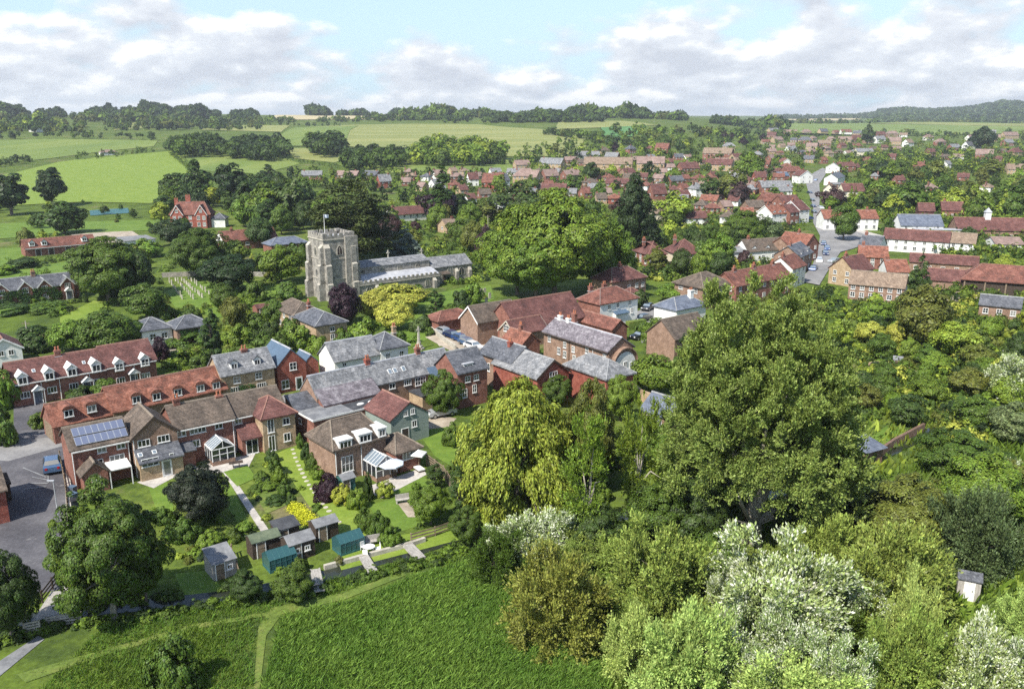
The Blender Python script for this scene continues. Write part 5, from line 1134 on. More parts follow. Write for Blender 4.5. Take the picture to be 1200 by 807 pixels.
# ------------------------------------------------------------------ the far village: every house a thing of its own
TW = dict(tile_red='red tiled', tile_orange='orange tiled', tile_maroon='maroon', tile_brown='brown', tile_pink='faded pink', tile_tan='tan', slate='grey slate', slate_dark='dark slate', felt_grey='pale flat', slate_blue='blue slate', lead='lead grey')
WW = dict(brick='brick', brick_brown='brown brick', render='white', cream='cream', brick_buff='buff brick', brick_bright='red brick')
def far_house(x0, x1, by, ty, tile, wall, roof='gable', ang=None, axis='x', label=None):
    p = G((x0+x1)/2, by); s = proj(p)[2]; ang = R.choice([38, 30, 8, -12, -30, 20]) if ang is None else ang
    w = (x1-x0)/s; ht = max(5.2, min(10.5, (by-ty)/s)); d = min(8.5, max(6, w*.55)); a = math.radians(ang)
    L = max(5, (w-d*abs(math.sin(a)))/math.cos(a)); eh = ht*.55; u = Vector((math.cos(a), math.sin(a), 0)); v = Vector((-u.y, u.x, 0))
    o = p-u*L/2; h = House('village_house', label, 'house', Vector((o.x, o.y, p.z-.3)), None, eh, ang, L=L)
    if roof == 'flat': h.body(0, 0, L, d, eh, .1, roof='flat', tile=tile, wall=wall)
    else: h.body(0, 0, L, d, eh, ht*.42, roof=roof, axis=axis, tile=tile, wall=wall, ov=.4, ins=min(d/2, L/2-.2))
    n = max(2, min(6, int(L/2.6)))
    for k in range(n):
        u_ = L*(k+.5)/n; h.win(u_, eh-1.35, 1.1, 1.0, 2, 1, 'F', 0, 'far')
        if eh > 3.4: h.win(u_, .7, 1.1, 1.2, 2, 1, 'F', 0, 'far')
    f = 'L' if ang > 0 else 'R'; h.win(d/2, eh-1.35, 1.0, 1.0, 2, 1, f, 0 if f == 'L' else L, 'far')
    if roof != 'flat': h.chimney(u=L*R.choice([.12, .5, .86]), y=d/2, z0=eh+ht*.42, h=.9, w=.9, pots=0)
    tag(h.root, group='houses of the far village')
    if not label: AUTO.append((h.root, WW[wall]+' house with '+TW[tile]+' roof', p+Vector((0, 0, eh))))
    FH.append((x0, x1, by, ty)); return h
FH = []
for q in '''353 378 211 200 slate brick|391 420 211 200 tile_pink brick|420 444 211 200 slate_dark brick|443 462 221 204 slate brick_bright|490 505 212 203 slate_dark render|528 547 212 202 tile_pink brick|548 563 218 202 tile_maroon render
563 590 225 202 tile_red brick_bright|588 599 220 203 slate_dark render|599 630 217 197 tile_pink brick_buff|457 506 259 242 tile_maroon render|545 562 239 228 tile_maroon render|577 590 248 230 slate_dark render|520 541 273 258 tile_tan brick_buff
601 632 217 199 tile_pink brick_buff|628 660 199 185 slate brick_buff|636 658 214 198 tile_pink brick|660 685 211 199 tile_pink brick|676 704 188 177 felt_grey render|683 741 201 184 tile_tan brick_buff|745 779 200 182 tile_pink brick_buff
708 739 221 209 tile_maroon brick|682 697 233 219 tile_red brick|713 730 239 227 tile_orange brick_bright|632 664 232 215 tile_maroon brick|752 764 178 171 tile_maroon brick_brown|765 784 181 165 tile_red brick_bright|796 823 205 190 tile_maroon brick
824 858 200 186 tile_maroon brick_buff|857 878 198 184 tile_tan brick_buff|822 857 187 172 tile_tan brick|884 899 215 201 tile_maroon brick_bright|868 887 228 216 slate brick|784 804 217 206 slate_dark brick|813 826 231 213 slate render
762 784 239 215 tile_maroon brick|817 842 241 231 tile_orange brick_buff|760 790 258 241 tile_tan cream|803 830 263 249 tile_maroon render|877 891 250 242 tile_red brick|893 907 262 248 tile_maroon brick|832 843 251 243 tile_red brick
900 916 156 150 slate brick_buff|918 934 159 152 tile_pink brick|905 921 168 160 tile_pink brick_buff|934 950 169 160 slate_dark brick|922 936 179 171 slate render|946 962 182 174 tile_pink brick|958 974 172 164 tile_tan brick|982 998 168 160 tile_pink brick_buff
998 1012 166 158 tile_maroon brick|1025 1040 168 159 slate render|1040 1056 170 160 tile_pink brick_buff|1086 1099 183 174 tile_maroon brick|1129 1155 176 162 slate_dark render|1142 1163 187 173 tile_pink brick|1183 1203 185 172 tile_maroon brick_buff|1070 1085 202 189 tile_red brick
1107 1119 197 188 slate render|1089 1101 228 214 tile_pink brick_bright|1174 1197 163 152 tile_pink brick_buff|1150 1166 160 151 slate brick|1180 1204 205 192 tile_tan brick_buff|1060 1075 172 163 tile_tan render|1010 1022 192 184 tile_red brick|1038 1050 188 180 tile_maroon brick
940 954 191 182 slate_dark brick_buff|900 912 190 181 tile_pink brick|905 920 212 203 tile_red brick|880 893 186 177 slate brick|968 980 184 176 tile_tan brick_buff|30 47 155 149 tile_pink render|252 274 176 169 slate render|118 139 182 177 tile_pink render|665 680 224 214 tile_red brick
705 716 182 172 tile_brown brick_buff|735 748 180 170 slate_dark brick|845 856 222 213 tile_maroon brick|846 862 176 167 slate brick_buff|872 884 205 197 tile_tan brick|790 802 188 180 slate_dark brick|1120 1136 212 203 tile_maroon brick|1155 1170 225 215 tile_tan render|1050 1062 216 206 tile_maroon brick|1018 1030 211 203 slate brick|612 624 206 198 tile_pink brick|646 656 206 199 slate brick_buff|690 702 212 204 tile_maroon brick|718 730 206 198 tile_red brick|668 678 206 198 tile_pink brick|750 758 212 204 tile_maroon brick|772 782 206 197 tile_pink brick_buff|800 810 214 206 tile_red brick|832 846 210 202 tile_maroon brick|858 868 212 204 slate render|742 752 226 217 tile_red brick|786 796 228 219 tile_maroon brick_buff|848 860 236 227 slate brick|866 880 240 232 tile_tan brick|896 906 228 219 tile_maroon brick|880 890 222 214 tile_pink brick|700 712 196 188 tile_pink brick_buff|726 738 192 185 tile_maroon brick|780 790 194 186 tile_maroon brick|640 650 222 213 tile_red brick|608 620 224 215 tile_maroon brick_buff|905 918 240 231 tile_red brick|868 882 258 249 tile_orange brick|845 856 262 253 tile_brown render|530 542 222 213 tile_red brick|508 518 220 212 slate render|470 482 218 209 tile_pink brick|600 612 240 231 tile_maroon brick|962 972 192 184 tile_red brick|1000 1012 200 192 tile_maroon brick'''.replace('\n', '|').split('|'):
    a = q.split(); far_house(*map(float, a[:4]), a[4], a[5], roof=R.choice(['gable', 'gable', 'hip']))

def infill(poly, n, wr, seed, walls, tiles):
    rng = random.Random(seed); k = 0; tries = 0; xs = [p[0] for p in poly]; ys = [p[1] for p in poly]
    while k < n and tries < 4000:
        tries += 1; x, y = rng.uniform(min(xs), max(xs)), rng.uniform(min(ys), max(ys)); w = rng.uniform(*wr)
        if not inpoly(x, y, poly): continue
        if any(abs(x-(a+b)/2) < (w+b-a)/2*.92 and abs(y-c) < 5.5 for a, b, c, e in FH): continue
        far_house(x-w/2, x+w/2, y, y-w*.55, rng.choice(tiles), rng.choice(walls), roof=rng.choice(['gable', 'gable', 'hip'])); k += 1
RT = ['tile_maroon', 'tile_pink', 'tile_pink', 'tile_tan', 'tile_brown', 'tile_red', 'slate', 'tile_maroon']
infill([(600,230),(612,198),(700,188),(900,188),(935,205),(925,232),(850,252),(770,252),(700,240)], 62, (12, 21), 5, ['brick', 'brick_buff', 'brick_brown', 'render', 'brick'], RT)
infill([(895,152),(960,156),(1060,160),(1060,178),(960,184),(900,184)], 40, (9, 16), 6, ['brick', 'brick_buff', 'brick_brown', 'render'], RT+['tile_pink', 'slate_dark'])
infill([(470,205),(600,203),(610,225),(560,235),(470,222)], 14, (11, 18), 7, ['brick', 'brick_buff', 'render'], RT)
infill([(1060,164),(1215,160),(1215,190),(1100,190)], 12, (10, 16), 8, ['brick', 'brick_buff', 'render'], RT)
# ------------------------------------------------------------------ woods and hedges far off (too many trunks to count)
def wood_poly(name, pix, step, h, cols, leaf, nleaf, label, seed=0, kind='round', flat=.5, cat='woodland'):
    pts, hs, cs = [], [], []; rng = random.Random(seed); y = min(p[1] for p in pix)
    W_ = [G(*p) for p in pix]; pl = [(p.x, p.y) for p in W_]
    xs = [p[0] for p in pl]; ys = [p[1] for p in pl]; yy = min(ys)
    while yy < max(ys):
        xx = min(xs)
        while xx < max(xs):
            x, y = xx+rng.uniform(-.5, .5)*step, yy+rng.uniform(-.5, .5)*step
            if inpoly(x, y, pl): pts.append((x, y, T(x, y))); hs.append(h*rng.uniform(.7, 1.2)); cs.append(COL[rng.choice(cols)])
            xx += step
        yy += step
    return merged_wood(name, pts, hs, cs, leaf, nleaf, label, kind=kind, seed=seed, flat=flat, cat=cat)
def wood_line(name, pix, step, h, cols, leaf, nleaf, label, seed=0, width=0, kind='round', flat=.5, cat='hedgerow'):
    rng = random.Random(seed); W_ = [G(*p) for p in pix]; pts, hs, cs = [], [], []
    for a, b in zip(W_, W_[1:]):
        n = max(1, int((b-a).length/step))
        for i in range(n):
            p = a.lerp(b, (i+rng.random())/n)+Vector((rng.uniform(-1, 1)*width, rng.uniform(-1, 1)*width, 0))
            pts.append((p.x, p.y, T(p.x, p.y))); hs.append(h*rng.uniform(.7, 1.25)); cs.append(COL[rng.choice(cols)])
    return merged_wood(name, pts, hs, cs, leaf, nleaf, label, kind=kind, seed=seed, flat=flat, cat=cat)
DK = ['dark', 'dark', 'mid', 'deep']; MX = ['dark', 'mid', 'bright', 'olive', 'mid', 'dark']
def HP(px, r, up=0):                              # a point at bearing of px and range r
    a = math.atan((px-600)/FPX/cp); return (math.sin(a)*r, math.cos(a)*r)
def wood_range(name, px0, px1, r0, r1, n, h, cols, leaf, nleaf, label, seed, kind='round', flat=.5):
    rng = random.Random(seed); pts, hs, cs = [], [], []
    for _ in range(n):
        q_ = rng.uniform(px0, px1); f_ = .8+.3*math.sin(q_/31+seed)+.22*math.sin(q_/8.3+seed*2)+.1*math.sin(q_/3.1)
        if px0 >= 880: f_ = .9+.25*(f_-.9)
        if f_ < .44: continue
        x, y = HP(q_, rng.uniform(r0, r1)); pts.append((x, y, T(x, y))); hs.append(h*f_*rng.uniform(.75, 1.2)); cs.append(COL[rng.choice(cols)])
    return merged_wood(name, pts, hs, cs, leaf, nleaf, label, kind=kind, seed=seed, flat=flat)
wood_range('ridge_wood', -120, 330, 1900, 2350, 1500, 21, DK, 5, 90, 'long dark conifer wood along the left skyline', 1, 'tall', .35)
wood_range('ridge_wood', -120, 325, 1650, 1950, 520, 17, MX, 4, 80, 'mixed broadleaf belt below the dark skyline wood on the left', 2)
wood_range('ridge_wood', -120, 130, 1250, 1650, 330, 12, MX+['lime'], 3.4, 110, 'scattered trees and thickets behind the far left fields', 81)
wood_range('ridge_wood', 130, 330, 1350, 1650, 170, 13, MX, 3.4, 110, 'trees along the far fields left of the pale hill', 82)
wood_range('ridge_wood', 380, 480, 2250, 2650, 320, 26, DK+['mid'], 5, 80, 'rounded wood on the hilltop at the centre of the skyline', 3)
wood_range('ridge_wood', 480, 900, 1750, 2150, 900, 20, MX, 4.4, 80, 'uneven wooded skyline from the centre to the right', 4)
wood_range('ridge_wood', 320, 520, 1700, 1850, 170, 12, MX, 4, 70, 'tree belt below the straw coloured hilltop field', 5)
wood_range('ridge_wood', 520, 700, 1500, 1700, 260, 15, DK+['mid'], 4, 80, 'dark belt of trees above the pale hill field', 6)
wood_range('ridge_wood', 640, 760, 3200, 3700, 240, 22, ['blue', 'dark'], 7, 40, 'distant wooded hill tinted bluish for haze on the centre right skyline', 7)  # bluish leaf tint paints distance haze onto this wood
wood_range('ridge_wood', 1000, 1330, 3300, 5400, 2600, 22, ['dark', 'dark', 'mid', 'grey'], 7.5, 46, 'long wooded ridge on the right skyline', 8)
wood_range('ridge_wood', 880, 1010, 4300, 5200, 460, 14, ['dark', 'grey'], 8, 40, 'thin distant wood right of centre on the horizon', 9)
wood_range('ridge_wood', 905, 1000, 2500, 2650, 60, 14, MX, 4, 70, 'isolated tree clump in the flat fields on the right', 10)
wood_range('ridge_wood', 1000, 1330, 2900, 3200, 420, 15, ['mid', 'dark', 'olive'], 5, 60, 'tree belt at the foot of the right hand ridge', 11)
wood_line('hedgerow', [(-60,163),(60,163),(140,162),(185,165)], 8, 9, DK, 2.2, 130, 'dark hedge line across the far left fields', 12, 5)
wood_line('hedgerow', [(200,178),(250,176),(330,178)], 6, 13, DK, 2, 200, 'thick dark tree belt between the left fields', 13, 12)
wood_poly('copse', [(200,176),(255,170),(262,184),(205,186)], 11, 15, ['dark', 'mid'], 1.8, 260, 'dense dark copse left of centre in the fields', 14)
wood_poly('copse', [(272,178),(330,174),(338,186),(300,192),(272,186)], 11, 15, DK, 1.8, 260, 'dark copse at the corner of the left fields', 15)
wood_poly('copse', [(364,178),(400,172),(406,184),(366,186)], 12, 17, DK, 2, 240, 'pair of rounded dark trees on the pale hill', 16)
wood_poly('copse', [(402,190),(480,184),(482,193),(440,203),(404,200)], 11, 13, DK+['mid'], 1.8, 240, 'wedge shaped dark wood in the middle of the hill fields', 17)
wood_line('hedgerow', [(400,185),(440,181),(480,184)], 6, 9, DK, 1.9, 200, 'dark hedge above the wedge shaped wood', 18, 4)
wood_poly('copse', [(478,187),(500,176),(560,177),(600,188),(560,196),(484,195)], 11, 15, ['bright', 'lime', 'mid', 'bright'], 1.8, 260, 'pale green line of trees across the centre field', 19)
wood_line('hedgerow', [(560,193),(620,193),(652,196)], 5, 8, DK, 1.7, 200, 'low dark hedge right of the pale trees in the centre field', 20, 4)
wood_line('hedgerow', [(330,187),(360,192),(400,198)], 5, 4, ['dark', 'mid'], 1.3, 110, 'thin hedge winding down the centre left fields', 21, 1)
wood_line('hedgerow', [(200,182),(215,193),(228,206)], 4, 4, MX, 1.2, 110, 'short hedge along the right side of the sunny field', 22, 1)
wood_line('hedgerow', [(-60,200),(0,196),(30,190),(45,188)], 6, 7, DK, 1.6, 180, 'scrubby dark hedge at the left edge above the sunny field', 23, 4)
wood_line('hedgerow', [(80,187),(110,186),(130,184),(180,178)], 7, 6, MX, 1.5, 150, 'broken line of bushes on the far side of the sunny field', 24, 3)
wood_line('hedgerow', [(640,158),(700,165),(720,172)], 6, 11, MX, 2, 180, 'hedge of bushy trees behind the pale hill field on the right', 25, 6)
wood_line('hedgerow', [(240,146),(330,147),(400,148)], 12, 7, DK, 2.6, 90, 'long thin hedge on top of the pale fields left of centre', 26, 4)
wood_line('hedgerow', [(1000,158),(1050,158),(1110,160),(1210,160)], 14, 11, MX, 2.4, 120, 'tree line between the far houses and the flat right hand fields', 27, 14)
wood_line('hedgerow', [(700,160),(760,158),(830,160),(900,160)], 12, 15, MX, 2.4, 160, 'deep tree belt behind the far village houses', 28, 40)

# ------------------------------------------------------------------ trees one can tell apart
TP('tall', 128, 352, 277, 92, 'mid', 'huge broad green tree right of the ivy clad house', tier='M'); TP('round', 160, 350, 290, 46, 'dark', 'dark tree overlapping the huge broad tree on its right')
TP('round', 172, 374, 331, 54, 'mid', 'round green tree directly above the L shaped slate house')
TP('round', 236, 326, 266, 66, 'mid', 'large round tree behind the graveyard'); TP('round', 272, 342, 296, 62, 'deep', 'broad dark yew at the right side of the graveyard', name='yew_tree')
TP('round', 262, 363, 331, 30, 'mid', 'small round tree below the dark yew in the graveyard'); TP('round', 276, 388, 345, 32, 'olive', 'yellowish green tree right of the L shaped slate house')
TP('column', 251, 428, 362, 30, 'dark', 'tall dark narrow tree between the courtyard house and the grey cottage'); TP('round', 190, 430, 392, 24, 'purple', 'dark purple tree at the right end of the brick terrace')
for a in (('round',85,412,374,50,'bright','bright bushy tree at the left of the clump above the brick terrace'),('round',125,414,364,60,'mid','widest green tree in the clump above the brick terrace'),('round',152,408,371,42,'mid','green tree at the right of the clump above the brick terrace'),
          ('shrub',40,410,380,50,'dark','dark thicket behind the white gabled cottage'),('shrub',4,478,422,40,'bright','big bright bush at the left edge beside the brick terrace'),('shrub',4,520,472,36,'mid','round bush at the left edge beside the driveway'),
          ('tall',14,252,197,46,'deep','dark tree at the left edge beyond the stables'),('tall',62,242,191,40,'deep','dark rounded tree standing in front of the sunny field'),('round',76,274,236,52,'dark','low broad dark tree behind the stable range'),
          ('shrub',140,300,284,40,'mid','bush in front of the stable range'),('tall',231,240,186,38,'dark','tall dark tree behind the gothic mansion'),('tall',205,238,200,34,'dark','dark tree left behind the gothic mansion'),
          ('tall',272,245,187,38,'deep','tall very dark tree right of the gothic mansion'),('round',250,242,219,28,'yellow','small yellow tree just right of the gothic mansion'),('tall',292,258,206,40,'dark','dark tree in the cluster left of the cedar'),
          ('tall',318,262,208,42,'mid','green tree in the middle of the cluster left of the cedar'),('tall',345,265,205,46,'dark','broad dark tree in the cluster nearest the cedar'),('round',204,288,255,44,'deep','dark round tree below the gothic mansion'),
          ('round',190,262,236,26,'lime','light green tree left of the gothic mansion'),('round',330,332,286,54,'bright','bright green tree left of the church tower'),('round',305,290,255,36,'dark','dark tree behind the red roofed cottage'),
          ('round',405,380,331,44,'purple','round dark purple beech in front of the church tower'),('round',464,366,331,70,'gold','large golden tree in front of the church'),('round',440,372,340,40,'gold','left lobe of the golden trees in front of the church'),('round',462,386,353,44,'gold','lower golden tree nearest the white slate cottage'),
          ('column',511,369,339,26,'dark','dark upright bush in front of the chancel door'),('shrub',540,364,338,24,'dark','round dark bush in front of the chancel'),('shrub',535,372,354,40,'mid','spreading mid green bush below the chancel'),('shrub',555,358,330,24,'bright','light bush beyond the end of the chancel'),
          ('round',606,345,256,84,'bright','left tree of the great lime group behind the church hall'),('tall',650,348,219,132,'bright','tallest tree of the great lime group behind the church hall'),('round',700,342,250,72,'bright','right tree of the great lime group behind the church hall'),('round',628,350,262,90,'bright','front tree of the great lime group behind the church hall'),
          ('round',415,300,240,64,'deep','dark tree under the cedar behind the tower'),('conifer',519,262,192,48,'dark','tall dark conifer behind the church with a brownish tip'),('round',516,262,216,40,'purple','dark purple tree in front of the tall conifer behind the church'),('round',541,258,226,32,'dark','dark tree right of the purple tree behind the church'),
          ('round',608,262,214,50,'dark','dark round tree behind the great lime group'),('round',572,262,236,44,'olive','olive tree among the houses behind the chancel'),('round',545,282,255,44,'mid','green tree behind the chancel roof'),('shrub',538,276,262,30,'copper','copper coloured bush beside the cream gabled house'),('conifer',475,302,262,44,'blue','blue grey conifer behind the nave roof'),
          ('tall',741,292,200,44,'deep','very tall dark wellingtonia at the centre of the village'),('conifer',757,292,222,36,'deep','dark conifer joined to the tall wellingtonia'),('round',520,488,432,42,'mid','round green tree in front of the tall brick house'),
          ('round',232,612,543,76,'black','round blackish tree in the garden below the conservatory'),('round',505,614,567,44,'bright','round clipped bright tree on the lawn by the stream fence'),('column',510,572,540,24,'dark','dark upright conifer at the edge of the patio garden'),('column',541,606,540,30,'dark','dark narrow tree left of the weeping willow'),
          ('round',345,704,662,48,'mid','small round tree on the near bank of the stream'),('round',288,704,668,42,'dark','small dark tree on the bank left of the round tree'),('shrub',385,584,554,36,'purple','purple leaved bush by the teal shed'),
          ('round',690,580,440,66,'olive','olive green tree between the willow and the hipped slate house'),('round',15,750,642,66,'dark','dark tree filling the lower left edge'),('shrub',208,807,742,62,'mid','leafy bush at the bottom edge left of the track'),
          ('round',771,408,372,40,'bright','bright green tree by the Georgian house drive'),('round',790,353,330,44,'bright','light tree in front of the brown hipped house'),('round',842,318,272,38,'bright','bright round tree right of the maroon hipped villa'),
          ('column',801,432,390,22,'deep','dark narrow conifer against the plain brick gable'),('round',765,460,412,52,'bright','bright bushy tree in front of the barrel roofed hall'),('shrub',660,505,478,40,'olive','olive bush behind the weeping willow'),
          ('round',988,282,237,36,'mid','small street tree standing in the square'),('conifer',1076,348,290,30,'dark','dark fir beside the orange roofed cottage'),('round',1078,405,333,72,'olive','olive brown dome shaped tree right of the poplar'),
          ('round',790,262,224,42,'lime','lime green tree in the middle of the far village'),('round',877,210,178,34,'bright','bright tree behind the far village row'),('conifer',1017,165,143,16,'deep','solitary dark fir standing before the flat fields'),('tall',1016,170,146,18,'dark','dark tree beside the solitary fir'),
          ('round',975,244,218,28,'copper','copper tinged dark tree on the right of the high street'),('round',1150,176,148,30,'deep','dark conifers behind the white gabled far house')):
    TP(*a[:6], a[6])
TP('cedar', 413, 312, 206, 104, 'cedarn', 'broad dark olive cedar behind the church tower', tier='M')
TP('willow', 606, 596, 444, 150, 'olive', 'large yellow green weeping willow in the centre foreground', rz=.3)
S.objects[-2].color = (.23, .275, .038, 1)
TP('loose', 684, 642, 478, 64, 'fresh', 'slender pale stemmed poplar in front of the willow, with forked trunk'); TP('loose', 748, 616, 458, 52, 'fresh', 'tall thin pale trunked tree left of the great poplar')
TP('spray', 622, 655, 582, 96, 'silver', 'silvery white poplar at the foot of the willow'); TP('osier', 655, 750, 645, 128, 'olive', 'broad yellow olive willow bush standing in the reed meadow')
S.objects[-2].color = (.21, .225, .045, 1)
TP('airy', 134, 724, 556, 116, 'mid', 'loose mid green tree left of the stream sheds'); TP('airy', 105, 716, 592, 76, 'bright', 'left half of the loose mid green tree beside the car park'); TP('round', 172, 706, 590, 54, 'mid', 'right half of the loose mid green tree behind the old shed')
# the great poplar: a trunk forking low into many long limbs
def great_poplar():
    p = G(880, 638); s = proj(p)[2]; H_ = zat(p, 324)*1.07; Rr = 118/s
    rng = np.random.default_rng(4); root = empty('poplar_tree', p, 0, 'enormous multi stemmed poplar right of centre in the foreground', 'tree')
    vs = []; tr = MB(); tr.tube((0, 0, -.3), (0, 0, 2.5), 1.1, .85, 10)
    for k in range(26):
        a = k*2.4; f = (k+.5)/26; rad = Rr*.88*math.sqrt(f); e = Vector((math.cos(a)*rad, math.sin(a)*rad, H_*(1.0-.34*f**2)*R.uniform(.84, 1.0)))
        b = Vector((math.cos(a)*rad*.3, math.sin(a)*rad*.3, H_*.35))
        tr.tube((0, 0, 2.2), b, .45, .3, 6); m = b.lerp(e, .36); tr.tube(b, m, .24, .05, 6)
        v, c = crown('spray', 900+k, H_*.62*(1-.25*f), Rr*.24, .245, 12000, 36, rc=.3, z0=0)
        v = v+np.array([e.x*.92, e.y*.92, e.z-H_*.62*(1-.25*f)])
        if math.sin(a) < -.2 and f > .3: v = v.reshape(-1, 4, 3); v = v[v[:, 0, 2] > H_*(.22+.1*rng.random(len(v)))].reshape(-1, 3)
        vs.append(v)
    for k in range(16):                          # low skirt of side branches
        a = k*2.1; rad = Rr*(.55+.35*R.random()); z = H_*(.1+.18*R.random()); tr.tube((0, 0, 2), (math.cos(a)*rad, math.sin(a)*rad, z+2), .22, .05, 5)
        if -.95 < math.sin(a) < -.25: continue
        v, c = crown('spray', 950+k, H_*.3, Rr*.27, .31, 5200, 22, rc=.36, z0=0); vs.append(v+np.array([math.cos(a)*rad, math.sin(a)*rad, z-1]))
    o = link(bpy.data.objects.new('crown', quads_mesh('crown', np.concatenate(vs), M['leaf_pale'])), root); o.color = (.175, .232, .052, 1)
    tr.build('trunk', M['bark_pale'], root); TREES.append((p, Rr, H_)); TP('round', 870, 293, 246, 60, 'mid', 'broad round tree left of the dormered row and the street'); TP('round', 897, 289, 254, 40, 'grey', 'grey green tree left of the orange corner house')
great_poplar()
for a in ((693,212,187,20,'dark'),(716,208,192,24,'lime'),(640,206,190,16,'bright'),(761,206,188,14,'deep'),(856,236,198,40,'olive'),(831,238,205,24,'dark'),(866,240,213,28,'copper'),(742,240,216,18,'mid'),(790,214,196,16,'bright'),(668,226,206,22,'mid'),(702,236,214,20,'mid'),(885,212,188,22,'bright'),(622,226,205,20,'mid'),(812,200,180,18,'mid'),(905,236,216,18,'bright'),(585,226,202,22,'bright'),(875,198,176,26,'mid'),(775,232,212,18,'bright')): TP('tall' if a[0] % 2 else 'round', *a)
# lower right: willow scrub and white poplars
for a in (('spray',905,762,640,150,'silver','largest white leaved poplar low on the right'),('spray',870,705,610,84,'silver','white poplar rising behind the largest white one'),('spray',1012,742,662,86,'silver','silvery poplar above the lowest yellow green willow'),('spray',930,812,715,90,'silver','white poplar just below the largest white one'),('spray',840,745,660,60,'silver','small white poplar left of the largest white one'),('spray',985,830,740,80,'silver','white leaved poplar at the bottom edge right of centre'),
          ('spray',1140,830,706,100,'silver','white poplar in front of the beehive shaped hut'),('spray',1195,830,735,90,'silver','white poplar at the bottom right corner'),('osier',1140,668,570,104,'grey','grey green willow directly behind the small hut'),('spray',1185,470,395,70,'silver','silvery tree at the right edge below the slate shed'),('spray',1172,560,528,70,'silver','pale bush at the right edge in the middle distance'),
          ('osier',1030,720,600,150,'willow','wide yellow green willow left of the hut'),('osier',1055,815,695,100,'willow','yellow green willow at the bottom right between two white poplars'),('osier',800,812,690,120,'pale','pale green willow left of the lowest white poplar'),('spray',862,805,712,100,'silver','white poplar nearest the bottom edge below the largest white one'),('osier',745,790,700,80,'pale','bright yellow green willow at the bottom centre right'),('osier',920,850,770,140,'pale','pale green willow along the bottom edge right of the track'),
          ('osier',770,720,610,120,'willow','yellow green willow in front of the pale trunked tree'),('round',840,690,620,80,'mid','bushy mid green tree below the great poplar'),('osier',970,690,598,96,'willow','yellow green willow right of the great poplar foot'),('round',1060,640,556,110,'olive','rounded olive tree above the wide willow'),('round',1150,620,530,110,'bright','rounded green tree at the right edge above the hut'),
          ('round',1120,560,505,90,'mid','broad mid green tree at right in the middle distance'),('round',1185,600,540,70,'olive','olive tree at the right edge'),('round',1000,622,572,76,'dark','dark tree in front of the gazebo below the stream'),('round',940,640,560,80,'dark','dark tree under the right side of the great poplar'),('round',820,640,555,90,'dark','dark tree under the left side of the great poplar'),
          ('round',1085,470,440,44,'bright','rounded garden tree right of the poplar in the middle'),('round',1118,420,375,60,'lime','light green garden tree near the right edge'),('round',1062,497,462,52,'dark','dark round tree above the gazebo'),('round',1185,520,470,60,'grey','grey green tree at the right edge above the dark one'),('round',1140,500,462,50,'mid','mid green tree in the right hand gardens'),
          ('round',770,640,565,80,'mid','leafy green tree at the stream between willow and poplar'),('round',700,650,590,70,'dark','dark bushy tree by the stream bridge'),('osier',580,680,618,60,'mid','bushy green willow at the right end of the wooden fence'),('round',548,640,592,40,'mid','green tree at the corner of the wooden fence'),
          ('osier',890,720,640,90,'willow','yellow green scrub left of the largest white poplar'),('osier',1068,775,672,72,'pale','pale green scrub beside the small hut'),('osier',1195,760,690,60,'pale','pale green bush at the right edge beyond the hut')):
    TP(*a[:6], a[6])

# gardens and hedges of the foreground
for q in '''215 632 36 28 mid|246 640 30 20 bright|228 618 26 18 dark|192 612 22 20 mid|318 540 14 16 dark|322 552 16 18 mid|328 566 16 20 bright|334 580 16 18 mid|342 592 14 14 dark|275 632 18 14 mid|288 622 20 12 bright|306 560 16 8 mid|316 572 22 8 bright|300 574 20 7 mid|322 588 24 8 dark|352 524 10 18 mid|360 536 14 18 dark|366 548 16 18 mid
372 560 16 16 bright|402 588 24 22 yellow|418 594 20 24 bright|432 584 12 34 dark|452 580 22 18 lime|428 622 20 30 mid|444 628 22 30 mid|458 640 24 24 bright|395 560 12 12 dark|488 572 10 8 bright|350 668 20 16 mid|330 672 14 9 bright|296 684 16 10 mid|398 660 12 10 rust|62 615 10 7 bright|46 500 22 18 mid|125 462 28 20 mid|60 460 24 16 mid|95 465 30 14 dark
490 470 20 14 bright|470 455 22 14 lime|530 520 24 26 mid|545 545 24 34 dark|530 560 18 20 mid|560 520 24 24 mid|340 395 26 26 mid|372 392 24 24 mid|352 405 34 30 bright|372 412 28 22 bright|395 395 28 26 bright|428 398 36 28 bright|428 412 24 18 lime|452 405 20 18 mid|330 412 20 24 mid|405 405 22 20 mid|310 408 26 20 mid|300 385 26 20 mid|280 402 26 24 bright|225 405 40 16 mid|210 425 34 18 bright|235 432 26 16 mid
205 448 24 14 mid|490 352 26 20 mid|495 386 26 20 dark|520 380 30 20 mid|300 352 26 24 mid|338 350 28 22 mid|450 345 22 16 mid|355 372 28 16 mid|318 395 22 22 dark|485 400 14 10 bright|503 392 12 10 mid|470 398 14 12 mid
645 470 30 24 mid|735 455 30 26 bright|790 450 30 34 mid|800 480 26 30 mid|745 505 22 22 mid|770 520 40 30 bright|790 540 40 36 mid|720 540 36 40 mid|700 470 18 20 dark|755 395 24 22 mid|748 358 24 22 dark|800 345 24 22 bright|835 350 24 24 mid|820 310 24 30 mid
15 365 46 10 dark|60 362 44 10 mid|10 345 20 14 mid|130 345 24 18 mid|190 372 26 20 mid|30 312 40 10 dark|110 318 40 18 mid|0 320 40 12 bright|215 280 26 26 mid|240 300 40 22 mid|170 300 36 22 bright|275 300 26 20 mid|350 310 30 30 mid|305 320 26 24 mid'''.replace('\n', '|').split('|'):
    x, y, w, h_, c = q.split(); x, y, w, h_ = map(float, (x, y, w, h_)); TP('shrub', x, y+1, y-h_, w*1.1, c)
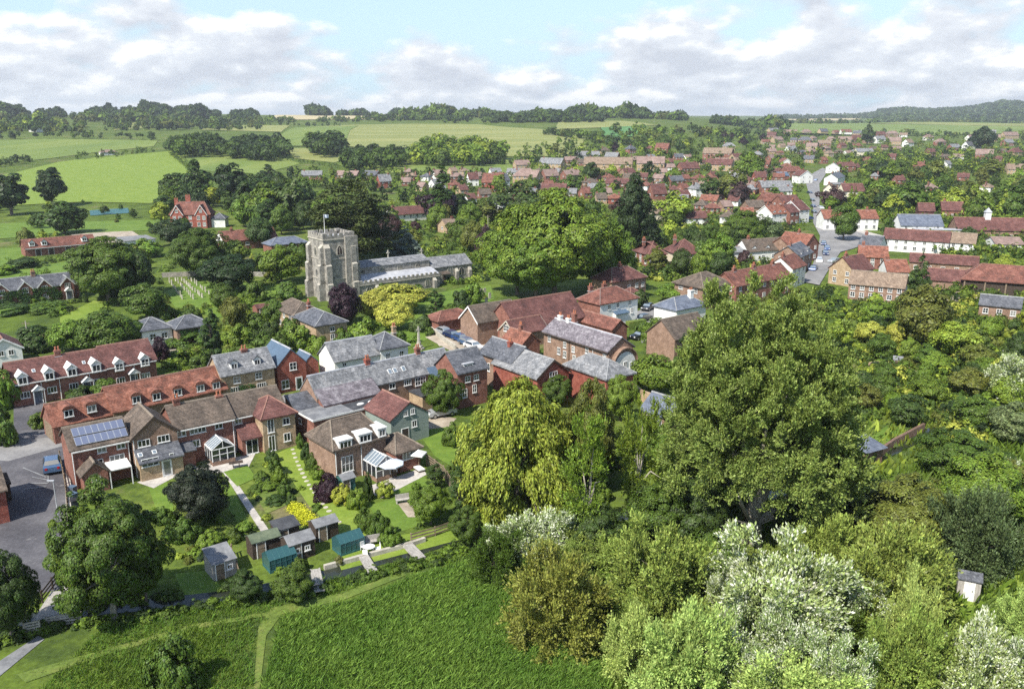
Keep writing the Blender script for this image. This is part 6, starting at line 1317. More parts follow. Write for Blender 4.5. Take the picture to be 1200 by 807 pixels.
# scattered trees of the village, kept clear of roofs and roads
ROADS = [[(188,322),(218,318),(256,350),(228,360),(200,354)], [(172,560),(198,560),(208,605),(182,605)], [(260,550),(292,543),(302,562),(290,610),(276,612)], [(430,590),(470,580),(505,612),(470,626),(440,612)], [(436,568),(498,553),(505,572),(450,584)], [(205,670),(248,665),(262,694),(212,702)], [(520,372),(575,335),(470,352),(505,398)], [(745,450),(800,450),(800,508),(742,508)], [(990,495),(1095,480),(1095,566),(990,575)], [(1085,670),(1215,650),(1215,800),(1095,800)], [(336,588),(350,588),(378,620),(360,622)], [(322,532),(352,520),(385,560),(430,612),(432,640),(400,634),(378,602)], [(255,548),(268,546),(322,630),(304,630)], [(240,645),(330,630),(420,632),(440,655),(330,690),(240,690)], [(424,572),(495,546),(502,560),(446,586)], [(15,468),(60,464),(62,516),(15,518)], [(930,335),(942,262),(938,215),(950,195),(978,195),(966,215),(970,262),(1030,272),(1035,290),(990,300),(975,335)], [(745,402),(740,350),(805,350),(800,400)], [(495,418),(500,385),(622,390),(612,420)]]
RB = []
for o in S.objects:
    if o.type == 'MESH' and o.name.split('.')[0].endswith('roof') and o.parent:
        m = Matrix.Translation(o.parent.location) @ o.parent.rotation_euler.to_matrix().to_4x4()
        pr_ = [proj(m @ Vector(c)) for c in o.bound_box]; c0 = [m @ Vector(c) for c in o.bound_box]
        RB.append((min(p[0] for p in pr_), max(p[0] for p in pr_), min(p[1] for p in pr_), max(p[1] for p in pr_), sum((Vector(c) for c in c0), Vector())/8))
def covers(x0, x1, y0, y1, d, lim=.35):
    for (a, b, c, e, w) in RB:
        if math.hypot(w.x, w.y) < d-2: continue               # that roof stands in front of the tree
        ox = min(b, x1)-max(a, x0); oy = min(e, y1)-max(c, y0)
        if ox > 0 and oy > 0 and ox*oy > lim*max(1, (b-a)*(e-c)): return True
    return False
def scatter(poly, n, hr, cols, kinds, seed, gapk=.55, lim=.3, wr=(.62, .95)):
    rng = random.Random(seed); done = 0; tries = 0
    xs = [p[0] for p in poly]; ys = [p[1] for p in poly]
    while done < n and tries < n*60:
        tries += 1; x, y = rng.uniform(min(xs), max(xs)), rng.uniform(min(ys), max(ys))
        if not inpoly(x, y, poly) or any(inpoly(x, y, q) for q in ROADS): continue
        p = G(x, y); s = proj(p)[2]; h = rng.uniform(*hr); k = rng.choice(kinds)
        if k == 'shrub': h *= .4
        r = h*.5*rng.uniform(*wr)*(1.25 if k == 'shrub' else .55 if k in ('column', 'conifer') else 1)
        if any((t[0]-p).length < (t[1]+r)*gapk for t in TREES): continue
        if any((w-p).length < r*.5+4 for (_, _, _, _, w) in RB): continue
        d = math.hypot(p.x, p.y)
        if covers(x-r*s, x+r*s, y-h*s, y, d, lim): continue
        tree(k, p, h, r, rng.choice(cols)); done += 1
GREEN = ['mid', 'dark', 'bright', 'mid', 'dark', 'olive', 'mid', 'lime', 'fresh', 'bright']
def mass(name, poly, n, hr, cols, seed, label, kind='round', leaf=1.3, nleaf=150, lim=.45, flat=.5, cat='trees', gap=.5):
    """greenery between the far houses that reads as one mass"""
    rng = random.Random(seed); pts, hs, cs = [], [], []; tries = 0
    xs = [p[0] for p in poly]; ys = [p[1] for p in poly]
    while len(pts) < n and tries < n*25:
        tries += 1; x, y = rng.uniform(min(xs), max(xs)), rng.uniform(min(ys), max(ys))
        if not inpoly(x, y, poly) or any(inpoly(x, y, q) for q in ROADS): continue
        p = G(x, y); s = proj(p)[2]; h = rng.uniform(*hr); r = h*flat
        if any(abs(w.x-p.x) < 8 and abs(w.y-p.y) < 8 and (w-p).length < 4.5 for (_, _, _, _, w) in RB): continue
        if covers(x-r*s, x+r*s, y-h*s, y, math.hypot(p.x, p.y), lim): continue
        pts.append(p); hs.append(h); cs.append(COL[rng.choice(cols)])
    return merged_wood(name, pts, hs, cs, leaf*10/(sum(hr)/2), nleaf, label, kind=kind, seed=seed, flat=flat, cat=cat)
scatter([(560,300),(600,240),(700,240),(780,255),(900,250),(900,290),(860,330),(740,330)], 60, (6, 12), GREEN+['copper'], ['round','tall','round','conifer','shrub'], 31, .42, .4)
scatter([(1000,200),(1100,190),(1215,195),(1215,262),(1130,262),(1050,255),(1005,245)], 80, (9, 14), GREEN+['deep','dark','lime'], ['round','tall','round','conifer'], 33, .36, .3, (.8, 1.1))
scatter([(440,300),(450,245),(600,235),(600,300),(570,330),(540,300)], 36, (6, 11), GREEN+['copper'], ['round','tall','shrub'], 37, .42, .3)
scatter([(840,380),(980,372),(1000,420),(900,430),(830,405)], 14, (4, 7), GREEN, ['round','tall','shrub'], 65, .4, .4)
scatter([(968,255),(972,205),(1005,200),(1060,250),(1050,262),(1000,250)], 26, (5, 10), GREEN+['deep'], ['round','tall','round','conifer'], 64, .4, .3)
scatter([(860,320),(880,262),(925,270),(930,290),(880,300)], 8, (4, 7), GREEN, ['round','shrub'], 38)
scatter([(1000,350),(1060,345),(1200,300),(1215,390),(1215,450),(1080,440),(1010,420)], 90, (2.5, 5.5), GREEN+['lime','gold'], ['round','round','shrub','shrub'], 39, .38, .2, (.8, 1.15))
scatter([(1000,500),(1005,420),(1215,430),(1215,520),(1100,500)], 60, (2.5, 5), GREEN+['lime'], ['round','shrub','shrub'], 40, .4, .25, (.8, 1.2))
scatter([(1030,290),(1040,262),(1060,275),(1215,300),(1215,318),(1100,300)], 26, (4, 7), ['dark','mid','deep','bright'], ['round','shrub'], 41, .4, .2)
scatter([(180,265),(200,235),(370,215),(380,270),(340,280),(250,262)], 44, (9, 15), ['dark','mid','deep','bright'], ['round','tall'], 42, .32, .25)
scatter([(0,300),(10,262),(180,268),(330,290),(350,330),(200,330),(100,305)], 24, (3, 8), GREEN, ['round','shrub'], 43, .5, .15)
scatter([(-20,240),(0,236),(180,240),(190,262),(0,268)], 18, (4, 8), GREEN, ['round','shrub'], 44, .5, .15)
scatter([(590,700),(600,640),(760,620),(1000,600),(1210,620),(1210,800),(760,800),(700,740)], 34, (2.5, 5), ['willow','bright','mid','willow'], ['osier','shrub'], 45, .35, 9, (.9, 1.4))
scatter([(850,330),(870,345),(1000,430),(1000,520),(960,560),(820,420)], 14, (4, 8), GREEN, ['round','shrub'], 46, .45, .3)
scatter([(560,480),(640,470),(760,470),(800,520),(790,590),(600,600)], 22, (3, 7), ['mid','dark','bright'], ['round','shrub'], 47, .4, .2)
scatter([(200,345),(330,340),(360,360),(330,410),(250,440),(190,420)], 16, (2.5, 6), GREEN, ['round','shrub','shrub'], 48, .5, .12)
GM_ = ['dark', 'mid', 'mid', 'bright', 'olive', 'lime', 'deep', 'fresh']
scatter([(700,186),(745,160),(905,158),(900,180),(800,178)], 26, (10, 15), ['bright','mid','lime','mid','dark','purple'], ['round','tall'], 35, .4, .45)
mass('village_trees', [(590,200),(610,178),(700,160),(900,152),(1000,160),(1215,158),(1215,196),(1000,205),(900,195),(760,188)], 620, (5, 10), GM_, 51, 'trees and hedges packed between the farthest village houses', leaf=1.5, nleaf=130)
mass('village_trees', [(600,232),(620,192),(760,184),(900,188),(945,200),(900,225),(700,225)], 150, (4, 8), GM_, 62, 'garden trees packed between the middle rows of far village houses', leaf=1.1, nleaf=200)
mass('village_trees', [(900,190),(960,178),(1080,180),(1215,178),(1215,205),(1000,212),(930,202)], 160, (7, 12), GM_+['deep'], 63, 'trees between the scattered houses right of the upper street', leaf=1.2, nleaf=220)
mass('village_trees', [(330,212),(345,203),(600,203),(620,232),(470,240)], 160, (4, 8), GM_, 52, 'garden trees among the far houses left of centre', leaf=1.1, nleaf=150)
mass('garden_growth', [(560,300),(600,232),(640,205),(900,190),(950,190),(935,330),(860,330),(740,330)], 1500, (1.4, 3.6), GM_+['gold'], 53, 'garden shrubs and hedges between the houses in the middle of the village', kind='shrub', leaf=.8, nleaf=60, flat=.75, cat='garden shrubs', lim=.2)
mass('garden_growth', [(990,195),(1215,190),(1215,330),(1100,300),(1035,262),(990,245)], 1500, (2, 5), GM_, 54, 'undergrowth and shrubs below the trees on the right of the village', kind='shrub', leaf=.9, nleaf=70, flat=.75, cat='garden shrubs', lim=.15)
mass('garden_growth', [(380,240),(600,232),(600,300),(560,335),(450,330),(440,290)], 500, (1.4, 3.4), GM_, 55, 'garden shrubs and hedges behind the church', kind='shrub', leaf=.7, nleaf=70, flat=.75, cat='garden shrubs', lim=.2)
mass('garden_growth', [(1000,350),(1060,345),(1215,340),(1215,520),(1000,520)], 700, (1, 2.6), GM_+['lime','gold'], 56, 'mixed border plants of the right hand gardens', kind='shrub', leaf=.42, nleaf=150, flat=.8, cat='garden shrubs', lim=.15)
mass('garden_growth', [(180,340),(340,345),(350,420),(250,445),(190,430)], 170, (.8, 2.0), GM_, 57, 'garden plants around the courtyard house and cottage', kind='shrub', leaf=.32, nleaf=170, flat=.8, cat='garden shrubs', lim=.1)
mass('garden_growth', [(0,340),(0,300),(120,300),(340,300),(345,345),(200,345),(190,365),(70,372),(0,365)], 170, (.8, 2.2), ['dark','mid','mid','bright'], 58, 'hedges and shrubs around the graveyard and ivy clad house', kind='shrub', leaf=.4, nleaf=150, flat=.8, cat='garden shrubs', lim=.1)
mass('garden_growth', [(480,400),(560,350),(590,345),(600,380),(520,395)], 24, (.7, 1.5), GM_, 59, 'small churchyard shrubs below the chancel', kind='shrub', leaf=.3, nleaf=150, flat=.8, cat='garden shrubs', lim=.1)
mass('garden_growth', [(845,348),(930,340),(985,345),(1000,372),(900,385),(840,375)], 140, (1.2, 3), GM_, 66, 'garden shrubs between the red street terrace and the great poplar', kind='shrub', leaf=.5, nleaf=120, flat=.8, cat='garden shrubs', lim=.12)
mass('garden_growth', [(215,560),(300,545),(345,545),(440,600),(480,600),(520,620),(440,640),(290,650),(205,660),(180,600)], 110, (.3, .9), GM_, 60, 'border plants and vegetables in the long back gardens', kind='shrub', leaf=.2, nleaf=260, flat=.8, cat='garden plants', lim=.1)
mass('bank_growth', [(60,712),(130,702),(250,690),(345,673),(345,679),(250,697),(130,709),(60,719)], 60, (.4, .9), ['mid','dark','bright'], 67, 'rank plants along the garden side of the stream below the old shed', kind='shrub', leaf=.22, nleaf=170, flat=.7, cat='bank plants', lim=.3)
mass('bank_growth', [(-20,750),(60,732),(200,714),(345,693),(440,668),(480,658),(530,642),(600,630),(700,620),(700,630),(600,645),(480,668),(345,704),(200,722),(60,742),(-20,765)], 230, (.5, 1.2), ['mid','dark','bright'], 61, 'nettles and rank plants along the near bank of the stream', kind='shrub', leaf=.22, nleaf=170, flat=.7, cat='bank plants', lim=.3)


# ------------------------------------------------------------------ the reed meadow and rough grass: blades nobody could count
def blades(name, polys, n, h, w, label, cols, seed, holes=()):
    rng = np.random.default_rng(seed); out = []; tn = []
    for pix in polys:
        pl = [(p.x, p.y) for p in (G(*q) for q in pix)]; hl = [[(p.x, p.y) for p in (G(*q) for q in hp)] for hp in holes]
        xs = [p[0] for p in pl]; ys = [p[1] for p in pl]; m = 0
        area = abs(sum(pl[i][0]*pl[(i+1) % len(pl)][1]-pl[(i+1) % len(pl)][0]*pl[i][1] for i in range(len(pl))))/2
        cnt = int(n*area)
        while m < cnt:
            x = rng.uniform(min(xs), max(xs)); y = rng.uniform(min(ys), max(ys)); m += .6
            if inpoly(x, y, pl) and not any(inpoly(x+.3*math.sin(y*3.1)+rng.normal()*.25, y+.3*math.sin(x*2.7)+rng.normal()*.25, q) for q in hl): out.append((x, y))
    P_ = np.array(out); k = len(P_); pat = np.clip(.5+.3*np.sin(P_[:, 0]*.5+np.sin(P_[:, 1]*.35)*2)*np.sin(P_[:, 1]*.43+P_[:, 0]*.2)+.28*np.sin(P_[:, 0]*2.3+2*np.sin(P_[:, 1]*1.7))*np.sin(P_[:, 1]*2.9+1.5*np.sin(P_[:, 0]*1.3)), 0, 1)
    hh = h*(.45+.7*rng.random(k))*(.55+.8*pat); a = rng.random(k)*6.28; ln = np.stack([.2*np.ones(k)+rng.normal(size=k)*.42, -.05+rng.normal(size=k)*.42], 1)*hh[:, None]
    v = np.empty((k, 4, 3)); ww = w*(.6+.8*rng.random(k)); dx, dy = np.cos(a)*ww/2, np.sin(a)*ww/2
    v[:, 0] = np.stack([P_[:, 0]-dx, P_[:, 1]-dy, 0*hh], 1); v[:, 1] = np.stack([P_[:, 0]+dx, P_[:, 1]+dy, 0*hh], 1)
    v[:, 2] = np.stack([P_[:, 0]+dx*.8+ln[:, 0]*.6, P_[:, 1]+dy*.8+ln[:, 1]*.6, hh*.7], 1); v[:, 3] = np.stack([P_[:, 0]+ln[:, 0], P_[:, 1]+ln[:, 1], hh], 1)
    ca = np.array([COL[c] for c in cols]); t = np.ones((k, 4)); mixv = np.clip(pat+rng.normal(size=k)*.25, 0, 1)[:, None]; t[:, :3] = ca[0]*(1-mixv)+ca[1]*mixv
    o = link(bpy.data.objects.new(name, quads_mesh(name, v.reshape(-1, 3), M['leaf_wood'], np.repeat(t, 4, 0)))); tag(o, label, 'vegetation', None, 'stuff'); return o
TRACKS = [[(303,735),(318,712),(400,695),(470,670),(476,674),(405,702),(330,720),(312,745),(304,812),(297,812)], [(20,790),(120,762),(230,731),(318,717),(318,721),(235,736),(125,767),(30,800)], [(702,720),(706,716),(712,760),(730,812),(718,812),(704,770)]]
COL['reed'] = (.1, .2, .028); COL['reed2'] = (.185, .29, .05)
blades('reed_meadow', [[(330,725),(410,706),(480,678),(560,655),(620,665),(700,720),(720,830),(300,830)]], 210, .62, .06, 'dense green reed meadow across the bottom of the view', ['reed', 'reed2'], 1, TRACKS)
blades('tall_grass', [[(40,815),(120,735),(220,712),(330,690),(420,672),(480,655),(560,640),(600,640),(560,656),(470,670),(400,697),(325,712),(300,740),(296,830),(20,830)]], 150, .5, .06, 'rough tall grass between the reed meadow and the stream', ['reed', 'bright'], 2, TRACKS)
blades('trodden_grass', TRACKS, 60, .22, .05, 'short trodden grass on the paths through the meadow', ['reed2', 'lime'], 5)
blades('undergrowth', [[(590,640),(700,625),(1000,575),(1230,480),(1230,830),(720,830),(700,720),(620,665)]], 10, 1.1, .3, 'low green undergrowth below the willows and poplars', ['mid', 'bright'], 3, TRACKS[2:])
blades('undergrowth', [[(1000,430),(1060,345),(1230,390),(1230,490),(1000,575)]], 4, .9, .4, 'rank growth in the gardens on the right', ['mid', 'lime'], 4)

# ------------------------------------------------------------------ cars
def make_car():
    me = {}; Lc, Wc = 4.2, 1.72
    prof = [(-2.1,.32),(-2.12,.62),(-2.0,.84),(-.98,.96),(-.42,1.4),(1.1,1.43),(1.78,1.0),(2.08,.9),(2.1,.36)]
    b = MB(); sec = []
    for (x, z) in prof:
        wz = Wc/2*(1 if z < .97 else 1-.26*(z-.95)/.45); sec.append((x, wz, z))
    n = len(sec); vs = [(x, -w, z) for x, w, z in sec]+[(x, w, z) for x, w, z in sec]
    b.add(vs, [(i, (i+1) % n, n+(i+1) % n, n+i) for i in range(n)]+[tuple(range(n)), tuple(range(2*n-1, n-1, -1))])
    me['body'] = b.mesh('body', [M['car']])
    def gl(q): return MB().add(q, [(0, 1, 2, 3)])
    e = .012
    me['windscreen'] = gl([(-.93,-.78,1.0+e),(-.93,.78,1.0+e),(-.47,.62,1.37+e),(-.47,-.62,1.37+e)]).mesh('windscreen', M['glass_sky'])
    me['rear_window'] = gl([(1.72,-.74,1.06+e),(1.72,.74,1.06+e),(1.2,.62,1.38+e),(1.2,-.62,1.38+e)]).mesh('rear_window', M['glass'])
    me['side_window'] = MB().add([(-.85,.875,.99),(1.62,.875,1.03),(1.08,.69,1.38),(-.4,.69,1.36)], [(0, 1, 2, 3)]).mesh('side_window', M['glass'])
    w = MB(); w.tube((0,-.1,0),(0,.1,0),.31,.31,14); me['wheel'] = w.mesh('wheel', M['tyre']); me['rim'] = MB().tube((0,-.115,0),(0,.115,0),.18,.18,10).mesh('rim', M['rim'])
    me['headlight'] = MB().box(-2.13,-1.98,-.16,.16,.64,.8).mesh('headlight', M['lamp_clear']); me['tail_light'] = MB().box(1.98,2.12,-.12,.12,.66,.9).mesh('tail_light', M['lamp_red'])
    return me
CARM = make_car()
CARC = dict(blue=(.03,.07,.2), dark=(.015,.017,.022), silver=(.4,.42,.44), white=(.75,.75,.75), grey=(.1,.11,.12), skyblue=(.07,.13,.24), red=(.35,.03,.02), navy=(.015,.03,.09))
CARN = dict(blue='blue', dark='black', silver='silver', white='white', grey='dark grey', skyblue='light blue', red='red', navy='navy blue')
def car(px, py, ang, col, label, sc=1.0, group='parked cars'):
    r = empty('parked_car', G(px, py)+Vector((0, 0, .03)), math.radians(ang), label, 'car', group); r.scale = (sc, sc, sc)
    for k in ('body', 'windscreen', 'rear_window'): o = inst(k, CARM[k], r); o.color = (*CARC[col], 1)
    inst('side_window', CARM['side_window'], r); o = inst('side_window', CARM['side_window'], r, sc=(1, -1, 1))
    for x in (-1.3, 1.3):
        for y in (-.78, .78): w = inst('wheel', CARM['wheel'], r, (x, y, .31)); inst('rim', CARM['rim'], w)
    for y in (-.58, .58): inst('headlight', CARM['headlight'], r, (0, y, 0)); inst('tail_light', CARM['tail_light'], r, (0, y, 0))
for a in ((62,549,-62,'skyblue','light blue car parked beside the lamp post at the edge of the car park',1.08),(521,392,128,'silver','silver car leftmost in the row behind the church hall garages',1),(530,396,128,'navy','navy blue car second in the row by the garages',1),(540,400,128,'blue','bright blue car in the middle of the row by the garages',1),(548,404.5,128,'skyblue','pale blue car nearest the tall brick house in the row by the garages',1),(555,409,128,'white','white car mostly hidden at the right end of the row by the garages',1),
          (753,376,38,'dark','black car parked right of the white Georgian house front',1),(759,363,60,'dark','dark car further up the Georgian house drive',1),(750,397,38,'dark','dark car parked under the wall by the barrel roofed hall',1),(965,287.5,70,'navy','dark blue car topmost in the row opposite the square',1),(969,293,72,'blue','blue car second in the row opposite the square',1),(967,299,75,'navy','navy car third in the row opposite the square',1),(960,307.5,70,'white','white car lowest but one by the red terrace',1),(953,317,60,'blue','blue car nearest the poplar on the high street',1),
          (978,308,30,'silver','silver car parked below the square on the right',1),(952,236,88,'dark','black car highest in the queue on the left of the street',1),(953,243,88,'navy','dark blue car in the middle of the queue on the left',1),(954,250,88,'dark','black car lowest in the queue on the left of the street',1),(962,245,88,'white','white car on the right side of the street by the copper tree',1),(947,257.5,20,'blue','blue car turned sideways outside the tall white house',1),(921,263,20,'dark','black car under the white dormered house',1),(949,227,100,'navy','navy car alone on the upper street',1),(956,212,60,'blue','blue car highest up the street by the cream gable',1),(517,487,30,'silver','silver car parked behind the round green tree',1)):
    car(*a)

# ------------------------------------------------------------------ sheds, greenhouses, small things by the stream
def shed(name, label, cat, px, py, L, d, eh, rise, wall, roof, ang=38, kind='gable', axis='x', win=1, door=True):
    L *= .8; d *= .8; eh *= .86; rise *= .8; g = G(px, py); h = House(name, label, cat, Vector((g.x, g.y, 0)), None, eh, ang, L=L); h.body(0, 0, L, d, eh, rise, roof=kind, axis=axis, tile=roof, wall=wall, ov=.14, ridge=None, t=.06)
    if door: h.door(None, u=L*.3, w=.75, h=min(1.75, eh-.1), mat='timber')
    for k in range(win): h.win(L*(.72 if win == 1 else .3+.4*k), eh*.45, .55, .5, 2, 1, style='far')
    return h
h = shed('garden_shed', 'weathered grey shed with patchy felt roof, leftmost by the stream', 'shed', 251, 681, 2.6, 3.0, 1.9, .7, 'timber_grey', 'felt_grey', 38, 'lean')
h = shed('garden_shed', 'dark shed with mossy green felt roof behind the left greenhouse', 'shed', 297, 656, 3.4, 2.2, 2.0, .5, 'timber_dark', 'felt_green', 36, win=0)
h = shed('garden_shed', 'black shed with nearly flat dark roof beside the vegetable plot', 'shed', 326, 640, 2.8, 2.2, 1.9, .4, 'timber_dark', 'felt_black', 36, 'lean', win=0)
h = shed('summer_house', 'brown summer house with pale grey roof and white windows', 'summer house', 340, 660, 3.2, 2.4, 2.1, .7, 'timber_dark', 'felt_grey', 38, win=2)
h = shed('garden_shed', 'dark shed with light grey roof at the end of the yellow border', 'shed', 371, 636, 3.0, 2.1, 1.9, .55, 'timber_dark', 'felt_grey', 38, win=0)
h = shed('garden_shed', 'small teal shed with grey roof beside the purple bush', 'shed', 402, 578, 2.0, 1.8, 1.8, .5, 'teal', 'felt_grey', 40, win=0)
h = shed('timber_hut', 'small white and grey hut with dark slate roof standing in the willow scrub', 'hut', 1120, 701, 2.2, 2.0, 2.3, .5, 'timber_grey', 'slate_dark', -25, win=0, door=False); h.door(None, u=.9, w=.7, h=1.7, mat='white')
h = shed('garden_hut', 'tiny grey roofed garden hut in the right hand gardens', 'hut', 1046, 431, 2.6, 2.0, 1.7, .5, 'timber', 'felt_grey', -20, win=0)
h = shed('garden_hut', 'small grey hut half hidden right of the poplar crown', 'hut', 1022, 382, 2.6, 2.2, 1.8, .5, 'timber_grey', 'felt_grey', -20, win=0)
h = shed('brick_shed', 'small brick shed with red roof above the white slate cottage', 'shed', 302, 372, 4.0, 3.2, 2.2, .8, 'brick', 'tile_maroon', 38)
def greenhouse(label, px, py, L, d, ang):
    g = G(px, py); r = empty('greenhouse', g, math.radians(ang), label, 'greenhouse'); c = MB(); gl = MB(); eh, rh = 1.25, .6; L *= .78; d *= .78
    MB().box(-.04, L+.04, -.04, d+.04, -.05, .25).build('plinth', M['teal'], r)
    for i in range(6):
        x = L*i/5
        for y in (0, d): c.box(x-.03, x+.03, y-.03, y+.03, .25, eh); c.tube((x, y, eh), (x, d/2, eh+rh), .028, .028, 4)
    for y, z in ((0, eh), (d, eh), (d/2, eh+rh), (0, .85), (d, .85)): c.tube((0, y, z), (L, y, z), .03, .03, 4)
    gl.add([(0, 0, .25), (L, 0, .25), (L, 0, eh), (0, 0, eh), (0, d/2, eh+rh), (L, d/2, eh+rh), (0, d, eh), (L, d, eh), (0, d, .25), (L, d, .25)], [(0, 1, 2, 3), (3, 2, 5, 4), (4, 5, 7, 6), (6, 7, 9, 8), (0, 3, 4, 6, 8), (1, 9, 7, 5, 2)])
    c.build('frame', M['teal'], r); gl.build('glazing', M['tealglass'], r); MB().box(L-.02, L+.05, d*.3, d*.7, .1, 1.6).build('door', M['teal'], r); return r
greenhouse('teal greenhouse with a dark shed right behind it', 317, 672, 3.3, 2.4, 36); greenhouse('teal greenhouse farthest right, beside the round table', 400, 652, 3.2, 2.3, 38)
def gazebo():
    g = G(1011, 540); r = empty('gazebo', g, math.radians(30), 'little brick summer house with pyramid slate roof on the stream bank', 'gazebo')
    w = MB().box(-1.5, 1.5, -1.5, 1.5, -.2, 2.0); w.build('wall', M['brick_brown'], r)
    MB().add([(-1.9,-1.9,2.0),(1.9,-1.9,2.0),(1.9,1.9,2.0),(-1.9,1.9,2.0),(0,0,3.5)], [(0,1,4),(1,2,4),(2,3,4),(3,0,4),(3,2,1,0)]).build('roof', M['slate_blue'], r)
    for x, y, rz in ((0,-1.5,0),(1.5,0,math.pi/2),(-1.5,0,-math.pi/2)):
        o = MB().prism([(-.4,.5),(.4,.5),(.4,1.3),(.2,1.65),(-.2,1.65),(-.4,1.3)], -.05, .02, 'y').build('window', M['glass'], r); o.location = (x, y, 0); o.rotation_euler = (0, 0, rz)
gazebo()
def wall(name, label, cat, pix, h_, t_, mat, world=False):
    pts = [G(*p) for p in pix]; mb = MB()
    for a, b in zip(pts, pts[1:]):
        d = (b-a); d.z = 0; n = Vector((-d.y, d.x, 0)).normalized()*t_/2
        mb.add([a-n+Vector((0,0,-.2)), b-n+Vector((0,0,-.2)), b+n+Vector((0,0,-.2)), a+n+Vector((0,0,-.2)), a-n+Vector((0,0,h_)), b-n+Vector((0,0,h_)), b+n+Vector((0,0,h_)), a+n+Vector((0,0,h_))], [(0,3,2,1),(4,5,6,7),(0,1,5,4),(1,2,6,5),(2,3,7,6),(3,0,4,7)])
    o = mb.build(name, M[mat]); tag(o, label, cat); return o
wall('stone_bank_wall', 'low stone wall holding the garden bank of the stream', 'wall', [(380,667),(430,653),(480,640),(498,634)], .45, .35, 'dressed')
wall('brick_bank_wall', 'brick wall along the stream beside the little slate roofed summer house', 'wall', [(1000,545),(1022,540),(1048,522),(1082,504)], 1.0, .35, 'brick_brown')
wall('garden_wall', 'long brick garden wall right of the hipped slate house', 'wall', [(730,452),(752,470),(775,478)], 1.7, .3, 'brick_buff'); wall('garden_wall', 'low stone wall between church path and gravel car park', 'wall', [(496,380),(520,400),(534,410)], .9, .3, 'dressed')
wall('garden_wall', 'brick garden wall across the right hand gardens', 'wall', [(1018,432),(1045,428),(1072,442)], 1.1, .3, 'brick_buff'); wall('churchyard_wall', 'flint wall at the top of the graveyard', 'wall', [(190,325),(260,322),(330,325)], 1.2, .35, 'stone')
wall('boundary_hedge', 'clipped hedge below the ivy clad house', 'hedge', [(0,372),(40,364),(70,360)], 1.4, 1.0, 'lawn'); wall('clipped_hedge', 'square clipped dark hedge in front of the white Georgian house', 'hedge', [(735,386),(755,383)], 1.6, 1.2, 'rough_grass')
wall('brick_wall', 'low brick wall behind the gazebo lawn', 'wall', [(700,398),(735,412)], 1.4, .3, 'brick'); wall('lane_wall', 'pale wall of the lane beside the workshop range', 'wall', [(340,478),(372,528)], 1.5, .3, 'brick_buff')
def fence(label, pix, h_=1.1, mat='timber', n=None, rails=3, name='wooden_fence', cat='fence'):
    pts = [G(*p) for p in pix]; r = empty(name, pts[0], 0, label, cat); o0 = pts[0]
    for a, b in zip(pts, pts[1:]):
        k = max(1, int((b-a).length/1.7))
        for i in range(k+(b == pts[-1])):
            p = a.lerp(b, i/k)-o0; MB().box(p.x-.06, p.x+.06, p.y-.06, p.y+.06, -.2, h_+.08).build('post', M[mat], r)
        rl = MB(); d = (b-a); d.z = 0; d.normalize(); n_ = Vector((-d.y, d.x, 0))*.07
        for j in range(rails): z = h_*(j+.6)/rails; q0 = a-o0-n_; q1 = b-o0-n_; rl.add([q0+Vector((0,0,z)), q1+Vector((0,0,z)), q1+Vector((0,0,z+.16)), q0+Vector((0,0,z+.16)), q0+n_*.5+Vector((0,0,z)), q1+n_*.5+Vector((0,0,z)), q1+n_*.5+Vector((0,0,z+.16)), q0+n_*.5+Vector((0,0,z+.16))], [(0,1,2,3),(7,6,5,4),(3,2,6,7),(0,4,5,1),(0,3,7,4),(1,5,6,2)])
        rl.build('rail', M[mat], r)
    return r
fence('brown wooden fence along the lawn by the stream', [(482,636),(510,628),(553,612)], 1.0); fence('dark wooden railing along the ramp at the bottom of the car park', [(50,706),(62,690),(74,676)], 1.1, 'timber_dark'); fence('grey rail fence at the foot of the sloping track', [(56,736),(96,730)], 1.0, 'timber_grey', rails=4)
fence('timber fence between the car park and the solar panel house', [(71,540),(78,575),(82,620)], 1.3, 'timber', rails=4); fence('low garden fence behind the leftmost stream shed', [(272,650),(282,680),(287,690)], 1.1, 'timber', rails=3); fence('panel fence along the willow garden', [(500,545),(520,560),(540,590)], 1.5, 'timber', rails=5)
fence('wooden field gate beside the grey boardwalk', [(30,746),(48,742)], 1.2, 'timber_grey', rails=5, name='field_gate', cat='gate')
def plank_bridge(label, px, py, L, w, ang):
    r = empty('footbridge', G(px, py)+Vector((0, 0, .35)), math.radians(ang), label, 'footbridge'); mb = MB()
    for i in range(int(L/.25)): mb.box(-w/2, w/2, i*.25-L/2, i*.25-L/2+.22, 0, .06)
    mb.build('deck', M['timber_grey'], r); MB().box(-w/2, -w/2+.12, -L/2, L/2, -.14, -.005).build('beam', M['timber_grey'], r); MB().box(w/2-.12, w/2, -L/2, L/2, -.14, -.005).build('beam', M['timber_grey'], r)
plank_bridge('narrow plank bridge leftmost over the stream', 372, 683, 4.2, .9, 18); plank_bridge('middle plank bridge over the stream by the round table', 431, 663, 3.4, .9, 25); plank_bridge('plank bridge right of the others at the end of the fence', 484, 648, 3.6, 1.0, 30)
plank_bridge('dark footbridge slab at the bottom of the car park', 74, 712, 4.5, 3.2, 10)
def lamp_post(px, py, ty, label):
    p = G(px, py); h_ = zat(p, ty); r = empty('lamp_post', p, 0, label, 'lamp post'); MB().tube((0,0,-.2),(0,0,1.2),.08,.07,8).tube((0,0,1.2),(0,0,h_),.055,.04,8).build('post', M['lead'], r)
    MB().box(-.55,.1,-.09,.09,h_-.05,h_+.06).build('lantern', M['lead'], r)
lamp_post(74, 643, 563, 'white lamp post at the right edge of the car park')
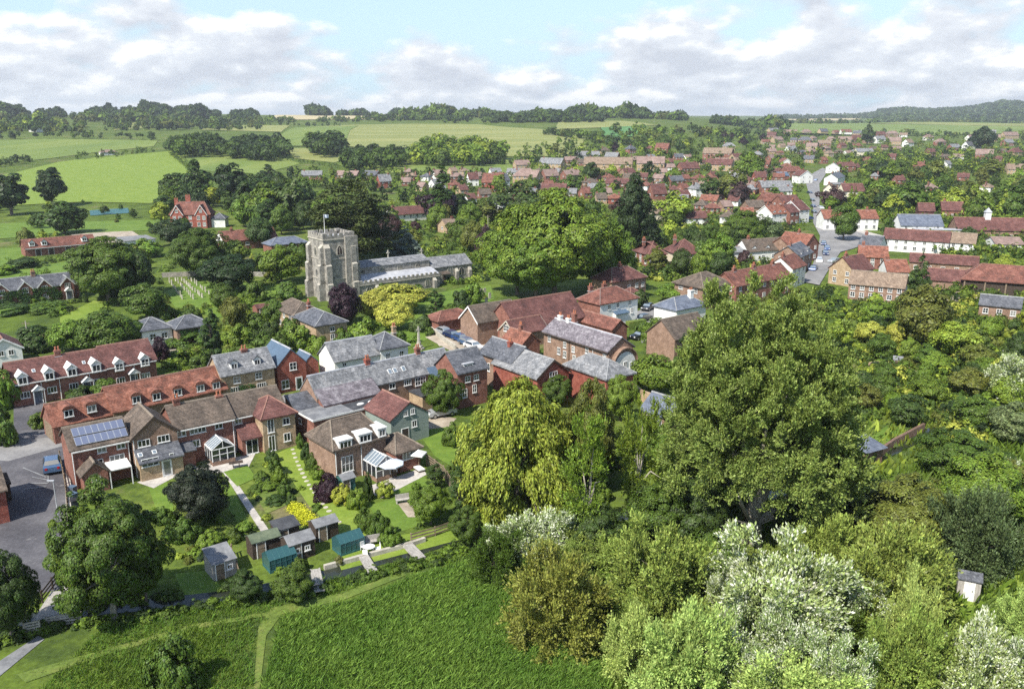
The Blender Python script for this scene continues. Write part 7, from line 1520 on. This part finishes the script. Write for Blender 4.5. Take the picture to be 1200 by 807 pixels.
def pole(px, py, ty, label):
    p = G(px, py); h_ = zat(p, ty); r = empty('telegraph_pole', p, 0, label, 'pole'); MB().tube((0,0,-.2),(0,0,h_),.13,.09,7).build('post', M['bark_pale'], r); MB().box(-.7,.7,-.05,.05,h_-.5,h_-.4).build('crossarm', M['timber'], r)
pole(572, 285, 252, 'pale telegraph pole behind the chancel'); pole(835, 235, 212, 'telegraph pole in the middle of the far village'); pole(35, 412, 376, 'pole behind the white gabled cottage at the left edge')
def wheelie(px, py, col, label):
    r = empty('wheelie_bin', G(px, py), R.random()*3, label, 'bin', 'bins beside the solar panel house'); o = MB().add([(-.24,-.28,0),(.24,-.28,0),(.24,.28,0),(-.24,.28,0),(-.3,-.36,1),(.3,-.36,1),(.3,.36,1),(-.3,.36,1)], [(0,3,2,1),(4,5,6,7),(0,1,5,4),(1,2,6,5),(2,3,7,6),(3,0,4,7)]).build('body', M['slate_blue' if col == 'b' else 'felt_black'], r)
    MB().box(-.33,.33,-.4,.4,1.0,1.08).build('lid', M['metal_blue' if col == 'b' else 'black'], r)
for a in ((86,580,'b','blue lidded bin farthest from the camera by the fence'),(87,588,'b','blue lidded bin second along the fence'),(88,596,'k','black bin nearest the loose mid green tree'),(99,569,'k','black bin against the gabled porch of the solar panel house')): wheelie(*a)
def parasol(px, py, label, sq=False, rad=1.5):
    r = empty('parasol', G(px, py), .5, label, 'parasol'); MB().tube((0,0,0),(0,0,2.3),.04,.04,6).build('pole', M['timber'], r); n = 4 if sq else 8; mb = MB()
    vs = [(rad*math.cos(2*math.pi*i/n), rad*math.sin(2*math.pi*i/n), 1.95) for i in range(n)]; mb.add(vs+[(0,0,2.45)]+[(v[0],v[1],1.8) for v in vs], [(i,(i+1)%n,n) for i in range(n)]+[(i,n+1+i,n+1+(i+1)%n,(i+1)%n) for i in range(n)]); mb.build('canopy', M['render' if sq else 'parasol'], r)
    MB().lathe([(.28,0),(.28,.1),(.06,.14)],(0,0,0),10).build('base', M['felt_grey'], r)
parasol(459, 561, 'round pale blue parasol on the patio'); parasol(491, 549, 'square white parasol at the right end of the patio', True, 1.1)
def table_set(px, py, label, mat='timber_dark', name='garden_table', seats=4, rnd=True):
    g = G(px, py); r = empty(name, g, .4, label, 'table'); MB().lathe([(.55,.7),(.55,.75)],(0,0,0),12).build('top', M[mat], r) if rnd else MB().box(-.8,.8,-.4,.4,.7,.75).build('top', M[mat], r)
    for x, y in ((-.35,-.25),(.35,-.25),(-.35,.25),(.35,.25)): MB().box(x-.03,x+.03,y-.03,y+.03,0,.7).build('leg', M[mat], r)
    return g
def chair(p, rz, mat, label, group):
    r = empty('garden_chair', p, rz, label, 'chair', group); MB().box(-.25,.25,-.25,.25,.4,.45).build('seat', M[mat], r); MB().box(-.25,.25,.22,.27,.45,.9).build('backrest', M[mat], r)
    for x, y in ((-.22,-.22),(.22,-.22),(-.22,.22),(.22,.22)): MB().box(x-.03,x+.03,y-.03,y+.03,0,.4).build('leg', M[mat], r)
g = table_set(457, 556.5, 'dark round table under the pale blue parasol')
for k in range(4): a = k*1.57+.6; chair(g+Vector((math.cos(a)*.95, math.sin(a)*.95, 0)), a-1.57, 'timber_dark', 'dark garden chair round the table under the blue parasol', 'chairs under the blue parasol')
g = table_set(433, 648, 'white round garden table on the stream lawn', 'white')
for k in range(3): a = k*2.1+.3; chair(g+Vector((math.cos(a)*.8, math.sin(a)*.8, 0)), a-1.57, 'white', 'white garden chair drawn up to the round white table by the stream', 'white chairs by the stream')
table_set(277, 548, 'dark rectangular table on the conservatory patio', 'timber_dark', rnd=False)
def bench(px, py, ang, label):
    r = empty('garden_bench', G(px, py), math.radians(ang), label, 'bench'); MB().box(-.75,.75,-.25,.25,.4,.46).build('seat', M['timber_grey'], r); MB().box(-.75,.75,.24,.3,.46,.95).build('backrest', M['timber_grey'], r)
    for x in (-.65,.65): MB().box(x-.04,x+.04,-.22,.22,0,.4).build('leg', M['timber_grey'], r)
bench(437, 638, 20, 'grey wooden bench on the stream lawn'); bench(472, 589, 20, 'pale bench beside the gravel bed')
def lounger(px, py): r = empty('sun_lounger', G(px, py), .6, 'white cushioned seat beside the square parasol', 'seat'); MB().box(-.4,.4,-.8,.6,.25,.4).build('cushion', M['render'], r); MB().box(-.35,.35,-.75,.55,0,.248).build('base', M['timber_dark'], r)
lounger(491, 551)
SM = MB().lathe([(.26,-.03),(.27,.03),(.24,.06)],(0,0,0),9).mesh('stepping_stone', M['dressed'])
for i in range(20):
    a, b, c = (343,527), (357,572), (398,612); t = i/19; x = (1-t)**2*a[0]+2*t*(1-t)*b[0]+t*t*c[0]; y = (1-t)**2*a[1]+2*t*(1-t)*b[1]+t*t*c[1]
    o = inst('stepping_stone', SM, None, G(x, y)+Vector((0,0,.05)), R.random()*6, (R.uniform(.8,1.15), R.uniform(.8,1.15), 1)); tag(o, 'pale stepping stone in the curved line across the sunny lawn', 'stepping stone', 'stepping stones across the lawn')
# the golden flower border
rng = np.random.default_rng(3); n = 5200; t = rng.random(n); w = rng.normal(size=n)*.42; a, b = G(344,595), G(366,616); d = (b-a); nrm_ = Vector((-d.y, d.x, 0)).normalized()
pos = np.stack([a.x+d.x*t+nrm_.x*w, a.y+d.y*t+nrm_.y*w, .15+.75*rng.random(n)*np.exp(-w*w*1.6)], 1); o = link(bpy.data.objects.new('flower_border', quads_mesh('flower_border', leaf_arrays(pos, norm(np.array([[0,0,.8]])+rng.normal(size=(n,3))*.5), .16*np.ones(n), rng), M['leaf']))); o.color = (.5, .52, .03, 1); tag(o, 'long bright yellow flower border beside the stepping stones', 'flower bed')
# gravestones
GM = []
for k in range(3): pl = [(-.28,-.1),(.28,-.1),(.28,.75+.1*k),(.15,.95+.1*k),(-.15,.95+.1*k),(-.28,.75+.1*k)] if k else [(-.3,-.1),(.3,-.1),(.3,.8),(-.3,.8)]; GM.append(MB().prism(pl, -.06, .06, 'y').mesh('gravestone', M['dressed']))
rg = random.Random(5)
for (a, b, n_) in (((198,330),(215,352),8),((205,328),(228,352),9),((212,328),(238,350),10),((220,326),(246,346),8)):
    for i in range(n_):
        t = (i+.5)/n_; o = inst('gravestone', GM[rg.randrange(3)], None, G(a[0]+(b[0]-a[0])*t+rg.uniform(-.7,.7), a[1]+(b[1]-a[1])*t), math.radians(128+rg.uniform(-9,9)), (1.15, 1.1, rg.uniform(.9,1.3))); tag(o, 'pale upright gravestone in the rows of the graveyard left of the church', 'gravestone', 'gravestones left of the church')
for (x, y) in ((562,352),(566,348),(570,356),(564,345),(558,347),(574,350),(553,357),(568,343)): o = inst('gravestone', GM[rg.randrange(3)], None, G(x, y), math.radians(38), (1.3,1.2,1.4)); tag(o, 'grey gravestone on the grass beyond the chancel', 'gravestone', 'gravestones beyond the chancel')
def cross(): r = empty('memorial_cross', G(491, 409), math.radians(38), 'tall pale stone memorial cross on the green behind the slate range', 'memorial'); MB().lathe([(1.0,0),(1.0,.3),(.7,.3),(.7,.7),(.45,.75),(.4,1.3)],(0,0,0),8).build('plinth', M['dressed'], r); MB().add([(-.2,-.2,1.3),(.2,-.2,1.3),(.2,.2,1.3),(-.2,.2,1.3),(-.1,-.1,4.2),(.1,-.1,4.2),(.1,.1,4.2),(-.1,.1,4.2)], [(4,5,6,7),(0,1,5,4),(1,2,6,5),(2,3,7,6),(3,0,4,7)]).box(-.45,.45,-.09,.09,3.5,3.7).build('shaft', M['dressed'], r)
cross()

# ------------------------------------------------------------------ labels for everything planted by rule: look, then nearest landmark, then order in the row
def autolabel():
    refs = [(t, proj(p)[:2], p) for t, p in REFS if len(t.split()) <= 7]; groups = {}
    for o, desc, p in AUTO:
        q = proj(p); best = None
        for t, rq, rp in refs:
            d = math.hypot(q[0]-rq[0], (q[1]-rq[1])*1.5)
            if best is None or d < best[0]: best = (d, t, rq, rp)
        _, t, rq, rp = best; dx, dy = q[0]-rq[0], q[1]-rq[1]
        rel = ('left of ' if dx < 0 else 'right of ') if abs(dx) > 1.2*abs(dy) else ('beyond ' if math.hypot(p[0], p[1]) > math.hypot(rp.x, rp.y) else 'in front of ')
        far = 'far ' if best[0] > 90 else ''
        groups.setdefault((desc, far+rel+t), []).append((q[0], o))
    ordn = ['', 'second', 'third', 'fourth', 'fifth', 'sixth', 'seventh', 'eighth', 'ninth', 'tenth']
    for (desc, rel), lst in groups.items():
        lst.sort(key=lambda a: a[0])
        for i, (_, o) in enumerate(lst):
            pre = '' if len(lst) == 1 else 'leftmost ' if i == 0 else 'rightmost ' if i == len(lst)-1 else ordn[min(i, 9)]+' from left, '
            o['label'] = ' '.join((pre+desc+' '+rel).split()[:16])
            if 'group' not in o: o['group'] = {'house': 'houses of the far village'}.get(o['category'], o['category']+'s among the houses')
BROAD.sort(key=lambda a: -a[0]); keep = 294-sum(1 for o in S.objects if o.parent is None and o.name.split('.')[0] == 'broadleaf_tree' and 'label' in o)
drop = BROAD[keep:]; gone = set(o for _, o, _, _, _ in drop)
AUTO[:] = [a for a in AUTO if a[0] not in gone]
if drop:
    merged_wood('village_trees', [p for _, _, p, _, _ in drop], [h for _, _, _, h, _ in drop], [c for *_, c in drop], 1.5, 420, 'smaller trees lost among the farther houses and gardens', seed=77, cat='trees', flat=.46)
    for o in gone:
        for ch in list(o.children): bpy.data.objects.remove(ch)
        bpy.data.objects.remove(o)
autolabel()
# ------------------------------------------------------------------ the air between here and the hills
def haze():
    m = bpy.data.materials.new('haze'); m.use_nodes = True; t = m.node_tree; t.nodes.clear()
    o = t.nodes.new('ShaderNodeOutputMaterial'); v = t.nodes.new('ShaderNodeVolumePrincipled')
    v.inputs['Color'].default_value = (.86, .93, 1, 1); v.inputs['Density'].default_value = HAZE; v.inputs['Anisotropy'].default_value = .2
    t.links.new(v.outputs[0], o.inputs['Volume'])
    q = MB().box(-15000, 15000, -15000, 15000, -3, 190).build('haze', m); tag(q, kind='stuff', label='thin pale summer haze in the air over the village and hills'); q.display_type = 'WIRE'
HAZE = .0001
haze()
